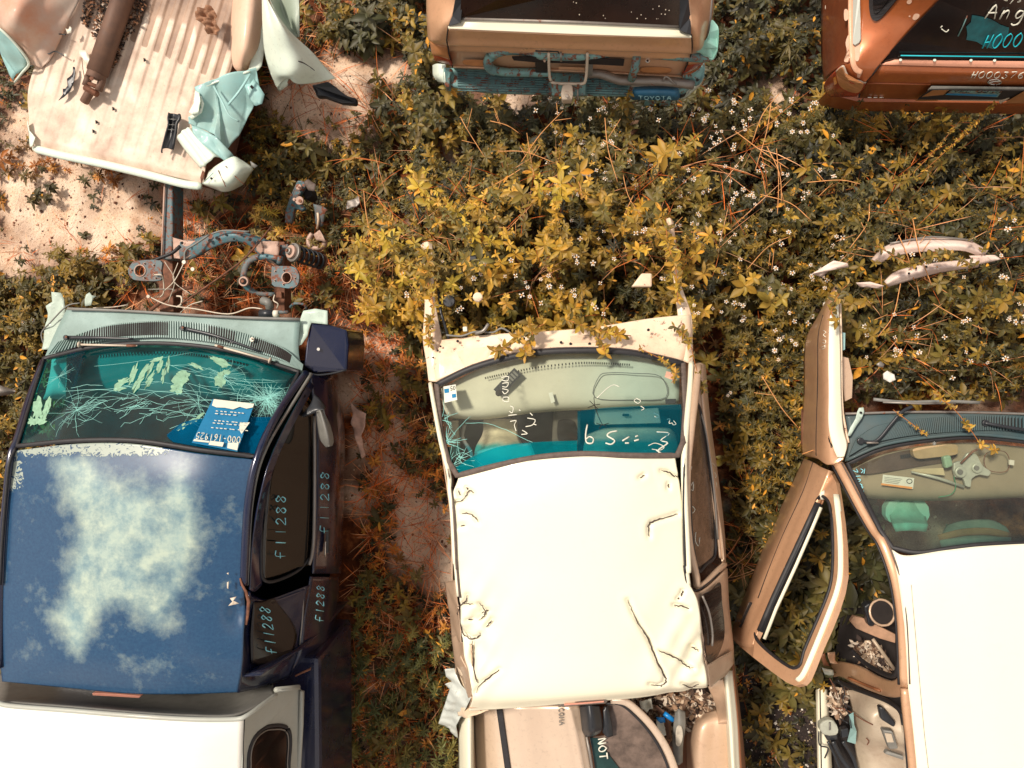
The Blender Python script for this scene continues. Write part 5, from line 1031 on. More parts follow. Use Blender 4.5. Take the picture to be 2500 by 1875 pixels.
o = crumple('plastic_chip', A('G3', [(810, 515, .64), (870, 508, .64), (905, 570, .64), (915, 625, .64), (912, 662, .64), (868, 632, .64), (840, 590, .64), (812, 572, .64)]), M['white_p'], None, .006); tag(o, 'small white plastic chip beside the driveshaft', 'plastic chip')
o = tube('thin_wire', A('G3', [(830, 590, .645), (840, 700, .645), (860, 800, .65), (875, 860, .66)]), .0022, M['rust'], None, 5, sm=4); tag(o, 'thin rusty wire running from the white chip to the driveshaft joint', 'wire')
wc = thing('wire_lead', 'short black cable with white plugs at both ends on the bed floor', 'cable', at('G3', 500, 450, ZB))
tube('cable', A('G3', [(668, 352, .665), (600, 345, .67), (520, 345, .69), (470, 400, .67), (450, 480, .66), (490, 545, .655), (560, 520, .65), (660, 568, .645)]), .0038, M['black'], wc, 6, sm=5)
crumple('plug', A('G3', [(670, 292, .68), (700, 305, .68), (715, 270, .68), (735, 290, .68), (730, 335, .68), (690, 348, .68)]), M['white_p'], wc, .01); crumple('plug', A('G3', [(655, 545, .655), (680, 548, .655), (692, 575, .655), (655, 575, .655)]), M['white_p'], wc, .005)
rag = crumple('crumpled_rag', A('G4', [(275, 150, .67), (320, 110, .67), (380, 82, .67), (430, 95, .67), (462, 150, .67), (455, 200, .67), (484, 262, .67), (460, 315, .67), (385, 305, .67), (375, 250, .67), (350, 225, .67), (300, 200, .67)]), plain('stiff brown cloth', rgb(150, 110, 84), .9, 0, .4, 22, .8), None, .07, 5, .003, 21, None, 7, .010, 5); tag(rag, 'crumpled dirty brown rag lying on the ribbed bed floor', 'rag')
def litter(name, label, polys, n, z, cols, seed, S=(.008, .028), cat='leaf litter'):
    r = np.random.default_rng(seed); X = []; Y = []; 
    for poly in polys:
        P = wpoly(poly, z); a = np.array(P); k = 0
        while k < n:
            x, y = r.uniform(a.min(0), a.max(0))
            if poly_in(P, np.array([x]), np.array([y]))[0]: X.append(x); Y.append(y); k += 1
    X, Y = np.array(X), np.array(Y); m = len(X); L = r.uniform(S[0], S[1], m); c = np.array(cols)[r.integers(0, len(cols), m)] * r.uniform(.6, 1.3, m)[:, None]
    V, Q = leaf_arrays(np.stack([X, Y, z + r.uniform(0, .02, m)], 1), r.uniform(0, 6.28, m), r.uniform(-.3, .7, m), L, L * r.uniform(.2, .7, m), r.uniform(-.5, 1.2, m), r.uniform(-1, 1, m))
    o = fast_mesh(name, V, Q, M['straw'], leaf_cols(c, m)); tag(o, label, cat, None, 'stuff'); return o
FP = lambda fr, pts: [(FR[fr][0] + x * FR[fr][2], FR[fr][1] + y * FR[fr][2]) for x, y in pts]
BR = [lin(70, 52, 40), lin(50, 38, 32), lin(110, 78, 56), lin(150, 104, 74), lin(40, 32, 28)]
litter('leaf_litter', 'dark rotting leaf litter caught in the ribs beside the driveshaft', [FP('G3', [(890, -50), (980, -50), (930, 120), (895, 270), (855, 260), (870, 120)]), FP('G3', [(1010, -50), (1200, -50), (1130, 150), (1070, 300), (1000, 420), (960, 400), (980, 200)]), FP('G3', [(1380, 0), (1490, 0), (1440, 200), (1330, 350), (1240, 520), (1180, 680), (1120, 700), (1230, 380)])], 420, .625, BR, 51)
# ================================================================== MIDDLE WHITE PICKUP
M['cream'] = paint('sun-bleached white and highlight paint', (.86, .81, .62, 1), 0, .42, .25, .05, rgb(200, 160, 130), 0, .004, .7, spots=.08)
M['beige'] = paint('silver beige paint', rgb(214, 184, 156), .3, .35, .4, .35, rgb(150, 104, 76), .18, .008)
M['crease'] = plain('dark crease shadow', rgb(74, 58, 50), .9, 0, .5, 60, .8)
mp = thing('white_pickup', 'white extended-cab pickup with a dented roof and no hood, weeds growing from its engine bay', 'pickup truck', at('P', 1420, 1400, 0))
mroof = [A('F6', [(400, 1108, 1.53), (720, 1022, 1.59), (1080, 984, 1.61), (1380, 988, 1.60), (1655, 990, 1.55)]), A('F6', [(362, 1260, 1.56), (700, 1250, 1.63), (1040, 1250, 1.645), (1370, 1250, 1.63), (1695, 1260, 1.56)]),
         A('F6', [(386, 1640, 1.565), (710, 1640, 1.63), (1050, 1640, 1.65), (1385, 1640, 1.63), (1712, 1640, 1.565)]), A('F7', [(425, 420, 1.55), (780, 420, 1.63), (1150, 420, 1.65), (1520, 420, 1.62), (1852, 420, 1.56)]),
         A('F7', [(446, 700, 1.52), (800, 700, 1.61), (1160, 700, 1.64), (1530, 700, 1.61), (1885, 700, 1.53)]), A('F7', [(500, 960, 1.55), (820, 965, 1.605), (1150, 950, 1.62), (1520, 925, 1.60), (1905, 890, 1.53)]),
         A('F7', [(478, 1072, 1.45), (830, 1048, 1.53), (1150, 1020, 1.55), (1520, 988, 1.52), (1908, 925, 1.45)])]
CRK7 = [[(1432, 405), (1460, 480), (1520, 580), (1570, 670), (1600, 760), (1655, 860), (1650, 905), (1610, 920), (1565, 910)], [(1620, 712), (1680, 735), (1740, 765), (1780, 800), (1825, 815)], [(1710, 438), (1750, 440), (1795, 455)],
        [(1762, 350), (1750, 378)], [(1738, 392), (1732, 402)], [(415, 445), (440, 430), (462, 410), (470, 375)], [(540, 425), (575, 470), (570, 500), (542, 525)], [(560, 480), (595, 465)], [(617, 525), (600, 548), (583, 565)], [(432, 562), (445, 610), (495, 640), (538, 625), (546, 605)],
        [(500, 650), (500, 700), (505, 780), (520, 880), (535, 900)], [(662, 820), (600, 870), (560, 900), (520, 960)], [(1815, 685), (1855, 712)], [(1760, 910), (1810, 932), (1850, 912)], [(455, 430), (503, 430)], [(465, 522), (503, 520)], [(415, 455), (412, 500)], [(1885, 620), (1890, 700), (1900, 780)]]
CRK6 = [[(375, 1250), (430, 1230), (455, 1190), (470, 1178), (488, 1195)], [(425, 1310), (480, 1320), (515, 1360)], [(410, 1385), (436, 1380)], [(400, 1180), (410, 1212)], [(1575, 1065), (1610, 1070), (1640, 1090), (1670, 1102)], [(1450, 1105), (1475, 1088)], [(1670, 1312), (1600, 1335), (1520, 1360), (1500, 1390), (1505, 1445)], [(1615, 1140), (1615, 1168)], [(446, 1160), (452, 1170)]]
segs = []
for fr, L in (('F7', CRK7), ('F6', CRK6)):
    for ln in L:
        P = FP(fr, ln)
        for i in range(len(P) - 1): segs.append((P[i], P[i + 1]))
def e_(x, y): return math.exp(-((x - 1160) / 90) ** 2 - ((y - 1540) / 150) ** 2) + math.exp(-((x - 1660) / 90) ** 2 - ((y - 1590) / 150) ** 2)
def mdent(v, u, t):
    x, y = px_of(v); d = 1e9
    for (a, b) in segs:
        dx, dy = b[0] - a[0], b[1] - a[1]; q = max(0, min(1, ((x - a[0]) * dx + (y - a[1]) * dy) / (dx * dx + dy * dy + 1e-6))); d = min(d, math.hypot(x - a[0] - q * dx, y - a[1] - q * dy))
    v.z += -.016 * math.exp(-(d / 5) ** 2) + .002 * math.exp(-((d - 14) / 9) ** 2) + .010 * e_(x, y) * sin(x * .045 + y * .03)
    e = math.exp(-((x - 1150) / 60) ** 2 - ((y - 1560) / 120) ** 2) + math.exp(-((x - 1690) / 60) ** 2 - ((y - 1600) / 90) ** 2)
    v.z += e * .018 * sin(x * .09) * sin(y * .07 + x * .03); return v
M['cream_roof'] = M['cream']
mr = sheet('roof', mroof, M['cream'], mp, 34, 30, .01, mdent); RS = Surf(mroof)
strokes('crease_shadows', RS, 'F7', CRK7, .0031, M['crease'], mr, -.002, .0022, 5, True, 3, .5); strokes('crease_shadows', RS, 'F6', CRK6, .0029, M['crease'], mr, -.002, .0018, 5, True, 4, .5)  # dark strokes paint the shadow inside the roof creases
mw = [A('F6', [(275, 562, 1.06), (500, 458, 1.09), (800, 382, 1.10), (1100, 362, 1.11), (1400, 376, 1.10), (1700, 440, 1.06)]), A('F6', [(300, 840, 1.30), (570, 760, 1.35), (850, 700, 1.36), (1120, 690, 1.365), (1410, 690, 1.35), (1712, 700, 1.30)]),
      A('F6', [(395, 1092, 1.52), (640, 1030, 1.57), (870, 985, 1.59), (1120, 966, 1.60), (1400, 976, 1.59), (1665, 976, 1.54)])]
mws = sheet('windshield', mw, M['glass_ws'], mp, 12, 12, 0); WS = Surf(mw)
def t2(x, y):
    k = float(sstep(1075, 1082, np.array(y + (x - 1390) * .03))) * float(sstep(1085, 1100, np.array(x + 0.0))); g = float(sstep(1300, 1600, np.array(x + 0.0)))
    k2 = max(k, float(sstep(1085, 1095, np.array(y - 0.0))) )
    a = np.array([.90, .93, .88]) * (1 - g) + np.array([.78, .92, .92]) * g; b = np.array([.04, .62, .78]); return a * (1 - k2) + b * k2
set_tint(mws, t2)
def film(name, poly_rows, col, parent, k=.42):
    m, n, l, b = newmat(name + ' film'); n.remove(b); out = [x for x in n if x.type == 'OUTPUT_MATERIAL'][0]
    t = n.new('ShaderNodeBsdfTransparent'); t.inputs[0].default_value = tuple(.35 + .65 * v for v in col[:3]) + (1,); d = n.new('ShaderNodeBsdfDiffuse'); d.inputs[0].default_value = col
    nz = noise(n, l, 6, 6, .6, n.new('ShaderNodeTexCoord').outputs['Object']); rr = ramp(n, l, nz.outputs['Fac'], [(.3, (k * .6,) * 3 + (1,)), (.7, (k * 1.2,) * 3 + (1,))])
    x = n.new('ShaderNodeMixShader'); l.new(rr.outputs['Color'], x.inputs[0]); l.new(t.outputs[0], x.inputs[1]); l.new(d.outputs[0], x.inputs[2]); l.new(x.outputs[0], out.inputs['Surface'])
    return sheet(name, poly_rows, m, parent, 8, 4, 0)
film('shade_band', [[WS('F6', 1090, 720, .004), WS('F6', 1250, 700, .004), WS('F6', 1500, 688, .004), WS('F6', 1690, 680, .004)], [WS('F6', 1090, 850, .004), WS('F6', 1250, 840, .004), WS('F6', 1500, 835, .004), WS('F6', 1700, 830, .004)], [WS('F6', 1090, 955, .004), WS('F6', 1250, 955, .004), WS('F6', 1500, 965, .004), WS('F6', 1660, 965, .004)]], rgb(0, 150, 176), mws, .13)
film('shade_band', [[WS('F6', 380, 1050, .004), WS('F6', 480, 985, .004), WS('F6', 640, 925, .004), WS('F6', 830, 900, .004), WS('F6', 1088, 890, .004)], [WS('F6', 405, 1085, .004), WS('F6', 540, 1045, .004), WS('F6', 680, 1005, .004), WS('F6', 860, 972, .004), WS('F6', 1088, 955, .004)]], rgb(0, 160, 172), mws, .32)
BS = Surf(ws_rows)
film('shade_band', [[BS('F4', 1000, 1010, .004), BS('F4', 1120, 930, .004), BS('F4', 1350, 905, .004), BS('F4', 1630, 905, .004)], [BS('F4', 1010, 1030, .004), BS('F4', 1130, 1020, .004), BS('F4', 1340, 1030, .004), BS('F4', 1590, 1010, .004)], [BS('F4', 1040, 1055, .004), BS('F4', 1180, 1080, .004), BS('F4', 1380, 1115, .004), BS('F4', 1535, 1125, .004)]], rgb(0, 120, 170), bt_ws, .40)
mring = [p + Vector((0, 0, .006)) for p in cr_pts(mw[0], 8) + A('F6', [(1714, 700, 1.30), (1700, 900, 1.5)]) + list(reversed(cr_pts(mw[2], 8))) + A('F6', [(345, 1010, 1.46), (300, 840, 1.30)])]
M['seal'] = plain('brown dusty seal', rgb(96, 82, 74), .7, 0, .3, 40, .3)
tube('windshield_seal', mring, .015, M['seal'], mp, 8, True, .6); tube('windshield_base_seal', [p + Vector((0, -.008, .01)) for p in cr_pts(mw[0], 8)], .018, M['rubber'], mp, 8, flat=.5)
# dashboard and what shows under the glass
M['dash2'] = plain('pale grey green dashboard', rgb(204, 200, 178), .8, 0, .08, 5, .2)
md = sheet('dashboard', [A('F6', [(300, 590, 1.0), (520, 480, 1.03), (820, 405, 1.04), (1100, 385, 1.04), (1400, 395, 1.03), (1680, 460, 1.0)]), A('F6', [(310, 680, 1.02), (540, 620, 1.06), (830, 560, 1.07), (1110, 545, 1.07), (1400, 550, 1.06), (1680, 580, 1.02)]),
                         A('F6', [(335, 745, 1.0), (560, 748, 1.04), (850, 712, 1.05), (1120, 696, 1.05), (1400, 684, 1.04), (1675, 672, 1.0)]), A('F6', [(345, 762, .8), (560, 768, .8), (850, 730, .8), (1120, 712, .8), (1400, 700, .8), (1665, 690, .8)])], M['dash2'], mp, 10, 8, .01)
slots('defrost_vent', A('F6', [(552, 530, 1.085), (700, 498, 1.09), (880, 464, 1.095), (1100, 442, 1.095), (1250, 444, 1.09), (1396, 452, 1.085)]), 56, .0065, .012, M['dark'], md)
tube('airbag_lid', cr_closed(A('F6', [(1190, 640, 1.082), (1215, 520, 1.088), (1280, 498, 1.088), (1420, 502, 1.086), (1570, 520, 1.07), (1600, 640, 1.05), (1400, 655, 1.07)]), 4), .0025, M['greyplast'], md, 5, True)
bx = prism('glove_box', A('F6', [(1195, 712, .96), (1560, 700, .96), (1575, 790, .90), (1190, 800, .90)]), .2, M['dash2'], mp); prism('latch', A('F6', [(1350, 735, .97), (1390, 735, .97), (1390, 750, .96), (1350, 750, .96)]), .01, M['dark'], bx)
M['seat'] = plain('beige seat fabric', rgb(214, 204, 172), .95, 0, .12, 30, .4); M['seat2'] = plain('teal grey seat fabric', rgb(200, 214, 196), .95, 0, .12, 30, .4)
s1 = sheet('seat', [A('F6', [(545, 770, .72), (640, 765, .76), (740, 768, .72)]), A('F6', [(540, 850, .75), (640, 850, .80), (745, 850, .75)]), A('F6', [(500, 930, .85), (640, 900, .95), (770, 905, .88)]), A('F6', [(490, 1020, 1.15), (640, 990, 1.2), (830, 950, 1.15)])], M['seat'], mp, 6, 6, .06)
s2 = sheet('seat', [A('F6', [(1150, 850, .80), (1250, 818, .86), (1400, 812, .88), (1600, 815, .86), (1650, 840, .80)]), A('F6', [(1130, 900, .95), (1250, 890, 1.0), (1400, 885, 1.02), (1600, 885, 1.0), (1670, 900, .95)]), A('F6', [(1120, 960, 1.15), (1250, 950, 1.2), (1400, 950, 1.2), (1600, 950, 1.2), (1680, 960, 1.15)])], M['seat'], mp, 6, 6, .06)
sheet('seat_pad', [A('F6', [(500, 950, 1.1), (640, 920, 1.14), (820, 905, 1.12)]), A('F6', [(480, 1010, 1.15), (650, 990, 1.2), (840, 960, 1.18)]), A('F6', [(500, 1045, 1.2), (660, 1020, 1.25), (850, 985, 1.2)])], M['seat2'], mp, 6, 6, .05)
con = prism('console', A('F6', [(950, 720, .85), (1110, 715, .85), (1110, 920, .85), (940, 920, .85)]), .3, plain('grey brown console', rgb(92, 86, 76), .8, 0, .2, 14, .2), mp, .02)
o = plate('opening', cr_closed(A('F6', [(975, 790, .856), (1000, 768, .856), (1055, 770, .856), (1082, 800, .856), (1085, 890, .856), (985, 900, .856)]), 4), M['dark'], con, thick=.003)
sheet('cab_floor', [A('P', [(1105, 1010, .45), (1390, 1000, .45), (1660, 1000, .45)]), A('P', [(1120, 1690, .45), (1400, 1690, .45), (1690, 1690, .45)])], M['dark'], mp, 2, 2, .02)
prism('door_sill', A('F6', [(350, 780, .70), (395, 775, .70), (410, 960, .70), (368, 980, .70)]), .05, M['cream'], mp)
tube('seat_belt', A('F6', [(440, 790, .8), (425, 870, .85), (470, 950, .9), (480, 1000, .95)]), .012, M['greyplast'], mp, 6, sm=5, flat=.2)
# loose bits lying on the dash, visible through the glass
vb = thing('vent_louvre', 'dark green-black plastic vent louvre lying under the windshield of the white pickup', 'vent louvre', at('F6', 685, 560, 1.1))
va, vb_ = at('F6', 625, 615, 1.115), at('F6', 745, 490, 1.12); vd = (vb_ - va); vs = Vector((-vd.y, vd.x, 0)).normalized()
plate('louvre_frame', [va - vs * .028, vb_ - vs * .028, vb_ + vs * .028, va + vs * .028], M['black'], vb, thick=.012)
for k in range(5): prism('vane', [va + vd * (.42 + k * .11) - vs * .018 + Vector((0, 0, .006)), va + vd * (.49 + k * .11) - vs * .018 + Vector((0, 0, .006)), va + vd * (.49 + k * .11) + vs * .018 + Vector((0, 0, .006)), va + vd * (.42 + k * .11) + vs * .018 + Vector((0, 0, .006))], .004, M['greyplast'], vb, .001)
V, F = disc_vf(at('F6', 635, 615, 1.12), .018, .014, 12); mesh('knob', V, F, M['dark'], vb)
o = prism('paper_slip', A('F6', [(922, 615, 1.115), (945, 610, 1.115), (960, 665, 1.115), (938, 675, 1.115)]), .003, M['paper'], None, .0005); tag(o, 'small cream paper slip lying on the dashboard of the white pickup', 'paper slip')
o = prism('window_switch', A('F6', [(1598, 650, 1.06), (1660, 648, 1.06), (1662, 678, 1.06), (1600, 680, 1.06)]), .012, M['black'], md, .004)
st = plate('inspection_sticker', [WS('F6', x, y, .005) for x, y in [(314, 578), (385, 565), (394, 655), (320, 672)]], M['paper'], mws, thick=.001)
plate('blue_block', [WS('F6', x, y, .007) for x, y in [(318, 592), (345, 588), (348, 612), (321, 616)]], M['bluepaper'], st, thick=.001); plate('blue_block', [WS('F6', x, y, .007) for x, y in [(362, 622), (386, 618), (389, 640), (365, 644)]], M['bluepaper'], st, thick=.001)
writing3('month', '05', WS('F6', 383, 574, .008), WS('F6', 350, 578, .008), WS('F6', 383, 598, .008), M['dark'], st, r=.0016, lift=.001)
plate('sticker', [WS('F6', x, y, .005) for x, y in [(1605, 488), (1655, 502), (1645, 540), (1594, 522)]], plain('pink paper', rgb(225, 175, 150), .8), mws, thick=.001)
strokes('marker_writing', WS, 'F6', [[(1147, 798), (1138, 850), (1142, 900), (1175, 905), (1182, 880), (1160, 868), (1142, 880)], [(1252, 905), (1285, 912), (1305, 890), (1262, 862), (1282, 842), (1320, 835)], [(1350, 892), (1390, 868)], [(1365, 905), (1388, 905)], [(1418, 892), (1445, 885)], [(1425, 868), (1440, 862)], [(1548, 842), (1620, 850), (1572, 890), (1612, 905), (1555, 950), (1612, 978)], [(1545, 945), (1590, 975)]], .0042, M['marker'], mws, .006, sm=4)
strokes('marker_writing', WS, 'F6', [[(1202, 645), (1260, 590), (1300, 568), (1332, 580)], [(1430, 645), (1455, 660), (1440, 675), (1418, 660), (1430, 648)], [(1455, 690), (1475, 705), (1460, 715)], [(1530, 730), (1560, 745), (1555, 760), (1535, 750)], [(1608, 768), (1625, 765), (1620, 790), (1640, 788)], [(1645, 775), (1660, 795), (1645, 800), (1638, 790)], [(1500, 920), (1540, 905), (1590, 925), (1570, 945), (1520, 940)]], .0022, M['marker'], mws, .006, sm=4)
strokes('marker_writing', WS, 'F6', [[(650, 525), (690, 520), (685, 545), (650, 540)], [(655, 560), (690, 555), (680, 580), (655, 578)], [(655, 590), (690, 600), (670, 620), (655, 605)], [(660, 640), (690, 640), (690, 665), (660, 660), (660, 640)], [(700, 690), (718, 700), (712, 730), (695, 720)], [(690, 745), (740, 740)], [(700, 780), (735, 775), (725, 800), (735, 835)], [(765, 855), (800, 850), (770, 830)], [(790, 810), (830, 800), (845, 770), (800, 760)], [(815, 730), (830, 745)], [(835, 795), (852, 800)], [(752, 712), (760, 718)]], .0028, M['marker'], mws, .006, sm=3)
rc = random.Random(9); cl = []
for k in range(46):
    a = rc.uniform(-1.7, 1.2); L = rc.uniform(20, 130); x0, y0 = rc.choice([(330, 900), (360, 1040), (320, 760), (400, 1000)]); cl.append([(x0 + rc.uniform(-15, 15), y0 + rc.uniform(-20, 20)), (min(560, x0 + cos(a) * L * .5 + rc.uniform(-8, 8)), y0 + sin(a) * L * .5), (min(600, x0 + cos(a) * L), min(1060 - (x0 + cos(a) * L - 400) * .2, y0 + sin(a) * L))])
cl += [[(325, 910), (400, 820), (470, 750)], [(440, 790), (560, 790), (680, 830), (780, 880), (830, 900)], [(350, 1000), (430, 960), (550, 1040)]]
strokes('cracks', WS, 'F6', cl, .0011, M['crack'], mws, .004, .0008, 3)
strokes('flower_decals', WS, 'F6', [[(1185, 640), (1190, 690), (1215, 760), (1235, 800)], [(1150, 700), (1190, 685), (1220, 680)], [(1160, 660), (1190, 690), (1210, 710)], [(1200, 790), (1235, 800), (1270, 790)], [(1215, 820), (1235, 800), (1260, 815)]], .002, M['dark'], mws, .005)
# front: rails, cowl, holes
M['creamrust'] = paint('chipped cream paint', rgb(240, 216, 186), 0, .45, .15, .45, rgb(196, 130, 96), .38, .01, 2.2)
lr = sheet('fender_rail', [A('P', [(1034, 592, .94), (1044, 590, .96), (1056, 596, .94)]), A('P', [(1036, 700, .95), (1046, 700, .97), (1060, 700, .95)]), A('F6', [(205, 130, .96), (240, 130, .98), (275, 130, .96)]), A('F6', [(195, 300, .97), (250, 300, 1.0), (310, 320, .98)]), A('F6', [(215, 440, 1.0), (250, 450, 1.02), (330, 460, 1.02)]), A('F6', [(228, 545, 1.04), (250, 548, 1.05), (285, 550, 1.05)])], M['creamrust'], mp, 6, 8, .008)
for x, y in ((298, 345), (255, 410), (265, 475), (282, 370), (360, 470), (245, 220)):
    V, F = disc_vf(at('F6', x, y, 1.035 if y > 300 else .995), .006 if x != 360 else .012, .003, 12); mesh('hole', V, F, M['dark'], lr, smooth=False)
rr_ = sheet('fender_rail', [A('P', [(1626, 534, .92), (1636, 532, .94), (1644, 540, .92)]), A('P', [(1636, 600, .93), (1644, 600, .95), (1652, 604, .93)]), A('P', [(1644, 680, .95), (1652, 680, .97), (1660, 684, .95)]), A('F6', [(1668, 150, .99), (1710, 150, 1.0), (1748, 155, .98)]), A('F6', [(1680, 300, 1.0), (1720, 300, 1.02), (1756, 300, 1.0)]), A('F6', [(1700, 430, 1.05), (1730, 440, 1.06), (1760, 450, 1.04)])], M['creamrust'], mp, 6, 8, .008)
mc_ = sheet('cowl_panel', [A('F6', [(305, 308, 1.0), (600, 275, 1.02), (900, 258, 1.03), (1200, 232, 1.03), (1500, 185, 1.02), (1740, 160, 1.0)]), A('F6', [(260, 430, 1.03), (560, 370, 1.04), (850, 320, 1.05), (1150, 300, 1.05), (1450, 290, 1.04), (1745, 300, 1.02)]), A('F6', [(270, 550, 1.05), (500, 448, 1.08), (800, 374, 1.09), (1100, 352, 1.10), (1400, 366, 1.09), (1705, 430, 1.05)])], M['creamrust'], mp, 8, 8, .01)
plate('recess', cr_closed(A('F6', [(388, 376, 1.062), (430, 362, 1.062), (580, 345, 1.066), (670, 322, 1.066), (690, 345, 1.07), (560, 420, 1.07), (450, 465, 1.068), (425, 440, 1.066)]), 2), M['beige'], mc_, thick=.003)
plate('recess', cr_closed(A('F6', [(1048, 285, 1.066), (1180, 278, 1.066), (1200, 300, 1.068), (1180, 335, 1.074), (1080, 335, 1.074)]), 2), M['beige'], mc_, thick=.003)
for x, y in ((995, 322), (1050, 330), (1160, 330), (397, 315), (780, 300), (1500, 250)):
    V, F = disc_vf(at('F6', x, y, 1.08 if x > 500 else 1.035), .008, .004, 12); mesh('hole', V, F, M['dark'], mc_, smooth=False)
tube('wiring', A('F6', [(330, 280, 1.03), (420, 285, 1.03), (500, 260, 1.04), (600, 265, 1.04), (650, 240, 1.05), (700, 265, 1.05)]), .006, M['greyplast'], mp, 6, sm=4); tube('hose', A('F6', [(500, 270, 1.05), (545, 255, 1.07), (575, 215, 1.06)]), .010, M['steel'], mp, 8, sm=4)
V, F = disc_vf(at('F6', 350, 85, .95), .034, .03, 22); o = mesh('fluid_cap', V, F, M['black'], mp, smooth=False, bevel=.004); tube('black_rail', A('F6', [(285, 10, .93), (300, 150, .95), (345, 300, .99)]), .009, M['black'], mp, 6); prism('relay', A('F6', [(425, 232, 1.04), (450, 230, 1.04), (452, 258, 1.04), (428, 260, 1.04)]), .03, M['white_p'], mp, .003)
V, F = disc_vf(at('F6', 515, 62, .98), .028, .02, 18); mesh('strut_cap', V, F, M['creamrust'], mp, smooth=False, bevel=.006)
prism('battery_clip', A('F2', [(555, 1480, .95), (625, 1480, .95), (625, 1510, .95), (560, 1512, .95)]), .05, M['black'], mp, .006); prism('engine_scrap', A('F2', [(1580, 1580, .85), (1640, 1580, .85), (1640, 1660, .85), (1520, 1660, .85)]), .06, M['creamrust'], mp, .01)
# engine bay tub under the weeds
# right side: pillar, door, glass
tube('pillar', A('F6', [(1748, 440, 1.07), (1742, 560, 1.18), (1728, 720, 1.34), (1712, 900, 1.49), (1706, 1040, 1.545), (1712, 1260, 1.56), (1724, 1500, 1.56), (1730, 1650, 1.56)]) + A('F7', [(1778, 200, 1.56), (1792, 320, 1.55)]), .015, M['cream'], mp, 10, sm=5)
tube('drip_rail', A('F6', [(1768, 470, 1.06), (1745, 680, 1.28), (1722, 880, 1.48), (1708, 1040, 1.555), (1704, 1300, 1.57), (1714, 1640, 1.57)]) + A('F7', [(1770, 200, 1.57), (1785, 310, 1.56)]), .006, M['rubber'], mp, 6, sm=5)
dr = sheet('door', [A('F6', [(1748, 460, 1.08), (1790, 440, 1.08), (1822, 448, 1.04), (1832, 460, .9), (1820, 480, .6), (1800, 480, .35)]), A('F6', [(1792, 680, 1.14), (1800, 690, 1.12), (1830, 700, 1.1), (1858, 760, .85), (1850, 760, .6), (1830, 760, .35)]),
                    A('F6', [(1862, 1150, 1.14), (1870, 1150, 1.12), (1890, 1150, 1.1), (1912, 1150, .85), (1900, 1150, .6), (1880, 1150, .35)]), A('F7', [(1975, 0, 1.14), (1982, 0, 1.12), (1996, 0, 1.1), (2014, 0, .85), (2000, 0, .6), (1980, 0, .35)]), A('F7', [(1990, 150, 1.14), (1998, 160, 1.12), (2008, 180, 1.1), (2022, 200, .85), (2008, 200, .6), (1990, 200, .35)])], M['beige'], mp, 8, 8, .01)
mbw = [A('F6', [(1762, 720, 1.33), (1778, 700, 1.26), (1792, 690, 1.18)]), A('F6', [(1742, 900, 1.44), (1790, 880, 1.3), (1822, 850, 1.14)]), A('F6', [(1738, 1180, 1.47), (1800, 1180, 1.3), (1868, 1180, 1.13)]), A('F6', [(1752, 1450, 1.46), (1820, 1450, 1.3), (1888, 1450, 1.13)]), A('F6', [(1785, 1640, 1.42), (1830, 1610, 1.32), (1882, 1560, 1.16)])]
M['dirtyglass'] = plain('brown dusty glass', rgb(96, 76, 62), .25, 0, .75, 9, .1)
dw = sheet('door_window', mbw, M['dirtyglass'], dr, 8, 8, .004)
tube('window_seal', cr_closed([mbw[0][0], mbw[1][0], mbw[2][0], mbw[3][0], mbw[4][0], mbw[4][1], mbw[4][2], mbw[3][2], mbw[2][2], mbw[1][2], mbw[0][2]], 5), .009, M['rubber'], dr, 6, True)
tube('belt_strip', A('F6', [(1792, 690, 1.16), (1835, 860, 1.15), (1880, 1180, 1.15), (1900, 1460, 1.15)]), .006, M['steel'], dr, 6, sm=4)
prism('mirror_corner', A('F6', [(1762, 690, 1.24), (1790, 700, 1.2), (1792, 880, 1.25), (1760, 880, 1.3), (1752, 780, 1.3)]), .02, M['rubber'], dr)
tube('door_frame', A('F6', [(1790, 455, 1.10), (1770, 640, 1.26), (1745, 840, 1.42), (1724, 1050, 1.50), (1722, 1300, 1.51), (1738, 1500, 1.50), (1775, 1670, 1.44)]) + A('F7', [(1850, 320, 1.42), (1900, 300, 1.36), (1970, 230, 1.24), (2010, 195, 1.12)]), .020, M['beige'], dr, 8, sm=5, flat=.8)
tube('door_gap', A('F7', [(1786, 300, 1.55), (1810, 335, 1.52), (1845, 348, 1.47), (1900, 315, 1.40), (1975, 245, 1.27), (2015, 195, 1.14)]), .004, M['rubber'], mp, 5, sm=5)
strokes('marker_writing', Surf(mbw), 'F6', [[(1742, 1160), (1760, 1130), (1758, 1180), (1742, 1165)], [(1755, 1270), (1770, 1290), (1756, 1310)], [(1775, 1420), (1772, 1470), (1790, 1500), (1798, 1450)], [(1744, 1070), (1750, 1040)]], .002, M['marker'], dw, .006)
strokes('marker_writing', Surf([A('F6', [(1862, 1000, 1.12), (1905, 1000, 1.0)]), A('F6', [(1880, 1350, 1.12), (1925, 1350, 1.0)])]), 'F6', [[(1860, 1050), (1870, 1020), (1888, 1040)], [(1868, 1090), (1885, 1075), (1892, 1100), (1872, 1110), (1868, 1090)], [(1872, 1140), (1892, 1130), (1895, 1170)], [(1878, 1240), (1895, 1250), (1888, 1270)], [(1885, 1300), (1905, 1310)]], .002, M['marker'], dr, .012)
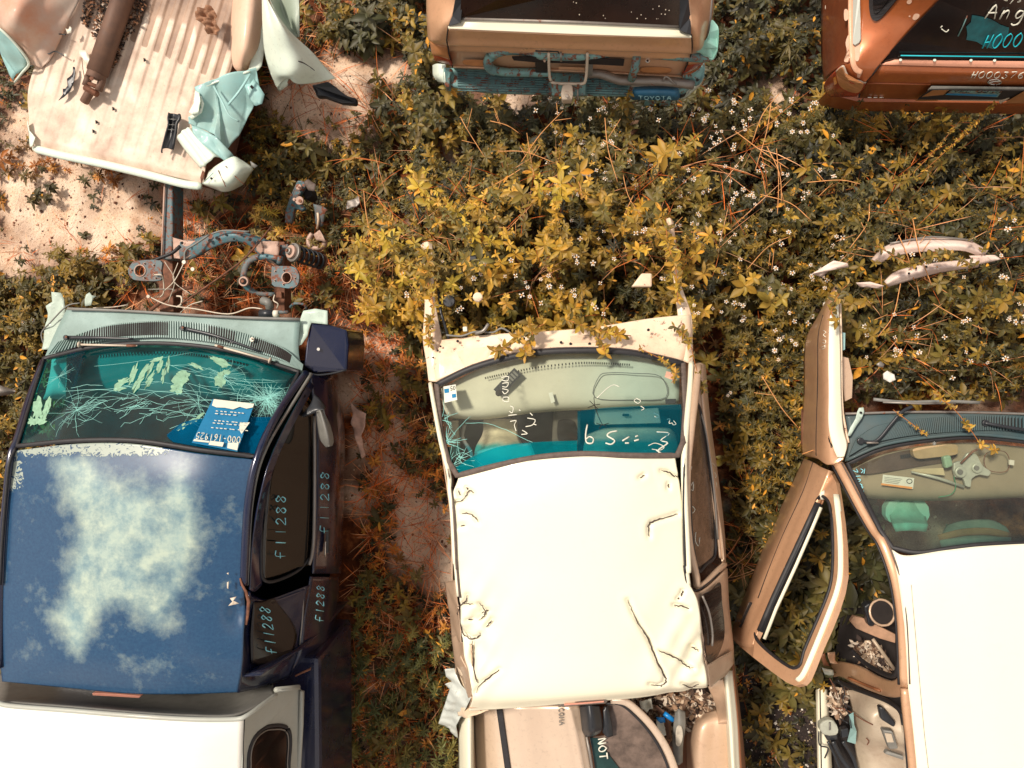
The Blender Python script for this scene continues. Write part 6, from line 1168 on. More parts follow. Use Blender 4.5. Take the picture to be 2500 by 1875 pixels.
qp = sheet('quarter_panel', [A('F7', [(1795, 330, 1.53), (1850, 358, 1.46), (1915, 325, 1.38), (1990, 255, 1.25), (2024, 215, 1.1), (2030, 220, .85), (2010, 220, .4)]), A('F7', [(1852, 440, 1.53), (1872, 440, 1.46), (1940, 440, 1.36), (2005, 440, 1.2), (2034, 440, 1.08), (2040, 440, .85), (2020, 440, .4)]), A('F7', [(1885, 640, 1.5), (1895, 640, 1.44), (1960, 640, 1.34), (2010, 620, 1.2), (2052, 600, 1.06), (2056, 600, .85), (2030, 600, .4)]),
                        A('F7', [(1902, 780, 1.5), (1915, 785, 1.42), (1965, 770, 1.32), (2020, 740, 1.18), (2064, 720, 1.04), (2066, 720, .85), (2040, 720, .4)]), A('F7', [(1910, 915, 1.47), (1925, 910, 1.4), (1965, 890, 1.3), (2020, 860, 1.15), (2056, 800, 1.02), (2060, 800, .85), (2040, 800, .4)])], M['beige'], mp, 6, 8, .01)
qg2 = plate('quarter_window', cr_closed(A('F7', [(1868, 385, 1.452), (1930, 340, 1.40), (1982, 292, 1.30), (1992, 400, 1.26), (2008, 560, 1.22), (2000, 650, 1.24), (1960, 740, 1.33), (1912, 768, 1.425), (1895, 690, 1.46), (1880, 520, 1.47)]), 4), plain('black glass', rgb(40, 28, 24), .15, 0, .4, 6, 0), qp, thick=.004)
for v in qg2.data.vertices: v.co.z += .022
tube('window_bar', A('F7', [(1880, 380, 1.49), (1920, 480, 1.46), (1940, 600, 1.43), (1938, 680, 1.43)]), .006, M['steel'], qg2, 6, sm=4)
crumple('crushed_corner', A('F7', [(1905, 790, 1.44), (2000, 740, 1.28), (2062, 700, 1.1), (2066, 780, 1.08), (2010, 860, 1.2), (1920, 925, 1.42)]), M['beige'], mp, .015, seed=31)
# left side: crumpled, barely showing
sheet('body_side', [A('F6', [(235, 560, 1.06), (240, 600, .8), (262, 600, .35)]), A('F6', [(330, 1150, 1.1), (342, 1150, .8), (370, 1150, .35)]), A('F7', [(370, 0, 1.1), (378, 0, .8), (410, 0, .35)]), A('F7', [(380, 500, 1.1), (392, 500, .8), (430, 500, .35)]), A('F7', [(425, 1000, 1.1), (432, 1000, .8), (470, 1000, .35)])], M['beige'], mp, 6, 8, .01)
tube('pillar', A('F6', [(238, 560, 1.06), (262, 700, 1.2), (300, 900, 1.38), (345, 1080, 1.50), (352, 1180, 1.55), (365, 1300, 1.565), (382, 1600, 1.565)]) + A('F7', [(398, 150, 1.56), (418, 380, 1.55)]), .012, M['cream'], mp, 8, sm=5)
tube('drip_rail', A('F6', [(248, 565, 1.05), (268, 700, 1.18), (310, 900, 1.36), (348, 1100, 1.52), (374, 1300, 1.575), (390, 1620, 1.575)]) + A('F7', [(405, 180, 1.57), (425, 390, 1.56)]), .006, M['seal'], mp, 6, sm=5)
crumple('crushed_quarter', A('F7', [(340, 290, 1.12), (400, 270, 1.25), (425, 420, 1.4), (430, 560, 1.42), (440, 640, 1.44), (500, 660, 1.5), (505, 800, 1.5), (525, 920, 1.48), (480, 975, 1.4), (440, 860, 1.25), (400, 790, 1.15), (380, 600, 1.1), (370, 480, 1.1)]), M['beige'], mp, .05, 6, seed=33)
crumple('crushed_quarter', A('F7', [(435, 720, 1.3), (470, 800, 1.4), (520, 930, 1.44), (560, 1000, 1.46), (600, 1050, 1.44), (480, 1085, 1.3), (420, 1080, 1.1), (400, 980, 1.05), (370, 900, 1.0), (400, 800, 1.1)]), M['creamrust'], mp, .05, 7, seed=34)
prism('cab_back', A('F7', [(480, 1060, 1.48), (1150, 1005, 1.52), (1908, 915, 1.44), (1905, 900, 1.44), (1150, 985, 1.52), (480, 1040, 1.48)]), 1.0, M['beige'], mp)
bk = prism('brake_light', A('F7', [(1022, 1035, 1.535), (1040, 1018, 1.56), (1150, 1010, 1.565), (1300, 1003, 1.56), (1314, 1015, 1.55), (1300, 1028, 1.53), (1150, 1038, 1.53), (1040, 1050, 1.52)]), .035, M['steel'], mp, .006)
prism('lens', A('F7', [(1050, 1032, 1.567), (1290, 1014, 1.57), (1290, 1020, 1.565), (1050, 1040, 1.56)]), .01, plain('faded pink lens', rgb(226, 160, 140), .3, 0, .1, 20, 0), bk, .002)
# cargo bed
M['brownpaint'] = paint('brown dusty paint', rgb(150, 96, 62), .2, .5, .2, .6, rgb(90, 56, 40), .3)
sheet('bed_wall', [A('F7', [(415, 1095, .9), (445, 1095, 1.04), (500, 1095, 1.06), (512, 1095, .6)]), A('F7', [(418, 1413, .9), (455, 1413, 1.04), (500, 1413, 1.06), (525, 1413, .6)]), A('F7', [(425, 1800, .9), (465, 1800, 1.04), (505, 1800, 1.06), (540, 1800, .6)])], M['cream'], mp, 4, 4, .006)
sheet('bed_wall', [A('F7', [(2068, 720, .80), (2062, 820, 1.0), (2048, 830, 1.05), (2010, 835, 1.06), (2000, 870, .6)]), A('F7', [(2112, 1150, .80), (2096, 1150, 1.0), (2078, 1150, 1.05), (2035, 1150, 1.06), (2010, 1150, .6)]), A('F7', [(2140, 1413, .80), (2112, 1413, 1.0), (2090, 1413, 1.05), (2052, 1413, 1.06), (2020, 1413, .6)]), A('F7', [(2170, 1800, .80), (2142, 1800, 1.0), (2120, 1800, 1.05), (2080, 1800, 1.06), (2040, 1800, .6)])], M['cream'], mp, 4, 8, .006)
sheet('outer_side', [A('F7', [(2058, 760, 1.02), (2070, 760, .8), (2060, 760, .4)]), A('F7', [(2096, 1150, 1.03), (2116, 1150, .8), (2100, 1150, .4)]), A('F7', [(2112, 1413, 1.03), (2140, 1413, .8), (2120, 1413, .4)]), A('F7', [(2142, 1800, 1.03), (2172, 1800, .8), (2150, 1800, .4)])], M['brownpaint'], mp, 4, 6, .006)
sheet('bed_floor', [A('F7', [(520, 1060, .52), (1200, 1060, .52), (2010, 900, .52)]), A('F7', [(520, 1800, .52), (1200, 1800, .52), (2010, 1800, .52)])], M['brownpaint'], mp, 3, 3, .01)
sheet('wheel_arch', [A('F7', [(1840, 1110, .60), (1900, 1080, .74), (1990, 1060, .78), (2030, 1060, .78)]), A('F7', [(1790, 1180, .60), (1850, 1170, .82), (1960, 1160, .84), (2030, 1160, .84)]), A('F7', [(1785, 1413, .60), (1830, 1413, .84), (1950, 1413, .86), (2040, 1413, .86)]), A('F7', [(1790, 1800, .60), (1840, 1800, .84), (1950, 1800, .86), (2060, 1800, .86)])], M['beige'], mp, 8, 8, .006)
sheet('inner_wall', [A('F7', [(1915, 930, 1.0), (1960, 900, 1.02), (2005, 880, 1.03)]), A('F7', [(1960, 1050, .8), (1990, 1040, .9), (2020, 1000, 1.0)]), A('F7', [(1960, 1150, .8), (2000, 1150, .9), (2034, 1150, 1.0)])], M['beige'], mp, 6, 6, .006)
# ---- loose door lying in the bed
ld = thing('loose_door', 'silver beige car door with black mirror lying in the bed of the white pickup', 'car door', at('F7', 900, 1250, .6))
M['silverbeige'] = paint('glossy silver beige', rgb(224, 200, 176), .35, .28, .6, .2, rgb(150, 104, 76), 0, .004)
ldr = [A('F7', [(505, 1040, .85), (600, 1040, 1.00), (760, 1040, 1.06), (930, 1040, 1.07), (1040, 1040, 1.08), (1130, 1040, 1.06), (1160, 1040, 1.0)]), A('F7', [(512, 1250, .85), (620, 1250, 1.00), (790, 1250, 1.06), (960, 1250, 1.07), (1085, 1250, 1.08), (1170, 1250, 1.06), (1200, 1250, 1.0)]), A('F7', [(522, 1500, .85), (645, 1500, 1.00), (820, 1500, 1.06), (1000, 1500, 1.07), (1130, 1500, 1.08), (1215, 1500, 1.06), (1240, 1500, 1.0)]), A('F7', [(530, 1800, .85), (670, 1800, 1.0), (860, 1800, 1.06), (1040, 1800, 1.07), (1180, 1800, 1.08), (1260, 1800, 1.06), (1290, 1800, 1.0)])]
lsk = sheet('door_skin', ldr, M['silverbeige'], ld, 8, 8, .01, lambda v, u, t: Vector((v.x, v.y, v.z + .012 * math.exp(-((u - .74) / .03) ** 2) + .006 * math.exp(-((u - .35) / .06) ** 2))))
prism('moulding', A('F7', [(643, 1066, 1.045), (680, 1066, 1.055), (704, 1240, 1.055), (742, 1500, 1.055), (775, 1800, 1.055), (735, 1800, 1.045), (704, 1500, 1.045), (668, 1240, 1.045)]), .03, M['rubber'], ld, .006)
LS = Surf(ldr)
writing3('emblem', 'TACOMA', LS('F7', 1012, 1000, .008), LS('F7', 1022, 1162, .008), LS('F7', 1043, 996, .008), M['steel'], ld, r=.003, lift=.004, soft=1, jit=0)
mm_ = sheet('mirror', [A('F7', [(1142, 1045, 1.12), (1200, 1035, 1.18), (1262, 1042, 1.14)]), A('F7', [(1150, 1120, 1.12), (1210, 1120, 1.20), (1278, 1115, 1.14)]), A('F7', [(1158, 1190, 1.12), (1215, 1195, 1.19), (1280, 1175, 1.14)]), A('F7', [(1175, 1222, 1.08), (1215, 1226, 1.12), (1265, 1205, 1.08)])], M['black'], ld, 8, 8, .03)
sheet('mirror_arm', [A('F7', [(1280, 1060, 1.1), (1300, 1050, 1.1), (1315, 1040, 1.08)]), A('F7', [(1282, 1150, 1.12), (1310, 1160, 1.12), (1335, 1140, 1.1)]), A('F7', [(1280, 1200, 1.1), (1310, 1230, 1.1), (1345, 1220, 1.08)])], M['black'], mm_, 6, 6, .02)
glass_o = A('F7', [(1310, 1020, 1.02), (1400, 1010, 1.03), (1480, 1050, 1.03), (1560, 1130, 1.03), (1630, 1230, 1.02), (1672, 1330, 1.02), (1700, 1500, 1.02), (1700, 1800, 1.02), (1290, 1800, 1.04), (1236, 1413, 1.04), (1215, 1290, 1.04), (1200, 1230, 1.04), (1290, 1220, 1.04), (1300, 1100, 1.03)])
lg = plate('door_glass', glass_o, plain('smoky stained glass', rgb(106, 90, 80), .3, 0, .8, 7, .1), ld, thick=.006, smooth=False)
plate('dark_tint', A('F7', [(1205, 1232, 1.047), (1290, 1236, 1.047), (1276, 1275, 1.047), (1330, 1350, 1.047), (1400, 1440, 1.047), (1240, 1440, 1.049), (1218, 1300, 1.049)]), plain('dark green glass', rgb(34, 60, 58), .15, 0, .3, 14, 0), lg, thick=.003)
writing3('number', 'NOT', at('F7', 1252, 1236, 1.058), at('F7', 1262, 1372, 1.058), at('F7', 1300, 1228, 1.058), M['marker'], lg, r=.0042, lift=.004)
fr_path = A('F7', [(1330, 1012, 1.06), (1420, 1018, 1.07), (1505, 1085, 1.07), (1590, 1180, 1.07), (1660, 1290, 1.07), (1710, 1413, 1.07), (1760, 1600, 1.07), (1790, 1800, 1.07)])
tube('window_frame', fr_path, .022, M['silverbeige'], ld, 10, sm=5, flat=.6); tube('frame_seal', [p + Vector((-.028, -.014, .0)) for p in cr_pts(fr_path, 5)], .008, M['rubber'], ld, 6)
tube('sill_strip', A('F7', [(1185, 1225, 1.09), (1205, 1330, 1.09), (1232, 1500, 1.09), (1280, 1800, 1.09)]), .008, M['steel'], ld, 6)
# ---- rubbish in the bed
gp = sheet('armrest', [A('F7', [(1715, 1075, .86), (1740, 1062, .88), (1778, 1075, .86)]), A('F7', [(1705, 1160, .88), (1745, 1160, .90), (1780, 1160, .88)]), A('F7', [(1698, 1270, .88), (1735, 1270, .90), (1765, 1270, .88)]), A('F7', [(1715, 1390, .86), (1740, 1395, .87), (1762, 1380, .86)])], M['greyplast'], None, 6, 6, .03); tag(gp, 'long grey plastic armrest lying between the loose door and the wheel arch', 'armrest')
o = prism('recess', cr_closed(A('F7', [(1725, 1170, .91), (1755, 1165, .91), (1762, 1230, .91), (1745, 1280, .90), (1720, 1270, .91)]), 3), .004, plain('pale grey plastic', rgb(190, 180, 164), .5), gp, .002)
o = sheet('vinyl_strip', [A('F7', [(1585, 1045, .80), (1610, 1040, .82), (1640, 1062, .80)]), A('F7', [(1640, 1110, .82), (1665, 1100, .85), (1688, 1120, .82)]), A('F7', [(1668, 1230, .82), (1682, 1240, .84), (1692, 1230, .82)])], plain('brown vinyl', rgb(110, 80, 64), .5, 0, .2, 20, .2), None, 6, 6, .01); tag(o, 'curved brown vinyl strip lying beside the grey armrest', 'vinyl strip')
PA = [lin(200, 176, 150), lin(150, 120, 96), lin(96, 74, 60), lin(60, 46, 40), lin(226, 210, 190), lin(120, 96, 78)]
litter('rubbish', 'crumpled paper, leaves and rubbish heaped in the bed of the white pickup', [FP('F7', [(1440, 1010), (1700, 975), (1900, 940), (1965, 990), (1960, 1080), (1820, 1130), (1780, 1150), (1690, 1250), (1620, 1180), (1520, 1080)])], 1300, .70, PA, 61, (.02, .07), 'rubbish')
tg = MB()
o = crumple('paper_wad', A('F7', [(1495, 990, .80), (1570, 985, .80), (1575, 1030, .80), (1540, 1060, .80), (1505, 1030, .80)]), M['paper'], None, .05, 6, seed=41, el=.012, fs=4); tag(o, 'crumpled white paper wad at the roof edge end of the rubbish', 'paper')
o = crumple('paper_wad', A('F7', [(1600, 1110, .82), (1640, 1120, .82), (1655, 1190, .82), (1640, 1215, .82), (1605, 1180, .82)]), M['paper'], None, .05, 6, seed=42, el=.012, fs=4); tag(o, 'crumpled white paper wad beside the brown vinyl strip', 'paper')
M['bluep'] = plain('bright blue plastic', rgb(20, 130, 205), .3, 0, .15, 12, .1)
o = crumple('blue_wrapper', A('F7', [(1600, 1095, .84), (1650, 1100, .84), (1655, 1130, .84), (1625, 1135, .84), (1605, 1115, .84)]), M['bluep'], None, .03, 6, seed=43); tag(o, 'small bright blue wrapper lying in the rubbish left of the vinyl strip', 'wrapper')
bb = thing('blue_bottle', 'small blue plastic bottle lying in the rubbish between armrest and papers', 'bottle', at('F7', 1690, 1095, .84)); tube('bottle_body', A('F7', [(1650, 1085, .86), (1705, 1125, .86)]), [.014, .016], M['bluep'], bb, 12); tube('neck', A('F7', [(1705, 1125, .86), (1718, 1135, .86)]), [.007, .006], M['white_p'], bb, 10)
# torn plastic film snagged on the crushed left corner
pf = crumple('plastic_film', A('F7', [(345, 790, 1.2), (400, 790, 1.22), (405, 830, 1.22), (440, 900, 1.25), (500, 960, 1.3), (470, 1020, 1.25), (440, 1080, 1.15), (410, 1130, 1.0), (420, 1215, .85), (400, 1200, .85), (370, 1150, .9), (305, 1120, .9), (330, 1040, 1.0), (345, 1000, 1.05), (370, 920, 1.1), (340, 895, 1.15), (385, 880, 1.18), (350, 840, 1.18)]), plain('milky torn plastic', rgb(200, 204, 196), .35, 0, .12, 14, .3), None, .06, 9, .001, 45); tag(pf, 'torn milky plastic film snagged on the crushed corner of the white pickup', 'plastic film')
# ================================================================== SILVER-WHITE WAGON WITH OPEN DOOR, RIGHT
rc_ = thing('white_car', 'white-roofed silver car with its front door swung open and no hood, under weeds', 'car', at('P', 2380, 1500, 0))
rroof = [A('G1', [(1165, 345, 1.36), (1260, 384, 1.40), (1500, 352, 1.43), (1750, 326, 1.45), (2150, 312, 1.46), (2640, 330, 1.40)]), A('G1', [(1212, 540, 1.41), (1320, 540, 1.44), (1520, 540, 1.46), (1780, 540, 1.48), (2200, 540, 1.48), (2680, 540, 1.42)]),
         A('G1', [(1252, 860, 1.42), (1370, 860, 1.45), (1560, 860, 1.47), (1800, 860, 1.49), (2200, 860, 1.49), (2700, 860, 1.42)]), A('G1', [(1272, 1200, 1.42), (1400, 1200, 1.45), (1600, 1200, 1.47), (1830, 1200, 1.49), (2220, 1200, 1.49), (2710, 1200, 1.42)]),
         A('G1', [(1304, 1660, 1.42), (1430, 1660, 1.45), (1640, 1660, 1.47), (1860, 1660, 1.49), (2250, 1660, 1.49), (2720, 1660, 1.42)]), A('G1', [(1330, 2200, 1.42), (1460, 2200, 1.45), (1670, 2200, 1.47), (1880, 2200, 1.49), (2270, 2200, 1.49), (2730, 2200, 1.42)])]
sheet('roof', rroof, M['cream'], rc_, 8, 8, .01); RR = Surf(rroof)
strokes('roof_seam', RR, 'G1', [[(1290, 560), (1310, 800), (1338, 1120), (1368, 1450), (1392, 1660), (1420, 2000)]], .0016, M['steel'], rc_, .001)
rw = [A('F8', [(872, 1262, .97), (1080, 1172, 1.0), (1380, 1122, 1.02), (1700, 1112, 1.03), (2300, 1190, 1.02)]), A('F8', [(990, 1500, 1.19), (1210, 1455, 1.22), (1500, 1425, 1.24), (1800, 1410, 1.25), (2380, 1440, 1.22)]), A('G1', [(1172, 335, 1.35), (1330, 366, 1.39), (1560, 335, 1.42), (1800, 314, 1.43), (2420, 310, 1.42)])]
rws = sheet('windshield', rw, M['glass_ws'], rc_, 10, 12, 0); RW = Surf(rw)
def t3(x, y):
    k = float(sstep(1320, 1340, np.array(y + (x - 2300) * .12))); g = float(sstep(1180, 1270, np.array(y * 1.0))); a = np.array([.86, .90, .84]) * (1 - g) + np.array([.42, .76, .72]) * g; return a * (1 - k) + np.array([.04, .12, .2]) * k
set_tint(rws, t3)
tube('windshield_seal', [p + Vector((0, 0, .005)) for p in cr_pts(rw[0], 6) + list(reversed(cr_pts(rw[2], 6))) + A('F8', [(1060, 1640, 1.31), (985, 1490, 1.2)])], .013, M['rubber'], rc_, 8, True, .6)
M['dash3'] = plain('brown grey dashboard', rgb(150, 136, 112), .85, 0, .1, 4, .2)
d3 = sheet('dashboard', [A('F8', [(900, 1290, .9), (1100, 1200, .94), (1400, 1150, .95), (1700, 1145, .95), (2300, 1215, .94)]), A('F8', [(930, 1340, .93), (1150, 1300, .97), (1420, 1270, .98), (1700, 1260, .98), (2300, 1300, .96)]), A('F8', [(975, 1440, .92), (1180, 1455, .96), (1450, 1455, .97), (1720, 1445, .97), (2350, 1420, .95)]), A('F8', [(980, 1460, .75), (1190, 1475, .75), (1460, 1475, .75), (1730, 1465, .75), (2350, 1440, .75)])], M['dash3'], rc_, 8, 8, .01)
plate('dash_dark_trim', cr_closed(A('F8', [(920, 1290, .975), (1100, 1210, .985), (1350, 1165, .985), (1500, 1170, .985), (1480, 1240, .992), (1300, 1275, .992), (1000, 1320, .985)]), 3), plain('dark brown trim', rgb(84, 66, 54), .7, 0, .2, 10, .2), d3, thick=.004)  # dark brown plate over the front of the dash
slots('air_vent', A('F8', [(1180, 1222, 1.0), (1240, 1212, 1.0)]), 5, .01, .02, M['dark'], d3)
sheet('seat', [A('G1', [(1150, 60, .8), (1260, 50, .85), (1370, 70, .8)]), A('G1', [(1160, 150, .85), (1260, 150, .9), (1380, 160, .85)]), A('G1', [(1180, 200, 1.0), (1270, 190, 1.05), (1390, 200, 1.0)])], plain('green cloth', rgb(140, 176, 150), .95, 0, .15, 20, .4), rc_, 6, 6, .04)
sheet('seat', [A('G1', [(1500, 200, .9), (1600, 172, .95), (1760, 168, .95), (1860, 210, .9)]), A('G1', [(1480, 240, 1.0), (1600, 225, 1.05), (1760, 225, 1.05), (1880, 245, 1.0)]), A('G1', [(1460, 300, 1.15), (1600, 290, 1.2), (1760, 285, 1.2), (1890, 280, 1.15)])], plain('grey brown seat', rgb(150, 132, 112), .95, 0, .15, 20, .4), rc_, 6, 6, .05)
tube('seat_piping', A('G1', [(1455, 280, 1.12), (1600, 245, 1.16), (1760, 240, 1.16), (1880, 268, 1.12)]), .02, plain('orange brown fabric', rgb(170, 96, 60), .9, 0, .2, 20, .3), rc_, 8, flat=.4, sm=4)
prism('headrest', cr_closed(A('F8', [(1120, 1480, .84), (1320, 1475, .84), (1335, 1600, .84), (1120, 1600, .84)]), 3), .06, plain('pale green foam', rgb(156, 184, 160), .9, 0, .1, 20, .3), rc_)
# things on the dash
rv = thing('rear_view_mirror', 'loose beige rear-view mirror lying on the dashboard behind glass', 'rear-view mirror', at('F8', 1385, 1190, 1.0))
V, F = prism_vf(cr_closed(A('F8', [(1255, 1195, 1.05), (1270, 1172, 1.05), (1385, 1155, 1.05), (1500, 1150, 1.05), (1515, 1185, 1.05), (1500, 1210, 1.05), (1385, 1225, 1.05), (1280, 1232, 1.05)]), 4), .04); mesh('mirror_shell', V, F, plain('tan plastic', rgb(176, 150, 112), .5, 0, .1, 20, .1), rv, smooth=False, bevel=.008); tube('stalk', A('F8', [(1376, 1155, 1.04), (1378, 1135, 1.04)]), .009, M['greyplast'], rv, 8)
wr = thing('window_regulator', 'bare metal window regulator with motor and arms lying on the dashboard behind glass', 'window regulator', at('F8', 1570, 1300, 1.0))
M['alu'] = plain('dull aluminium', rgb(190, 192, 176), .45, .3, .12, 24, .2)
prism('motor_plate', cr_closed(A('F8', [(1490, 1260, 1.05), (1540, 1245, 1.05), (1570, 1200, 1.05), (1620, 1205, 1.05), (1640, 1240, 1.05), (1665, 1280, 1.05), (1705, 1305, 1.05), (1690, 1335, 1.05), (1640, 1325, 1.05), (1595, 1350, 1.05), (1590, 1395, 1.05), (1560, 1390, 1.05), (1545, 1345, 1.05), (1500, 1340, 1.05)]), 2), .02, M['alu'], wr, .004)
for x, y, r_ in ((1525, 1308, .030), (1620, 1285, .027)):
    V, F = disc_vf(at('F8', x, y, 1.052), r_, .014, 22); g_ = mesh('gear', V, F, M['alu'], wr, smooth=False, bevel=.004); V, F = disc_vf(at('F8', x, y, 1.068), r_ * .45, .008, 14); mesh('hub', V, F, M['greyplast'], g_, smooth=False)
prism('gearbox', A('F8', [(1430, 1220, 1.07), (1475, 1212, 1.07), (1490, 1275, 1.07), (1445, 1292, 1.07)]), .04, plain('green grey motor', rgb(140, 170, 140), .5, 0, .1, 20, .2), wr, .01)
prism('lift_arm', A('F8', [(1238, 1300, 1.03), (1262, 1292, 1.03), (1430, 1285, 1.04), (1440, 1330, 1.04), (1300, 1318, 1.03)]), .006, plain('cream plated steel', rgb(206, 190, 150), .4, .2, .1, 20, .1), wr, .002)
tube('lift_arm', A('F8', [(1245, 1305, 1.02), (1400, 1345, 1.03), (1550, 1395, 1.03)]), .009, M['alu'], wr, 6, flat=.4); tube('link_rod', A('F8', [(1530, 1260, 1.07), (1600, 1190, 1.08), (1625, 1180, 1.08)]), .006, M['rust'], wr, 6)
o = tube('wire_loop', cr_closed(A('F8', [(1690, 1195, 1.04), (1780, 1190, 1.04), (1812, 1240, 1.04), (1800, 1300, 1.03), (1740, 1310, 1.03), (1680, 1290, 1.03), (1665, 1235, 1.04)]), 4), .0022, M['rust'], wr, 5, True)
o = prism('plug', A('F8', [(1812, 1238, 1.045), (1842, 1242, 1.045), (1840, 1272, 1.045), (1812, 1268, 1.045)]), .012, M['white_p'], wr, .002)
tube('green_wire', A('F8', [(1490, 1330, 1.03), (1500, 1400, 1.03), (1470, 1440, 1.02), (1400, 1455, 1.0)]), .003, plain('green wire', rgb(60, 130, 90), .5, 0, .1), wr, 5, sm=4)
lb = plate('warning_label', A('F8', [(1075, 1322, .995), (1255, 1342, .995), (1248, 1406, .99), (1068, 1382, .99)]), M['paper'], d3, thick=.002)
for v in lb.data.vertices: v.co.z += .012
plate('orange_stripe', A('F8', [(1071, 1374, 1.012), (1250, 1396, 1.012), (1248, 1408, 1.012), (1068, 1384, 1.012)]), plain('orange print', rgb(222, 150, 84), .8), lb, thick=.001)
tube('stop_symbol', ring_pts(at('F8', 1233, 1362, 1.012), .014, .012, 18), .0016, M['dark'], lb, 5, True); strokes('text_lines', RW, 'F8', [], .001, M['dark'], lb) if 0 else None
mbt = MB()
for k in range(4): mbt.add(*tube_vf(A('F8', [(1088, 1338 + k * 9, 1.012), (1190 - k * 7, 1350 + k * 9, 1.012)]), .0009, 4))
mbt.build('small_print', M['greyplast'], lb)
strokes('marker_writing', RW, 'F8', [[(950, 1290), (965, 1300), (955, 1315)], [(975, 1290), (970, 1318)], [(905, 1300), (935, 1310), (925, 1290)], [(915, 1335), (950, 1332)], [(925, 1350), (950, 1352), (940, 1365), (925, 1350)], [(935, 1372), (960, 1385), (945, 1395)], [(940, 1400), (965, 1395), (955, 1410), (970, 1420)]], .0022, M['marker_blue'], rws, .006)
# cowl
M['cowl2'] = paint('dark teal cowl plastic', rgb(62, 84, 88), 0, .5, .1, .35, rgb(110, 100, 80), .12, .01)
c2 = sheet('cowl_panel', [A('F8', [(862, 975, .93), (1100, 970, .95), (1400, 965, .96), (1700, 958, .96), (2300, 990, .95)]), A('F8', [(880, 1110, .95), (1080, 1035, .97), (1380, 1000, .98), (1700, 990, .98), (2300, 1040, .97)]), A('F8', [(860, 1250, .96), (1080, 1160, .99), (1380, 1112, 1.01), (1700, 1102, 1.02), (2300, 1180, 1.0)])], M['cowl2'], rc_, 8, 6, .01)
oa = cr_pts(A('F8', [(925, 1112, .985), (1050, 1040, .99), (1250, 1005, 1.0), (1500, 988, 1.0), (1800, 985, 1.0), (2300, 1030, .99)]), 12); ia = cr_pts(A('F8', [(880, 1215, .985), (1010, 1145, 1.0), (1220, 1100, 1.01), (1500, 1075, 1.015), (1800, 1070, 1.015), (2300, 1120, 1.0)]), 12)
mb = MB(); mbd = MB()
for k in range(110):
    f = (k + .5) / 110 * (len(oa) - 1); i = min(len(oa) - 2, int(f)); a = oa[i].lerp(oa[i + 1], f - i); b = ia[i].lerp(ia[i + 1], f - i); t = (oa[i + 1] - oa[i]).normalized(); zz = Vector((0, 0, .008)); t1_ = t * .0035
    mb.add([a - t1_ + zz, a + t1_ + zz, b + t1_ + zz, b - t1_ + zz, a - t1_, a + t1_, b + t1_, b - t1_], [(0, 1, 2, 3), (0, 4, 5, 1), (1, 5, 6, 2), (2, 6, 7, 3), (3, 7, 4, 0)])
    if .08 < k / 110 < .52 or k / 110 > .58: o_ = t * .008 + Vector((0, 0, .004)); a2, b2 = a.lerp(b, .12), a.lerp(b, .82); mbd.add([a2 - t1_ + o_, a2 + t1_ + o_, b2 + t1_ + o_, b2 - t1_ + o_], [(0, 1, 2, 3)])
g2 = mb.build('vent_grille', M['cowl2'], c2, smooth=False); mbd.build('vent_slots', M['dark'], g2, smooth=False)
tube('cowl_lip', A('F8', [(870, 1240, 1.0), (1080, 1152, 1.03), (1380, 1104, 1.05), (1700, 1096, 1.05), (2300, 1172, 1.04)]), .009, M['cowl2'], c2, 6, sm=4); tube('cowl_edge', A('F8', [(862, 972, .95), (1400, 962, .97), (2300, 985, .97)]), .008, M['steel'], c2, 6, sm=4)
for pts, piv in (([(945, 1128, 1.02), (1040, 1130, 1.03), (1130, 1030, 1.03), (1190, 962, 1.03), (1250, 930, 1.02)], (945, 1128)), ([(1665, 1025, 1.03), (1760, 1042, 1.05), (1896, 1065, 1.05), (2100, 1090, 1.05)], (1665, 1025))):
    w_ = tube('wiper_arm', A('F8', pts), .010, M['black'], rc_, 6, flat=.6, sm=5); V, F = disc_vf(at('F8', piv[0], piv[1], 1.01), .018, .02, 18); mesh('pivot', V, F, M['black'], w_, smooth=False, bevel=.004)
tube('arm_tip', A('F8', [(985, 1140, 1.05), (1052, 1140, 1.05)]), .006, M['steel'], w_, 6)
hg = crumple('hood_hinge', A('F8', [(940, 938, .99), (965, 935, .99), (970, 960, .99), (955, 1000, .99), (925, 1040, .99), (890, 1100, .99), (872, 1100, .99), (890, 1050, .99), (920, 1000, .99), (930, 960, .99)]), M['mint'], rc_, .006); V, F = disc_vf(at('F8', 950, 965, 1.0), .006, .01, 10); mesh('hole', V, F, M['dark'], hg, smooth=False)
tube('radiator_strip', A('F8', [(1025, 888, .93), (1200, 905, .93), (1450, 900, .93), (1640, 908, .93)]), .010, M['greyplast'], rc_, 6, flat=.4, sm=3); tube('radiator_strip', A('F8', [(1080, 905, .935), (1300, 914, .935), (1500, 910, .935)]), .006, M['steel'], rc_, 6, flat=.4)
# left fender and hidden right fender
M['silver'] = paint('tan silver metallic', rgb(222, 176, 138), .35, .3, .6, .35, rgb(130, 84, 56), .16, .004)
fr3 = [A('F8', [(792, 245, .85), (800, 235, .9), (812, 228, .93), (824, 235, .93)]), A('F8', [(700, 410, .66), (735, 400, .88), (780, 395, .96), (828, 400, .95)]), A('F8', [(628, 560, .5), (705, 560, .84), (765, 560, .96), (834, 560, .96)]), A('F8', [(620, 850, .5), (702, 850, .84), (765, 850, .97), (838, 850, .97)]),
       A('F8', [(606, 1050, .5), (695, 1050, .84), (762, 1050, .98), (850, 1050, .98)]), A('F8', [(608, 1190, .5), (692, 1210, .84), (768, 1245, .97), (876, 1145, .99)]), A('F8', [(640, 1222, .5), (700, 1232, .84), (780, 1268, .97), (848, 1240, 1.0)])]
fn = sheet('front_fender', fr3, M['silver'], rc_, 8, 8, .008); FS = Surf(fr3)
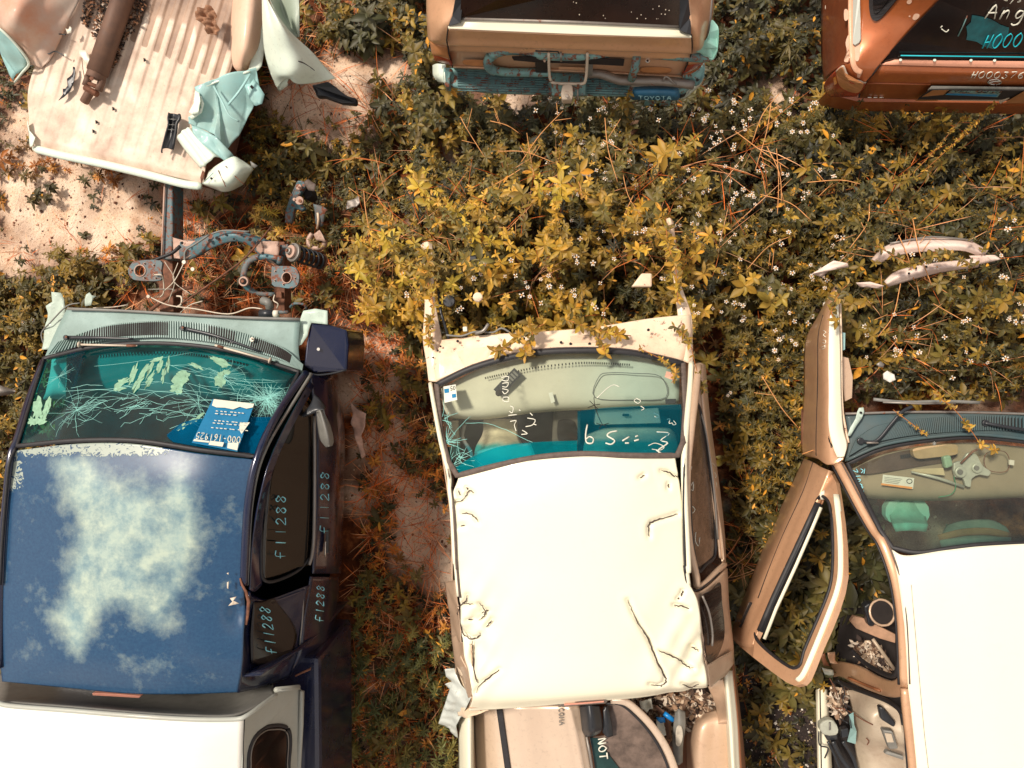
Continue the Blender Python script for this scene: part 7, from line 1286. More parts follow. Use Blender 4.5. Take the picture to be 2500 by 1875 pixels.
sheet('fender_highlight', [A('F8', [(796, 270, .945), (812, 262, .95), (824, 270, .945)]), A('F8', [(772, 420, .967), (800, 420, .972), (826, 420, .96)]), A('F8', [(764, 620, .972), (798, 620, .980), (834, 620, .966)]), A('F8', [(766, 850, .984), (800, 850, .992), (838, 850, .976)]), A('F8', [(766, 1040, .994), (808, 1040, 1.0), (850, 1050, .986)]), A('F8', [(790, 1160, 1.0), (830, 1160, 1.008), (872, 1150, 1.0)]), A('F8', [(815, 1225, 1.0), (838, 1225, 1.01), (856, 1220, 1.01)])], M['cream'], fn, 6, 8, .004)  # added cream strip, paints the bright highlight along the fender ridge
tube('body_line', [FS('F8', x, y, .001) for x, y in [(735, 400), (706, 520), (704, 700), (700, 900), (694, 1100), (694, 1215)]], .0035, M['dark'], fn, 5, sm=3)
strokes('marker_writing', FS, 'F8', [[(735, 490), (750, 500), (735, 515), (748, 528)], [(730, 545), (748, 548), (745, 565), (730, 560)], [(720, 590), (748, 575)], [(725, 600), (745, 590), (740, 575)]], .0026, M['marker'], fn, .004)
strokes('flaking_paint', FS, 'F8', [[(780, 330), (795, 350), (790, 370)], [(770, 400), (785, 430), (775, 460)], [(800, 470), (805, 520), (798, 545)], [(765, 500), (800, 515)], [(790, 600), (805, 620)], [(765, 1100), (775, 1140), (800, 1175), (802, 1190)], [(765, 1110), (785, 1170)], [(770, 770), (765, 775)]], .0035, M['dark'], fn, .001, .001, 3, True, 5)
tube('inner_lip', A('F8', [(828, 240, .92), (836, 500, .93), (842, 900, .94), (862, 1050, .95), (880, 1140, .97)]), .007, M['creamrust'], fn, 6, sm=4); V, F = disc_vf(at('F8', 808, 245, .945), .008, .004, 12); mesh('hole', V, F, M['dark'], fn, smooth=False)
plate('teal_reservoir', A('F8', [(838, 500, .88), (862, 505, .88), (860, 600, .88), (840, 610, .88)]), M['teal'], rc_, thick=.05); plate('beige_tank', A('F8', [(842, 640, .85), (880, 650, .85), (905, 760, .85), (900, 880, .85), (860, 900, .85), (845, 780, .85)]), M['beige'], rc_, thick=.08)
# pillar and roof rail
ap = A('F8', [(822, 1262, 1.0), (880, 1370, 1.09), (960, 1520, 1.19), (1030, 1640, 1.27)]) + A('G1', [(1120, 300, 1.33), (1172, 430, 1.37), (1208, 560, 1.39), (1235, 740, 1.40), (1248, 950, 1.40), (1255, 1150, 1.40)])
tube('pillar', ap, .028, M['silver'], rc_, 10, sm=5, flat=.7); tube('pillar_trim', [p + Vector((.01, .006, .022)) for p in cr_pts(ap, 5)], .0045, M['seal'], rc_, 6); tube('door_seal', [p + Vector((-.028, -.012, -.01)) for p in cr_pts(ap, 5)], .006, M['rubber'], rc_, 6)
tube('roof_rail', A('G1', [(1250, 1180, 1.40), (1262, 1320, 1.41), (1282, 1500, 1.41), (1300, 1700, 1.41), (1325, 2200, 1.41)]), .022, M['silver'], rc_, 8, sm=4); tube('door_seal', A('G1', [(1236, 1330, 1.39), (1258, 1420, 1.40), (1268, 1560, 1.40), (1278, 1700, 1.40), (1300, 2200, 1.40)]), .012, M['black'], rc_, 8, sm=4)
# B pillar and rear opening trim
bp_ = sheet('middle_pillar', [A('G1', [(1254, 1050, 1.39), (1222, 1100, 1.36), (1170, 1135, 1.25), (1080, 1110, 1.05), (960, 1045, .8), (850, 1022, .5), (800, 1040, .35)]), A('G1', [(1256, 1130, 1.39), (1228, 1175, 1.36), (1170, 1200, 1.25), (1080, 1170, 1.05), (960, 1110, .8), (860, 1070, .5), (815, 1075, .35)]), A('G1', [(1262, 1190, 1.39), (1245, 1225, 1.36), (1170, 1235, 1.22), (1080, 1210, 1.02), (960, 1160, .8), (865, 1110, .5), (820, 1115, .35)])], M['silver'], rc_, 6, 6, .02)
tube('door_seal', A('G1', [(1205, 760, 1.37), (1212, 900, 1.37), (1212, 1040, 1.36), (1185, 1105, 1.30), (1100, 1080, 1.12), (1000, 1020, .92), (930, 950, .8)]), .013, M['rubber'], rc_, 8, sm=5)
tube('door_seal', A('G1', [(830, 1128, .5), (930, 1175, .75), (1040, 1215, 1.0), (1130, 1250, 1.15), (1190, 1285, 1.27), (1230, 1330, 1.34), (1245, 1400, 1.38)]), .012, M['rubber'], rc_, 8, sm=5)
tube('trim_slot', A('G1', [(912, 1118, .83), (1000, 1155, .92), (1100, 1195, 1.1)]), .008, M['brownpaint'], bp_, 6, sm=3)
# sill, floor and rear interior
sheet('sill', [A('G1', [(715, 1190, .42), (735, 1186, .45), (778, 1188, .45), (790, 1190, .40)]), A('G1', [(725, 1660, .42), (742, 1660, .45), (790, 1660, .45), (815, 1660, .40)]), A('G1', [(735, 2200, .42), (755, 2200, .45), (800, 2200, .45), (830, 2200, .40)])], M['cream'], rc_, 5, 4, .02); tube('sill_gap', A('G1', [(742, 1190, .455), (750, 1660, .455), (765, 2200, .455)]), .004, M['dark'], rc_, 5)
M['liner'] = paint('stained grey liner', rgb(196, 180, 158), .1, .45, .1, .7, rgb(130, 96, 74), .22, .02)
sheet('wheel_liner', [A('G1', [(905, 1190, .50), (1000, 1200, .60), (1120, 1255, .75), (1230, 1330, .8)]), A('G1', [(930, 1320, .52), (1010, 1330, .72), (1090, 1360, .78), (1240, 1400, .8)]), A('G1', [(945, 1480, .50), (1020, 1470, .66), (1110, 1480, .75), (1250, 1500, .8)]), A('G1', [(960, 1660, .45), (1030, 1640, .55), (1130, 1620, .6), (1260, 1640, .7)]), A('G1', [(960, 2200, .45), (1030, 2200, .55), (1130, 2200, .6), (1280, 2200, .7)])], M['liner'], rc_, 8, 8, .006, lambda v, u, t: Vector((v.x, v.y, v.z + .012 * sin(u * 11 + t * 7) * sin(t * 5))))
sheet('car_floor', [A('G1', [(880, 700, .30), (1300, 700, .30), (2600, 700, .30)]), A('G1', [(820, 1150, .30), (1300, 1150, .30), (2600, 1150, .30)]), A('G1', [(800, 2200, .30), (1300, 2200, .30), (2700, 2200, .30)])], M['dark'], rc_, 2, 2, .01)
sheet('body_side', [[wx(3.0, .3, 1.0), wx(3.1, .3, .7), wx(3.05, .3, .3)], [wx(3.05, -3.2, 1.3), wx(3.1, -3.2, .7), wx(3.05, -3.2, .3)]], M['silver'], rc_, 3, 3, .02)
plate('teal_tape', A('G1', [(915, 1340, .66), (940, 1325, .70), (945, 1400, .70), (960, 1440, .68), (955, 1515, .64), (905, 1500, .58), (925, 1420, .62)]), M['teal'], rc_, thick=.002)
px_box = prism('storage_tray', A('G1', [(1115, 1430, .86), (1180, 1440, .88), (1215, 1545, .88), (1160, 1550, .86)]), .04, M['greyplast'], rc_, .008); plate('recess', A('G1', [(1130, 1450, .864), (1170, 1455, .884), (1185, 1505, .884), (1145, 1505, .864)]), M['liner'], px_box, thick=.002)
prism('black_panel', A('G1', [(1095, 1290, .84), (1125, 1300, .85), (1200, 1390, .86), (1190, 1420, .86), (1110, 1370, .84)]), .04, M['black'], rc_, .01); prism('trim_bar', A('G1', [(1145, 1555, .80), (1245, 1590, .84), (1245, 1615, .84), (1130, 1575, .80)]), .03, M['greyplast'], rc_, .005)
lt = prism('door_latch', cr_closed(A('G1', [(740, 1400, .60), (790, 1372, .62), (830, 1380, .62), (855, 1430, .62), (840, 1465, .60), (760, 1460, .58)]), 2), .05, M['alu'], rc_, .01); tube('latch_rib', A('G1', [(800, 1385, .635), (800, 1430, .635)]), .005, M['greyplast'], lt, 6)
prism('belt_reel', A('G1', [(765, 1455, .57), (850, 1460, .58), (850, 1490, .56), (790, 1500, .54)]), .05, M['black'], rc_, .008); prism('connector_block', A('G1', [(870, 1430, .6), (910, 1420, .6), (915, 1470, .6), (875, 1480, .6)]), .04, M['black'], rc_, .004)
for p_, r_ in (([(820, 1500, .56), (860, 1580, .54), (900, 1640, .54), (950, 1700, .54)], .016), ([(880, 1500, .58), (920, 1560, .56), (950, 1620, .56), (970, 1700, .54)], .013), ([(790, 1500, .5), (830, 1580, .5), (860, 1660, .5)], .01), ([(735, 1440, .56), (740, 1520, .54), (790, 1540, .54), (770, 1600, .54)], .005)):
    tube('seat_belt' if r_ > .006 else 'hose', A('G1', p_), r_, M['black'], rc_, 6, sm=5, flat=.5)
for k, p_ in enumerate(([(850, 1130, .6), (890, 1200, .6), (880, 1260, .6), (930, 1300, .6)], [(800, 1120, .6), (830, 1180, .6), (850, 1240, .6)], [(890, 1290, .62), (920, 1350, .66), (930, 1420, .66)], [(830, 1300, .6), (900, 1310, .62), (1000, 1370, .74), (1060, 1400, .78)], [(860, 1360, .6), (910, 1390, .64)], [(1020, 1480, .7), (1035, 1500, .7), (1025, 1520, .7)])): tube('wire', A('G1', p_), .0035, M['rust'] if k % 2 else M['black'], rc_, 5, sm=4)
crumple('hinge_scrap', A('G1', [(748, 1050, .55), (780, 1060, .55), (815, 1065, .55), (820, 1095, .55), (790, 1098, .55), (765, 1090, .55)]), M['alu'], rc_, .02); crumple('latch_striker', A('G1', [(780, 960, .6), (825, 955, .6), (830, 1010, .6), (850, 1030, .6), (800, 1025, .6), (785, 990, .6)]), M['silver'], rc_, .02)
crumple('torn_trim', A('G1', [(740, 985, .52), (765, 960, .52), (775, 1010, .52), (800, 1045, .52), (760, 1040, .52)]), M['brownpaint'], rc_, .02)
litter('debris', 'broken plastic and dry leaves inside the doorway of the silver car', [FP('G1', [(930, 900), (1010, 885), (1090, 930), (1160, 1040), (1150, 1085), (1040, 1040), (960, 980)]), FP('G1', [(800, 1170), (900, 1180), (880, 1300), (860, 1360), (810, 1300)])], 330, .50, PA[:5], 71, (.015, .05), 'debris')
# bits in the front doorway
sp_ = thing('door_speaker', 'round dark speaker standing inside the open front doorway of the silver car', 'speaker', at('G1', 1130, 725, .7)); c = at('G1', 1132, 728, .75); axx = Vector((-.75, .25, .6)).normalized(); V, F = disc_vf(c, .075, .03, 26, axx); mesh('speaker_cone', V, F, M['dark'], sp_, smooth=False, bevel=.008)
qq = Vector((0, 0, 1)).rotation_difference(axx); tube('speaker_rim', [c + axx * .034 + qq @ Vector((cos(a * pi / 12), sin(a * pi / 12), 0)) * .072 for a in range(24)], .007, M['beige'], sp_, 8, True)
o = prism('ribbed_duct', cr_closed(A('G1', [(1010, 690, .7), (1060, 670, .7), (1085, 700, .7), (1080, 790, .7), (1040, 812, .7), (1025, 760, .7)]), 2), .06, M['black'], None, .01); tag(o, 'black plastic duct piece left of the round speaker in the doorway', 'duct')
o = prism('wooden_board', A('G1', [(945, 748, .62), (1000, 760, .64), (1196, 858, .68), (1194, 910, .68), (1100, 882, .66), (960, 822, .62), (925, 780, .62)]), .03, plain('weathered grey board', rgb(170, 134, 108), .9, 0, .3, 12, .5), None, .003); tag(o, 'weathered flat board lying across the open front doorway', 'board')
o = tube('metal_strip', A('G1', [(1058, 885, .72), (1120, 970, .72), (1188, 1068, .72)]), .011, plain('dull grey strip', rgb(176, 158, 136), .5, .2, .1), None, 6, flat=.3); tag(o, 'thin grey metal strip lying over the debris below the board', 'metal strip')
# ---- open front door
def dz(x, y):
    d = (x - 355) * .909 + (y - 870) * .4167; return .97 + (d * .00116 if d > 0 else d * .0031)
D = lambda pts, o=0: [at('G1', x, y, dz(x, y) + o) for x, y in pts]
drows = [[at('G1', 798, -127, .97), at('G1', 740, -150, .88), at('G1', 690, -180, .74), at('G1', 643, -199, .40)], [at('G1', 655, 220, .97), at('G1', 590, 205, .88), at('G1', 520, 190, .74), at('G1', 470, 170, .36)], [at('G1', 480, 600, .97), at('G1', 425, 585, .88), at('G1', 360, 560, .74), at('G1', 320, 540, .34)],
         [at('G1', 350, 885, .97), at('G1', 305, 870, .90), at('G1', 252, 850, .74), at('G1', 212, 830, .40)], [at('G1', 345, 935, .98), at('G1', 300, 935, .90), at('G1', 255, 920, .76), at('G1', 222, 890, .50)]]
od = sheet('open_door', drows, M['silver'], rc_, 8, 8, .03); DS = Surf(drows); od['label'] = 'tan silver front door swung open with an empty window'
tube('body_line', [DS('G1', x, y, .002) for x, y in [(700, -175), (640, 0), (520, 260), (430, 480), (370, 640)]], .003, M['dark'], od, 5, sm=4)
fo = [(798, -127), (835, -60), (852, 40), (872, 180), (884, 330), (886, 500), (868, 600), (830, 720), (790, 820), (740, 930), (690, 1060), (662, 1125), (635, 1155), (590, 1166), (540, 1145), (450, 1080), (340, 995), (260, 930), (232, 895), (300, 880), (350, 880), (480, 600), (655, 220)]
ho = [(742, 30), (775, 40), (800, 80), (812, 160), (820, 320), (816, 480), (800, 580), (760, 690), (700, 830), (645, 960), (628, 1030), (600, 1056), (560, 1052), (470, 990), (395, 925), (358, 880), (356, 840), (380, 780), (470, 580), (560, 390), (650, 200), (700, 90)]
fp = plate('window_frame', D(fo), M['silver'], od, [D(ho)], thick=.03, bevel=.008)
tube('window_seal', cr_closed(D(inset([Vector((x, y, 0)) for x, y in ho], 6)[i][:2] for i in range(len(ho))), 2) if 0 else cr_closed(D(ho, .004), 2), .009, M['rubber'], fp, 6, True)
tube('frame_ridge', D([(840, 20), (858, 180), (868, 330), (868, 490), (850, 590), (812, 700), (720, 930), (650, 1090), (610, 1135)], .004), .018, M['cream'], fp, 8, sm=4, flat=.5)
tube('belt_seal', D([(735, 70), (600, 360), (470, 640), (385, 840)], .012), .024, M['rubber'], fp, 6, sm=2, flat=.4)
for k, o_ in enumerate((-14, 6)): tube('seal_rib', D([(735 + o_, 70), (600 + o_, 360), (470 + o_, 640), (385 + o_, 840)], .024), .0035, M['black'], fp, 5)
tube('chrome_strip', D([(700, 40), (560, 340), (430, 620), (352, 820)], .008), .009, M['cream'], fp, 6, flat=.5); tube('inner_strip', D([(748, 95), (700, 210), (600, 440), (480, 700), (408, 885)], .002), .010, M['cream'], fp, 6, flat=.4)
tube('handle_recess', [DS('G1', x, y, .004) for x, y in [(335, 668), (310, 720), (280, 790), (268, 815)]], .014, M['dark'], od, 8, sm=2, flat=.3); tube('door_handle', [DS('G1', x, y, .012) for x, y in [(322, 668), (298, 720), (268, 785)]], .007, M['steel'], od, 8, sm=2)
for x, y in ((258, 775), (240, 778), (240, 770)): V, F = disc_vf(DS('G1', x, y, .004), .007, .004, 12); mesh('lock', V, F, M['steel'], od, smooth=False)
crumple('mirror_mount', [at('G1', x, y, .99) for x, y in [(738, 20), (748, 0), (765, -10), (772, 20), (760, 50), (745, 45)]], M['white_p'], od, .01)
tube('rust_scuff', [FS('F8', 612, y, .004) for y in (950, 1050, 1150)], .006, M['rust'], fn, 5, flat=.4)

# ================================================================== TAN WAGON SEEN FROM BEHIND, TOP MIDDLE
M['tan'] = paint('tan metallic paint', rgb(226, 178, 140), .3, .28, .7, .25, rgb(130, 84, 54), 0, .004)
M['teals'] = paint('worn teal steel', rgb(122, 166, 162), .1, .5, .1, .9, rgb(64, 84, 92), .46, .03, 3)
tv = thing('tan_wagon', 'tan four-wheel-drive wagon seen from behind with a teal spare wheel carrier on its bumper', 'car', at('P', 1400, 0, 0))
tg_ = [A('F2', [(462, 150, 1.12), (1160, 178, 1.13), (1866, 208, 1.12)]), A('F2', [(460, 172, 1.10), (1160, 204, 1.11), (1866, 222, 1.10)]), A('F2', [(458, 215, 1.03), (1160, 240, 1.04), (1868, 262, 1.03)]), A('F2', [(460, 245, .96), (1160, 268, .97), (1868, 292, .96)]),
       A('F2', [(464, 268, .90), (1160, 292, .91), (1866, 318, .90)]), A('F2', [(472, 320, .80), (1160, 346, .80), (1850, 372, .80)]), A('F2', [(488, 384, .66), (1160, 408, .66), (1815, 440, .66)]), A('F2', [(492, 398, .60), (1160, 424, .60), (1808, 456, .60)])]
tgo = sheet('tailgate', tg_, M['tan'], tv, 8, 6, .01, lambda v, u, t: Vector((v.x, v.y - .022 * math.exp(-((t - .40) / .07) ** 2) - .010 * math.exp(-((t - .62) / .03) ** 2), v.z))); TS = Surf(tg_)
tube('tailgate_edge', A('F2', [(465, 170, 1.125), (1160, 200, 1.135), (1864, 222, 1.125)]), .006, M['tan'], tgo, 6)
sheet('window_ledge', [A('F2', [(528, 112, 1.16), (1160, 132, 1.165), (1798, 162, 1.16)]), A('F2', [(500, 130, 1.152), (1160, 154, 1.157), (1830, 180, 1.152)]), A('F2', [(462, 150, 1.145), (1160, 176, 1.15), (1866, 208, 1.145)]), A('F2', [(462, 166, 1.14), (1160, 196, 1.145), (1866, 220, 1.14)])], M['cream'], tv, 4, 4, .006)  # cream instead of tan: strong light on the ledge put into its colour
tube('window_sill_seal', A('F2', [(528, 106, 1.165), (1160, 126, 1.17), (1798, 154, 1.165)]), .010, M['steel'], tv, 6, flat=.5)
rg = plate('rear_window', A('F2', [(528, 106, 1.165), (1160, 122, 1.17), (1800, 152, 1.165), (1800, -200, 1.42), (1160, -200, 1.45), (548, -200, 1.42)]), plain('dusty brown black glass', rgb(46, 30, 24), .14, 0, .45, 3, .02), tv, thick=.006)
rq = random.Random(12); mb = MB()
for k in range(18):
    x, y = rq.choice([(1230, 20), (1300, 95), (1550, 100), (1700, 60), (1650, 100)]); x += rq.gauss(0, 40); y = min(y + rq.gauss(0, 18), 108); mb.add(*disc_vf(at('F2', x, y, 1.20 + (100 - y) * .0009), rq.uniform(.002, .004), .003, 6))
mb.build('fallen_petals', M['bone'], rg)
for s, pts in ((0, [(462, 150, 1.15), (528, 132, 1.17), (548, 0, 1.24), (552, -200, 1.42), (500, -200, 1.42), (500, 0, 1.24), (484, 90, 1.17)]), (1, [(1866, 200, 1.15), (1840, 190, 1.17), (1800, 175, 1.17), (1796, 0, 1.26), (1800, -200, 1.42), (1850, -200, 1.42), (1852, 0, 1.24), (1862, 100, 1.17)])): plate('window_trim', A('F2', pts), M['black'], tv, thick=.01)
lc = [A('F2', [(330, -220, .92), (345, -220, 1.0), (420, -220, 1.12), (510, -220, 1.42)]), A('F2', [(332, 0, .92), (350, 0, 1.0), (420, 0, 1.12), (502, 0, 1.22)]), A('F2', [(336, 130, .92), (352, 130, 1.0), (410, 140, 1.10), (470, 130, 1.15)]), A('F2', [(342, 215, .86), (368, 222, .96), (410, 230, 1.0), (455, 240, 1.0)]), A('F2', [(350, 235, .82), (378, 250, .90), (420, 262, .92), (456, 268, .92)])]
lq = sheet('quarter_panel', lc, M['tan'], tv, 6, 8, .01)
rcq = [A('F2', [(2005, -220, .92), (1990, -220, 1.0), (1920, -220, 1.12), (1850, -220, 1.42)]), A('F2', [(2000, 0, .92), (1975, 0, 1.0), (1920, 0, 1.12), (1850, 0, 1.22)]), A('F2', [(1985, 130, .92), (1960, 150, 1.0), (1915, 160, 1.10), (1866, 150, 1.15)]), A('F2', [(1960, 240, .88), (1940, 260, .96), (1905, 268, 1.0), (1868, 262, 1.0)]), A('F2', [(1945, 330, .74), (1920, 335, .76), (1890, 330, .80), (1852, 335, .84)])]
rq2 = sheet('quarter_panel', rcq, M['tan'], tv, 6, 8, .01); tube('side_strip', A('F2', [(1990, -200, .97), (1982, 0, .97), (1970, 130, .97), (1950, 220, .96)]), .010, M['steel'], rq2, 6, sm=4)
M['redlens'] = plain('faded red lens', rgb(150, 62, 40), .25, 0, .3, 10, .1); M['amber'] = plain('faded amber lens', rgb(176, 120, 78), .3, 0, .2, 14, .1)
tl = sheet('tail_light', [A('F2', [(352, 240, .84), (400, 258, .90), (456, 268, .90)]), A('F2', [(364, 300, .78), (410, 312, .84), (462, 322, .84)]), A('F2', [(372, 320, .76), (420, 332, .80), (468, 346, .80)])], M['amber'], tv, 5, 5, .02)
sheet('red_lens', [A('F2', [(370, 306, .78), (415, 318, .82), (464, 326, .82)]), A('F2', [(376, 330, .74), (420, 345, .78), (472, 356, .78)]), A('F2', [(384, 352, .70), (430, 365, .72), (482, 382, .72)])], M['redlens'], tl, 5, 5, .02)
tr2 = sheet('tail_light', [A('F2', [(1852, 340, .84), (1895, 345, .84), (1946, 342, .80)]), A('F2', [(1840, 372, .80), (1885, 372, .80), (1930, 365, .76)]), A('F2', [(1815, 432, .70), (1850, 420, .70), (1900, 400, .66)])], M['redlens'], tv, 5, 5, .02)
prism('lens_block', A('F2', [(1855, 340, .86), (1940, 345, .83), (1930, 358, .83), (1850, 368, .84)]), .02, M['amber'], tr2, .003)
for pts in ([(553, 345, .80), (690, 350, .80), (692, 380, .77), (560, 374, .77)], [(1590, 388, .76), (1738, 392, .76), (1735, 418, .73), (1584, 414, .73)]): prism('reflector', cr_closed(A('F2', pts), 3), .02, M['amber'], tgo, .003)
V, F = disc_vf(at('F2', 1614, 352, .85), .014, .01, 16); lk = mesh('lock', V, F, M['chrome'], tgo, smooth=False, bevel=.003); V, F = disc_vf(at('F2', 1614, 352, .861), .006, .003, 10); mesh('keyhole', V, F, M['dark'], lk, smooth=False)
plate('plate_recess', A('F2', [(830, 325, .87), (960, 322, .87), (1480, 340, .87), (1475, 372, .80), (1300, 362, .80), (960, 350, .80), (840, 340, .84)]), M['dark'], tgo, thick=.01)
prism('recess_lip', A('F2', [(1100, 385, .76), (1250, 392, .76), (1250, 404, .74), (1100, 400, .74)]), .02, M['tan'], tgo, .005); tube('lower_lip', A('F2', [(490, 384, .675), (1160, 408, .675), (1815, 442, .675)]), .008, M['tan'], tgo, 6, flat=.6)
tube('tailgate_gap', A('F2', [(462, 150, 1.13), (452, 230, 1.02), (458, 270, .93), (470, 330, .82), (486, 390, .66)]), .004, M['dark'], tv, 5, sm=3); tube('tailgate_gap', A('F2', [(1868, 200, 1.13), (1872, 270, 1.0), (1864, 320, .90), (1835, 390, .78), (1808, 452, .62)]), .004, M['dark'], tv, 5, sm=3)
bmp = sheet('bumper', [A('F2', [(440, 392, .60), (700, 402, .60), (1160, 420, .60), (1600, 440, .60), (1870, 462, .58)]), A('F2', [(440, 450, .60), (700, 462, .60), (1160, 480, .60), (1600, 495, .60), (1880, 490, .58)]), A('F2', [(455, 500, .59), (700, 535, .59), (1160, 548, .59), (1500, 555, .59), (1830, 540, .56)]), A('F2', [(470, 502, .45), (700, 536, .45), (1160, 548, .45), (1500, 556, .45), (1810, 545, .45)])], M['teals'], tv, 8, 6, .01); 
mb = MB()
for k in range(9):
    y = 412 + k * 13.5; mb.add(*tube_vf(A('F2', [(515, y + 2, .607), (800, y + 10, .607), (1040, y + 16, .607)]), .0035, 5)); mb.add(*tube_vf(A('F2', [(1262, y + 22, .607), (1500, y + 28, .607)]), .0035, 5))
mb.build('tread_ribs', plain('dark worn rib', rgb(76, 104, 106), .7, 0, .4, 30, .3), bmp)
sheet('bumper_end', [A('F2', [(368, 378, .50), (395, 368, .60), (440, 372, .66)]), A('F2', [(372, 440, .50), (400, 440, .60), (438, 432, .66)]), A('F2', [(400, 475, .5), (425, 480, .58), (440, 480, .64)])], M['mintw'], bmp, 5, 5, .01); prism('end_cap', A('F2', [(432, 385, .67), (470, 390, .67), (490, 402, .66), (470, 430, .65), (468, 505, .63), (440, 500, .63), (430, 440, .66)]), .08, M['teals'], bmp, .01)
sheet('bumper_end', [A('F2', [(1870, 470, .55), (1900, 470, .58), (1945, 440, .5)]), A('F2', [(1850, 520, .5), (1880, 515, .55), (1925, 490, .48)]), A('F2', [(1800, 575, .42), (1840, 565, .45), (1880, 530, .42)])], M['mintw'], bmp, 5, 5, .01)
# corner guards and tube carrier
ck = thing('spare_wheel_carrier', 'worn teal tube-steel spare wheel carrier hinged over the bumper of the tan wagon', 'wheel carrier', at('F2', 1350, 400, .6))
prism('corner_guard', cr_closed(A('F2', [(1984, 114, 1.0), (2010, 135, 1.0), (2026, 170, 1.0), (2022, 270, .98), (2010, 325, .92), (1985, 345, .9), (1950, 325, .9), (1920, 302, .92), (1888, 292, .93), (1884, 262, .96), (1925, 246, .98), (1958, 220, 1.0), (1974, 170, 1.0)]), 3), .015, paint('pale teal plate', rgb(142, 192, 178), 0, .5, .1, .1, rgb(120, 100, 80), .12), ck, .004)
pl_ = prism('corner_bracket', cr_closed(A('F2', [(1812, 436, .70), (1870, 424, .70), (1918, 392, .70), (1944, 360, .70), (1942, 440, .68), (1915, 485, .66), (1885, 495, .64), (1870, 462, .66), (1830, 452, .68)]), 2), .015, M['teals'], ck, .003); V, F = disc_vf(at('F2', 1902, 463, .682), .009, .002, 12); mesh('bolt_hole', V, F, M['dark'], pl_, smooth=False)
tube('upper_bar', A('F2', [(735, 412, .74), (702, 395, .76), (690, 360, .80), (715, 318, .84), (770, 294, .86), (850, 286, .86), (930, 295, .86), (1000, 316, .86), (1090, 320, .86), (1290, 320, .86), (1350, 310, .86), (1420, 300, .86), (1600, 306, .86), (1800, 322, .86), (1920, 330, .86), (1975, 325, .88)]), .029, M['teals'], ck, 12, sm=5)
tube('lower_bar', A('F2', [(715, 402, .70), (800, 418, .68), (1000, 420, .68), (1050, 418, .68)]), .026, M['teals'], ck, 10, sm=4); tube('lower_bar', A('F2', [(1262, 425, .68), (1340, 428, .68), (1400, 448, .68), (1460, 466, .68), (1560, 468, .68), (1720, 472, .68), (1880, 492, .66)]), .026, M['steel'], ck, 10, sm=4); tube('upright', A('F2', [(1552, 322, .88), (1540, 400, .80), (1520, 458, .72)]), .024, M['teals'], ck, 10)
prism('mounting_plate', A('F2', [(962, 262, .92), (1000, 262, .92), (1090, 264, .92), (1120, 254, .92), (1126, 350, .84), (1100, 350, .84), (1095, 300, .9), (962, 296, .9)]), .02, M['black'], ck, .004); prism('mounting_plate', A('F2', [(962, 330, .86), (1036, 330, .86), (1036, 412, .74), (964, 410, .74)]), .03, M['black'], ck, .004); prism('mounting_plate', A('F2', [(1262, 335, .86), (1300, 335, .86), (1296, 430, .72), (1258, 430, .72)]), .03, M['greyplast'], ck, .004)
tube('pin', A('F2', [(1112, 300, .93), (1114, 350, .90)]), .007, M['steel'], ck, 8)
for x, y in ((1018, 355), (1114, 352), (980, 272), (1108, 272)): V, F = disc_vf(at('F2', x, y, .925 if y < 300 else .89), .007, .008, 8); mesh('bolt', V, F, M['chrome'], ck, smooth=False)
tube('drop_frame', A('F2', [(1042, 305, .92), (1044, 400, .80), (1050, 455, .74), (1072, 480, .72), (1160, 484, .72), (1236, 484, .72), (1254, 465, .74), (1262, 400, .80), (1266, 305, .92)]), .009, M['bone'], ck, 6, sm=4); prism('base_plate', A('F2', [(1056, 478, .70), (1070, 488, .70), (1240, 490, .70), (1258, 470, .70), (1252, 552, .66), (1062, 552, .66)]), .02, M['teals'], ck, .004)
hb = prism('ball_mount', A('F2', [(1120, 492, .72), (1150, 484, .73), (1180, 492, .72), (1184, 540, .70), (1176, 578, .68), (1120, 578, .68), (1112, 540, .70)]), .07, M['bone'], ck, .008); V, F = disc_vf(at('F2', 1148, 555, .705), .012, .004, 14); mesh('stamp', V, F, M['steel'], hb, smooth=False, bevel=.002)
for x in (1090, 1212): tube('bolt', A('F2', [(x, 488, .73), (x, 515, .72)]), .008, M['rust'], ck, 8)
tube('hitch_pin', A('F2', [(1210, 510, .70), (1209, 580, .66)]), .006, M['steel'], ck, 8); tube('latch_hook', A('F2', [(1705, 470, .72), (1712, 448, .74), (1730, 446, .74), (1760, 475, .72), (1780, 492, .70)]), .006, M['steel'], ck, 6, sm=4)
be = thing('bumper_end_piece', 'blue moulded bumper end piece with raised TOYOTA lettering at the right of the tan wagon', 'bumper piece', at('F2', 1660, 540, .5))
M['blueplast'] = plain('worn blue plastic', rgb(52, 112, 146), .4, 0, .25, 10, .15)
V, F = gridsurf([A('F2', [(1508, 505, .52), (1545, 500, .60), (1660, 498, .62), (1775, 500, .60), (1800, 505, .52)]), A('F2', [(1500, 535, .52), (1545, 525, .63), (1660, 522, .65), (1775, 525, .63), (1808, 535, .52)]), A('F2', [(1508, 560, .50), (1545, 556, .60), (1660, 554, .62), (1775, 558, .60), (1804, 560, .50)]), A('F2', [(1525, 578, .46), (1560, 580, .50), (1660, 580, .52), (1770, 582, .50), (1790, 578, .46)])], 6, 6)
bs = mesh('shell', V, up(V, F), M['blueplast'], be, thick=.01)
writing3('raised_letters', 'TOYOTA', at('F2', 1562, 574, .588), at('F2', 1760, 576, .588), at('F2', 1560, 552, .612), paint('pale teal lettering', rgb(150, 196, 200), 0, .4, .1, 0), be, r=.0032, lift=.004, soft=3, jit=0)
for x in (1600, 1690): prism('rib', A('F2', [(x, 582, .47), (x + 60, 584, .47), (x + 55, 606, .42), (x - 6, 602, .42)]), .03, M['teals'], be, .004)
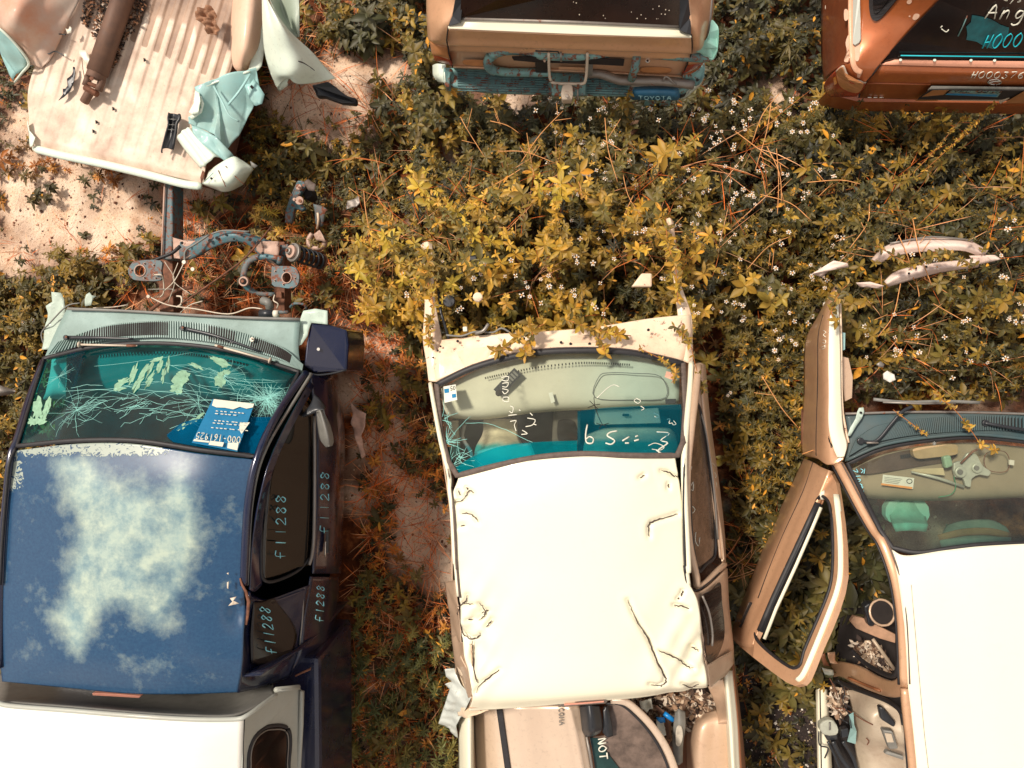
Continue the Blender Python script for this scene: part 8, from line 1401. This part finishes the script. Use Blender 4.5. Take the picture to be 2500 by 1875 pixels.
prism('top_flap', A('F2', [(1520, 470, .64), (1560, 474, .64), (1790, 480, .64), (1795, 498, .62), (1560, 498, .62), (1520, 500, .6)]), .01, M['bone'], be, .003); prism('end_block', A('F2', [(1802, 490, .56), (1840, 498, .56), (1842, 540, .54), (1806, 555, .54)]), .06, M['black'], be, .01)

# ================================================================== RUST-ORANGE WAGON, TOP RIGHT
M['orange'] = paint('rust orange paint', rgb(178, 98, 52), .35, .3, .6, .35, rgb(86, 44, 28), .12, .006)
ow = thing('orange_wagon', 'rust-orange car seen from behind with marker writing on its dark rear window', 'car', at('P', 2300, 0, 0))
sheet('side_panel', [A('G7', [(40, -300, .45), (190, -300, .75), (350, -300, .97)]), A('G7', [(40, 0, .45), (190, 0, .75), (350, 0, .97)]), A('G7', [(38, 400, .45), (180, 400, .75), (352, 400, .97)]), A('G7', [(42, 660, .45), (165, 660, .75), (345, 650, .97)]), A('G7', [(70, 880, .48), (110, 810, .70), (270, 705, .94)])], paint('dark rust side', rgb(140, 72, 40), .3, .4, .4, .4, rgb(60, 36, 28), .15), ow, 6, 6, .01)
qr = [A('G7', [(350, -300, .97), (430, -300, 1.0), (900, -300, 1.3), (1500, -300, 1.45)]), A('G7', [(350, 0, .97), (440, 0, 1.0), (860, 10, 1.18), (1295, 10, 1.28)]), A('G7', [(352, 220, .97), (450, 220, 1.0), (750, 230, 1.09), (1090, 210, 1.17)]), A('G7', [(355, 430, .97), (450, 430, 1.0), (650, 440, 1.04), (880, 440, 1.07)]), A('G7', [(350, 640, .97), (430, 650, .99), (540, 670, .99), (660, 690, .99)]), A('G7', [(270, 705, .94), (370, 760, .95), (500, 780, .95), (590, 785, .95)]), A('G7', [(250, 720, .92), (330, 830, .90), (440, 870, .90), (500, 888, .90)])]
oq = sheet('quarter_panel', qr, M['orange'], ow, 8, 8, .01); OQ = Surf(qr)
tube('shoulder_highlight', [OQ('G7', x, y, .002) for x, y in [(352, -100), (352, 200), (358, 450), (368, 640), (400, 740), (460, 775)]], .020, paint('painted ridge highlight', rgb(226, 176, 142), 0, .5, .1, .5, rgb(150, 80, 50), .2), oq, 8, flat=.35, sm=4)  # pale strip paints the highlight along the shoulder ridge
plate('window_moulding', [OQ('G7', x, y, .018) for x, y in [(366, -250), (440, -250), (440, 0), (446, 425), (428, 458), (385, 486), (362, 470)]], M['offwhite'], oq, thick=.012)
for pts in ([(270, 110), (300, 100), (325, 150), (315, 200), (290, 225), (270, 205)], [(950, 10), (985, -20), (1000, 20), (975, 45), (948, 35)], [(1022, 160), (1050, 148), (1082, 158), (1075, 190), (1040, 216), (1008, 205)], [(320, 370), (350, 420), (350, 640), (300, 670), (268, 655), (300, 560), (285, 460)], [(370, 500), (430, 470), (440, 540), (430, 640), (400, 660), (370, 600)], [(415, 790), (455, 780), (440, 835), (412, 838)], [(967, 172), (982, 168), (984, 182), (970, 184)]):
    plate('bare_patch', cr_closed([OQ('G7', x, y, .0025) for x, y in pts], 3), paint('bare primer', rgb(214, 176, 150), 0, .6, 0, .4, rgb(150, 90, 60), .2), oq, thick=.001)
sw = plate('side_window', cr_closed([OQ('G7', x, y, .012) for x, y in [(535, -250), (535, -50), (540, 100), (562, 190), (600, 226), (645, 212), (700, 160), (860, -40), (1000, -250)]], 4), M['rubber'], ow, thick=.01)
plate('pane', cr_closed([OQ('G7', x, y, .022) for x, y in [(580, -250), (580, -50), (582, 90), (600, 140), (640, 130), (700, 60), (880, -250)]], 4), plain('black pane', rgb(30, 28, 30), .1, 0, .1), sw, thick=.003)
rwz = lambda x, y: .985 + (660 - y) * .00046
owin = plate('rear_window', [at('G7', x, y, rwz(x, y)) for x, y in [(650, 690), (820, 650), (1500, 655), (2900, 670), (2900, -320), (1590, -320), (1300, 0), (870, 450)]], plain('black brown glass', rgb(34, 28, 28), .1, 0, .4, 3, .02), ow, thick=.006)
ZP = lambda pts, l=.006: [at('G7', x, y, rwz(x, y) + l + .006) for x, y in pts]
tube('window_seal', ZP([(880, 600), (1500, 608), (2900, 625)], .010), .0035, M['marker_teal'], owin, 5); tube('edge_scratch', ZP([(1600, 170), (1550, 290), (1500, 390)], .006), .003, M['teals'], owin, 5)
plate('teal_smear', ZP([(1650, 165), (1720, 175), (1850, 205), (1960, 270), (2050, 300), (2040, 380), (1980, 450), (1880, 530), (1780, 500), (1700, 450), (1590, 430), (1600, 360), (1590, 290), (1640, 240)], .004), plain('thin teal smear', rgb(22, 92, 98), .4, 0, .5, 14, .3), owin, thick=.001)
writing3('marker_writing', 'Ang e', *ZP([(1790, 190), (2520, 210), (1850, 40)]), M['marker'], owin, r=.0042, lift=.005)
writing3('marker_writing', 'H000-', *ZP([(1740, 520), (2290, 490), (1800, 370)]), M['marker_teal'], owin, r=.0030, lift=.006); strokes('marker_writing', lambda fr, x, y, l: at(fr, x, y, rwz(x, y) + l), 'G7', [[(1990, -10), (2030, 10), (2010, -40)], [(2060, 40), (2120, -30)], [(2130, -20), (2180, 10), (2140, 20)], [(1310, 300), (1330, 280)], [(1320, 310), (1370, 345), (1400, 320)]], .003, M['marker'], owin)
sheet('window_ledge', [A('G7', [(820, 648, 1.0), (1500, 655, 1.0), (2900, 672, 1.0)]), A('G7', [(740, 676, .99), (1500, 688, .99), (2900, 706, .99)]), A('G7', [(665, 700, .975), (1500, 722, .975), (2900, 745, .975)])], paint('pale pink ledge', rgb(236, 170, 140), 0, .45, .2, .2, rgb(170, 90, 60), 0), ow, 4, 5, .008)  # ledge is a paler pink than the orange body
for x in (875, 1243, 1635, 1890): V, F = disc_vf(at('G7', x, 650 + (x - 875) * .006, 1.004), .008, .006, 10); mesh('clip', V, F, M['mintw'], ow, smooth=False, bevel=.002)
og = [A('G7', [(640, 704, .97), (1500, 724, .97), (2900, 748, .97)]), A('G7', [(600, 780, .94), (1500, 800, .94), (2900, 820, .94)]), A('G7', [(540, 860, .88), (1500, 876, .88), (2900, 890, .88)]), A('G7', [(505, 900, .84), (1500, 915, .84), (2900, 925, .84)]), A('G7', [(470, 950, .76), (1500, 965, .76), (2900, 975, .76)]), A('G7', [(440, 1010, .66), (1500, 1030, .66), (2900, 1040, .66)]), A('G7', [(430, 1060, .56), (1500, 1086, .56), (2900, 1096, .56)])]
og_ = sheet('tailgate', og, M['orange'], ow, 6, 6, .01); OG = Surf(og); tube('tailgate_gap', A('G7', [(655, 695, .985), (590, 790, .95), (500, 890, .86), (440, 985, .74), (430, 1055, .6)]), .004, M['dark'], ow, 5, sm=3)
tube('upper_line', A('G7', [(510, 896, .85), (1200, 912, .85)]), .005, M['orange'], og_, 6)
tlo = sheet('tail_light', [A('G7', [(178, 760, .86), (215, 715, .90), (265, 708, .92)]), A('G7', [(120, 820, .74), (200, 800, .84), (300, 800, .90)]), A('G7', [(78, 900, .60), (210, 880, .78), (400, 870, .88)]), A('G7', [(90, 970, .50), (250, 950, .72), (505, 885, .86)]), A('G7', [(130, 1015, .45), (280, 1010, .60), (425, 1010, .70)])], M['redlens'], ow, 6, 6, .02); TL = Surf([A('G7', [(178, 760, .86), (215, 715, .90), (265, 708, .92)]), A('G7', [(78, 900, .60), (210, 880, .78), (400, 870, .88)]), A('G7', [(130, 1015, .45), (280, 1010, .60), (425, 1010, .70)])])
plate('amber_lens', cr_closed([TL('G7', x, y, .075) for x, y in [(190, 770), (255, 725), (290, 820), (360, 870), (480, 900), (430, 990), (330, 980), (240, 930), (200, 860)]], 3), M['amber'], tlo, thick=.006); plate('orange_square', [TL('G7', x, y, .085) for x, y in [(158, 840), (180, 825), (196, 895), (172, 915)]], plain('orange lens', rgb(232, 150, 64), .3), tlo, thick=.004)
tube('lens_rim', [TL('G7', x, y, .04) for x, y in [(185, 775), (240, 725), (265, 722), (300, 810), (370, 860), (500, 890)]], .006, M['bone'], tlo, 6, sm=3)
writing3('marker_writing', 'H0003760', OG('G7', 1625, 835), OG('G7', 2300, 842), OG('G7', 1650, 765), M['marker'], og_, r=.0026, lift=.004)
tube('emblem', [OG('G7', 1895 + 72 * cos(a * pi / 12), 886 + 27 * sin(a * pi / 12), .006) for a in range(24)], .0035, M['chrome'], og_, 6, True); tube('emblem_bar', [OG('G7', x, y, .008) for x, y in [(1835, 890), (1895, 878), (1955, 880)]], .004, M['chrome'], og_, 6)
rec = prism('plate_surround', A('G7', [(1215, 925, .86), (2400, 940, .86), (2400, 968, .85), (1400, 960, .85), (1190, 962, .85)]), .03, M['greyplast'], ow, .004)
plate('plate_recess', A('G7', [(1195, 965, .845), (1420, 965, .845), (2400, 972, .845), (2350, 1070, .66), (1060, 1070, .66)]), M['dark'], ow, thick=.004)
np_ = prism('number_plate', A('G7', [(1425, 978, .88), (1975, 985, .88), (1930, 1045, .77), (1365, 1020, .79)]), .006, M['teals'], ow, .002); prism('blue_stripe', A('G7', [(1385, 1006, .82), (1935, 1022, .815), (1915, 1042, .785), (1372, 1024, .80)]), .004, M['bluepaper'], np_, .001)
writing3('plate_number', 'YAC 2230', at('G7', 1440, 1006, .845), at('G7', 1960, 1014, .845), at('G7', 1460, 984, .885), M['dark'], np_, r=.0022, lift=.004, jit=.02); prism('plate_bar', A('G7', [(1290, 1050, .66), (1965, 1062, .66), (1960, 1082, .62), (1285, 1072, .62)]), .02, M['bone'], ow, .003)
for p_ in ([(1225, 975, .85), (1405, 972, .85), (1290, 1078, .64), (1045, 1080, .64)], [(2212, 985, .85), (2500, 985, .85), (2500, 1100, .64), (2010, 1105, .64)]): ra = prism('reverse_lamp', A('G7', p_), .02, M['amber'], ow, .004)
prism('lamp_block', A('G7', [(1965, 1060, .68), (2050, 1030, .72), (2060, 1060, .70), (1985, 1105, .62)]), .03, M['bone'], ow, .004)
mb = MB()
for x in (545, 607, 672): mb.add(*tube_vf(A('G7', [(x - 22, 1050, .61), (x + 22, 1049, .61)]), .005, 6, flat=.6))
mb.build('badge_letters', M['chrome'], og_); prism('rear_bumper', A('G7', [(60, 1000, .5), (430, 1080, .5), (2900, 1108, .5), (2900, 1160, .45), (430, 1110, .45), (100, 1050, .45)]), .15, M['orange'], ow, .01)
for (x, y) in ((70, 80), (70, 410)): tube('side_scratch', A('G7', [(x, y - 20, .55), (x - 2, y + 20, .55)]), .004, M['bone'], ow, 5)
# ================================================================== LOOSE SCRAP ON THE GROUND
def loose(o, label, cat, group=None): tag(o, label, cat, group); return o
M['pinkwhite'] = paint('pinkish white paint', rgb(236, 214, 200), 0, .5, .2, .3, rgb(180, 110, 84), .27, .02, 2)
b1 = thing('bumper_shell', 'broken white bumper shell half buried in weeds, the farther and wider of the two', 'bumper', at('F3', 1350, 1430, .6))
sheet('shell', [A('F3', [(1010, 1500, .60), (1090, 1425, .62), (1230, 1385, .64), (1400, 1376, .64), (1560, 1384, .64), (1690, 1448, .60)]), A('F3', [(1020, 1510, .64), (1100, 1455, .68), (1240, 1425, .70), (1400, 1415, .70), (1550, 1420, .70), (1670, 1470, .64)]), A('F3', [(1060, 1525, .62), (1130, 1490, .66), (1260, 1462, .68), (1400, 1455, .68), (1540, 1452, .68), (1640, 1485, .62)])], M['pinkwhite'], b1, 6, 6, .008)
tube('chrome_lip', A('F3', [(1120, 1408, .66), (1340, 1372, .68), (1480, 1378, .68), (1600, 1392, .66)]), .006, M['steel'], b1, 6, sm=4)
b2 = thing('bumper_shell', 'curved white bumper strip with bolt holes lying nearer the silver car fender', 'bumper', at('F8', 1350, 150, .6))
sheet('strip', [A('F8', [(1085, 205, .62), (1150, 150, .64), (1280, 112, .66), (1430, 92, .66), (1640, 70, .64)]), A('F8', [(1100, 222, .64), (1170, 180, .68), (1300, 145, .70), (1440, 122, .70), (1640, 100, .66)]), A('F8', [(1110, 240, .6), (1190, 215, .64), (1310, 180, .66), (1450, 150, .66), (1630, 125, .62)])], M['pinkwhite'], b2, 6, 5, .006)
for x, y in ((1270, 130), (1330, 120), (1230, 160)): V, F = disc_vf(at('F8', x, y, .71), .007, .003, 10); mesh('bolt_hole', V, F, M['dark'], b2, smooth=False)
loose(crumple('white_panel_scrap', A('F8', [(660, 165, .62), (720, 130, .62), (790, 88, .64), (870, 104, .64), (880, 125, .62), (820, 135, .62), (760, 150, .6), (720, 185, .58)]), M['pinkwhite'], None, .02, seed=51), 'narrow torn white panel scrap in the weeds ahead of the fender tip', 'scrap metal')
loose(crumple('white_panel_scrap', A('F8', [(920, 215, .66), (1000, 210, .66), (1080, 235, .66), (1050, 250, .64), (940, 240, .64)]), M['pinkwhite'], None, .02, seed=52), 'short white scrap between the curved strip and the fender tip', 'scrap metal')
loose(crumple('white_panel_scrap', A('F8', [(1570, 60, .62), (1720, 55, .62), (1760, 80, .62), (1640, 110, .6), (1600, 100, .6)]), M['pinkwhite'], None, .02, seed=53), 'pinkish white scrap at the right end of the curved bumper strip', 'scrap metal')
pbx = crumple('litter_bag', A('F8', [(1066, 740, .82), (1090, 722, .82), (1130, 745, .82), (1135, 775, .82), (1100, 790, .82), (1068, 770, .82)]), plain('white film', rgb(220, 214, 204), .4), None, .05, 8, .001, 54, None, 6, .015); loose(pbx, 'small white plastic bag caught in the weeds above the engine bay', 'plastic bag')
loose(crumple('foil_scrap', A('F8', [(1035, 685, .80), (1060, 668, .80), (1085, 685, .80), (1075, 705, .80), (1050, 700, .80)]), M['steel'], None, .02, seed=55), 'small grey foil scrap just above the white plastic bag', 'foil')
# bracket heap right of the blue pickup's frame
br = thing('suspension_bracket', 'rusty blue suspension bracket standing in the grass below the torn corner panel', 'metal bracket', at('G2', 1650, 350, .1))
prism('bracket_plate', A('G2', [(1640, 150, .35), (1700, 150, .35), (1720, 200, .35), (1650, 300, .33), (1660, 340, .32), (1720, 400, .3), (1680, 425, .3), (1620, 400, .3), (1590, 530, .28), (1530, 530, .28), (1530, 440, .28), (1575, 300, .32)]), .04, M['frame'], br, .008)
for x, y, r_ in ((1663, 213, .020), (1670, 335, .028), (1625, 325, .012)): V, F = disc_vf(at('G2', x, y, .36), r_, .02, 18); q_ = mesh('bolt', V, F, M['framep'], br, smooth=False, bevel=.004); V, F = disc_vf(at('G2', x, y, .381), r_ * .4, .004, 10); mesh('bolt_head', V, F, M['rust'], q_, smooth=False)
prism('block', A('G2', [(1680, 250, .28), (1760, 210, .28), (1780, 290, .28), (1720, 320, .28)]), .12, M['dark'], br); crumple('oily_rag', A('G2', [(1720, 180, .34), (1760, 150, .34), (1830, 200, .34), (1820, 260, .34), (1760, 250, .34)]), M['seal'], br, .05, 7, seed=56)
b3 = thing('twisted_bracket', 'small twisted blue bracket lying right of the standing rusty bracket', 'metal bracket', at('G2', 1860, 430, .1))
crumple('folded_plate', A('G2', [(1798, 368, .30), (1880, 385, .30), (1925, 420, .30), (1900, 440, .30), (1885, 560, .24), (1850, 590, .22), (1815, 540, .24), (1815, 440, .28)]), M['frame'], b3, .03, seed=57); tube('torn_edge', A('G2', [(1828, 440, .31), (1835, 500, .29), (1825, 585, .25)]), .008, M['creamrust'], b3, 6)
cl_ = thing('rusty_clamp', 'rusty ring clamp lying on the grass beside the coil spring', 'clamp', at('G2', 1820, 690, .1))
tube('ring', A('G2', [(1780, 630, .2), (1750, 680, .2), (1755, 730, .2), (1810, 760, .2), (1880, 740, .2), (1895, 690, .2)]), .018, M['framep'], cl_, 8, sm=4, flat=1.4); crumple('bent_tab', A('G2', [(1800, 640, .24), (1850, 598, .26), (1880, 650, .26), (1912, 720, .24), (1880, 700, .24), (1820, 690, .24)]), M['framep'], cl_, .02, seed=58)
loose(crumple('crushed_can', A('G2', [(2110, 345, .16), (2150, 330, .16), (2212, 300, .16), (2225, 360, .16), (2190, 400, .16), (2100, 415, .16), (2092, 390, .16)]), M['steel'], None, .05, 7, .002, 59, None, 6, .015), 'crushed grey can lying in the low weeds', 'can')
loose(crumple('torn_plastic', A('F4', [(2112, 812, .2), (2150, 850, .2), (2210, 880, .2), (2200, 960, .2), (2180, 1010, .2), (2205, 1130, .15), (2180, 1150, .15), (2150, 1040, .2), (2118, 940, .2), (2130, 880, .2)]), plain('pale pink film', rgb(214, 176, 158), .5), None, .06, 8, .001, 60, None, 6, .02), 'torn pinkish plastic film in the grass beside the blue pickup mirror', 'plastic film')
loose(prism('sensor_plug', A('F2', [(1225, 1002, .75), (1275, 1006, .75), (1275, 1020, .75), (1225, 1018, .75)]), .02, M['steel'], None, .004), 'small dark metal plug resting on top of the weeds', 'plug')
# ================================================================== PLANTS ONE CAN TELL APART
def single(label, name, pts, z, S, pal, whorl, nodes, lw, bright, seed, cat='weed', grp=None):
    X = np.array([at('P', x, y, z_)[0] for x, y, z_ in pts]); Y = np.array([at('P', x, y, z_)[1] for x, y, z_ in pts]); H = np.array([z_ for _, _, z_ in pts])
    rosettes('one', X, Y, H, S * np.ones(len(X)), pal, whorl, nodes, lw, bright, seed, .05, .12); o = flush('one', name, M['leaf']); tag(o, label, cat, grp); return o
single('broad-leaved weed with glossy leaves beside the white torn fender', 'broadleaf_weed', [(810, 30, .3), (835, 15, .28), (790, 60, .25), (830, 55, .22)], 0, .07, 'olive', 7, 3, .45, .8, 201)
single('round-leaved weed between the tan wagon and the orange wagon', 'broadleaf_weed', [(1835, 90, .35), (1860, 75, .35), (1885, 100, .3)], 0, .07, 'olive', 8, 2, .6, .8, 202)
single('spiky narrow-leaved weed above the dirt patch by the orange wagon', 'spiky_weed', [(1925, 100, .35), (1950, 125, .33), (2020, 230, .3)], 0, .09, 'olive', 11, 3, .16, .9, 203)
single('golden star-leaved weed with large leaves right of the flower patch', 'golden_weed', [(2020, 400, .6), (2000, 385, .55)], 0, .075, 'olive', 8, 2, .34, 1.25, 204)
single('pale four-leaved weed between the two larger weeds right of the flowers', 'broadleaf_weed', [(1920, 530, .55), (1925, 520, .5)], 0, .075, 'olive', 6, 1, .45, 1.3, 205)
single('large pale-leaved weed in front of the fender tip', 'broadleaf_weed', [(1905, 730, .5), (1845, 700, .55), (1890, 690, .5)], 0, .10, 'olive', 6, 2, .5, 1.35, 206)
single('fern-leaved golden weed under the orange wagon bumper', 'fern_weed', [(2130, 280, .4), (2160, 290, .42), (2110, 250, .38), (2070, 235, .35)], 0, .075, 'gold', 9, 3, .26, .8, 207)
single('dark broad-leaved weed under the tail of the orange wagon', 'broadleaf_weed', [(2300, 275, .4), (2320, 290, .38), (2290, 300, .36)], 0, .10, 'olive', 7, 2, .38, .9, 208)
single('bright golden weed growing in front of the blue bumper piece', 'golden_weed', [(1538, 238, .62)], 0, .06, 'gold', 7, 2, .42, 1.15, 209)
single('large pointed-leaved golden weed in the middle of the tall growth', 'golden_weed', [(1075, 555, 1.0), (1150, 540, 1.0), (1110, 580, .95)], 0, .075, 'olive', 7, 2, .42, 1.2, 210)
single('dark green weed with wide leaves at the left foot of the tan wagon bumper', 'broadleaf_weed', [(1150, 270, .35), (1180, 260, .35), (1020, 240, .4), (1015, 290, .38)], 0, .08, 'dark', 7, 3, .42, 1.35, 211)
single('big rosette weed framed by the empty window of the open door', 'broadleaf_weed', [(1950, 1510, .42), (1925, 1470, .4), (1960, 1410, .42)], 0, .10, 'olive', 8, 2, .30, 1.2, 212)
single('yellow-green weed at the top corner of the open door window', 'golden_weed', [(2010, 1295, .45)], 0, .085, 'gold', 9, 2, .30, .85, 213)
single('leafy weed beside the tip of the open door', 'broadleaf_weed', [(1990, 1650, .5), (2000, 1675, .45)], 0, .08, 'gold', 8, 2, .28, .7, 214)
single('dark weed growing on the black glass-strewn patch', 'broadleaf_weed', [(1865, 1760, .25), (1920, 1730, .25), (1880, 1720, .2)], 0, .08, 'olive', 8, 2, .34, .8, 215)
single('orange herb clump between the crossmember and the bed corner', 'orange_herb', [(640, 520, .3), (665, 535, .3), (620, 505, .28), (655, 510, .32), (680, 560, .28), (610, 530, .26)], 0, .045, 'gold', 8, 4, .16, 1.25, 216)
single('golden narrow-leaved weed to the right of the coil spring', 'golden_weed', [(860, 620, .35), (880, 640, .35), (835, 650, .32)], 0, .06, 'gold', 8, 3, .22, 1.1, 217)
single('bushy rust-coloured weed growing on the bare dirt at the left', 'rusty_weed', [(100, 480, .12), (80, 470, .1), (110, 455, .1), (70, 490, .08)], 0, .05, 'rusty', 7, 3, .45, .45, 218)
single('dark fern-like patch weed beside the crushed side of the white pickup', 'fern_weed', [(960, 1570, .3), (930, 1600, .28), (1000, 1550, .3), (950, 1640, .3), (990, 1620, .28)], 0, .04, 'fern', 9, 5, .16, 1.1, 219)
# vines trailing over the white pickup's cowl and windshield base
def vine(label, name, pts, zs, n, S, pal, seed, stem=.003):
    P = cr_pts([at('P', x, y, z) for (x, y), z in zip(pts, zs)], 8); r = np.random.default_rng(seed); v = thing(name, label, 'vine', (P[0].x, P[0].y, 0)); tube('stem', P, stem, plain('orange stem', rgb(170, 104, 52), .8, 0, .2, 20, 0), v, 5)
    B = []; az = []
    for k in range(n):
        f = r.uniform(0, len(P) - 1.01); i = int(f); p = P[i].lerp(P[i + 1], f - i); a0 = r.uniform(0, 6.28)
        for q in range(r.integers(2, 6)): B.append(list(p)); az.append(a0 + q * 1.3 + r.uniform(-.3, .3))
    B = np.array(B); m = len(B); L = S * r.uniform(.5, 1.2, m); c = PALN[pal][r.integers(0, len(PALN[pal]), m)] * r.uniform(.75, 1.3, m)[:, None]
    V, Q = leaf_arrays(B, np.array(az), r.uniform(-.3, .6, m), L, L * r.uniform(.3, .5, m), r.uniform(0, .9, m), r.uniform(-.6, .6, m)); fast_mesh('leaves', V, Q, M['leaf'], leaf_cols(c, m), v)
vine('golden vine draped over the middle of the white cowl down to the windshield edge', 'trailing_vine', [(1290, 780), (1300, 820), (1285, 850), (1280, 870)], (1.15, 1.17, 1.17, 1.16), 16, .055, 'gold', 301)
vine('golden vine crossing the left half of the white cowl', 'trailing_vine', [(1330, 790), (1270, 820), (1230, 850), (1200, 860)], (1.15, 1.16, 1.15, 1.14), 16, .05, 'gold', 302)
vine('golden vine reaching right across the white cowl', 'trailing_vine', [(1380, 780), (1440, 800), (1500, 815), (1540, 820)], (1.15, 1.16, 1.15, 1.12), 20, .05, 'gold', 303)
vine('short leafy vine hanging over the glass near the centre of the white pickup windshield', 'trailing_vine', [(1455, 800), (1470, 840), (1478, 865)], (1.15, 1.17, 1.18), 10, .05, 'gold', 304)
vine('thin rusty vine beside the pink sticker at the right of the white pickup windshield', 'trailing_vine', [(1560, 850), (1620, 880), (1650, 910), (1640, 935)], (1.14, 1.16, 1.2, 1.22), 16, .026, 'gold', 305, .002)
vine('vine with orange leaves climbing the right fender rail of the white pickup', 'trailing_vine', [(1640, 790), (1680, 830), (1700, 900), (1720, 960)], (1.1, 1.15, 1.15, 1.15), 22, .038, 'olive', 306, .002)
vine('leafy vine wrapped on the left fender rail of the white pickup', 'trailing_vine', [(1045, 690), (1060, 760), (1045, 800), (1050, 840)], (1.05, 1.05, 1.06, 1.06), 22, .042, 'gold', 307)
vine('thin vine reaching from the weeds down over the silver car cowl to its glass', 'trailing_vine', [(2280, 960), (2330, 1000), (2370, 1050), (2400, 1090), (2435, 1100)], (1.1, 1.1, 1.12, 1.12, 1.12), 26, .030, 'gold', 308, .002)
vine('orange seed-head weed leaning over the silver car cowl', 'trailing_vine', [(2180, 1000), (2220, 1030), (2260, 1060)], (1.05, 1.08, 1.08), 10, .018, 'gold', 309, .002)
vine('small-leaved branching weed rising at the right under the orange wagon', 'branching_weed', [(2230, 440), (2330, 350), (2390, 290), (2430, 250)], (.4, .55, .65, .7), 40, .022, 'gold', 310, .002)
vine('small-leaved weed stem left of the taller branching weed under the orange wagon', 'branching_weed', [(2190, 460), (2280, 370), (2340, 300), (2370, 285)], (.4, .5, .6, .62), 34, .02, 'gold', 311, .002)
vine('golden vine hiding the front end of the right fender rail of the white pickup', 'trailing_vine', [(1625, 545), (1632, 600), (1650, 660), (1655, 740)], (1.0, 1.02, 1.03, 1.05), 34, .055, 'gold', 312)
vine('golden vine hiding the front end of the left fender rail of the white pickup', 'trailing_vine', [(1030, 610), (1045, 640), (1040, 690), (1055, 730)], (1.0, 1.02, 1.03, 1.05), 26, .055, 'gold', 313)
vine('leafy vine over the pointed tip of the silver car fender', 'trailing_vine', [(2075, 690), (2050, 715), (2030, 760), (2045, 790)], (.98, 1.02, 1.04, 1.04), 20, .045, 'olive', 314)
vine('small-leaved vine crossing the pale bumper pieces ahead of the silver car', 'trailing_vine', [(2140, 600), (2220, 640), (2300, 620), (2380, 650)], (.8, .85, .85, .8), 40, .04, 'olive', 315)
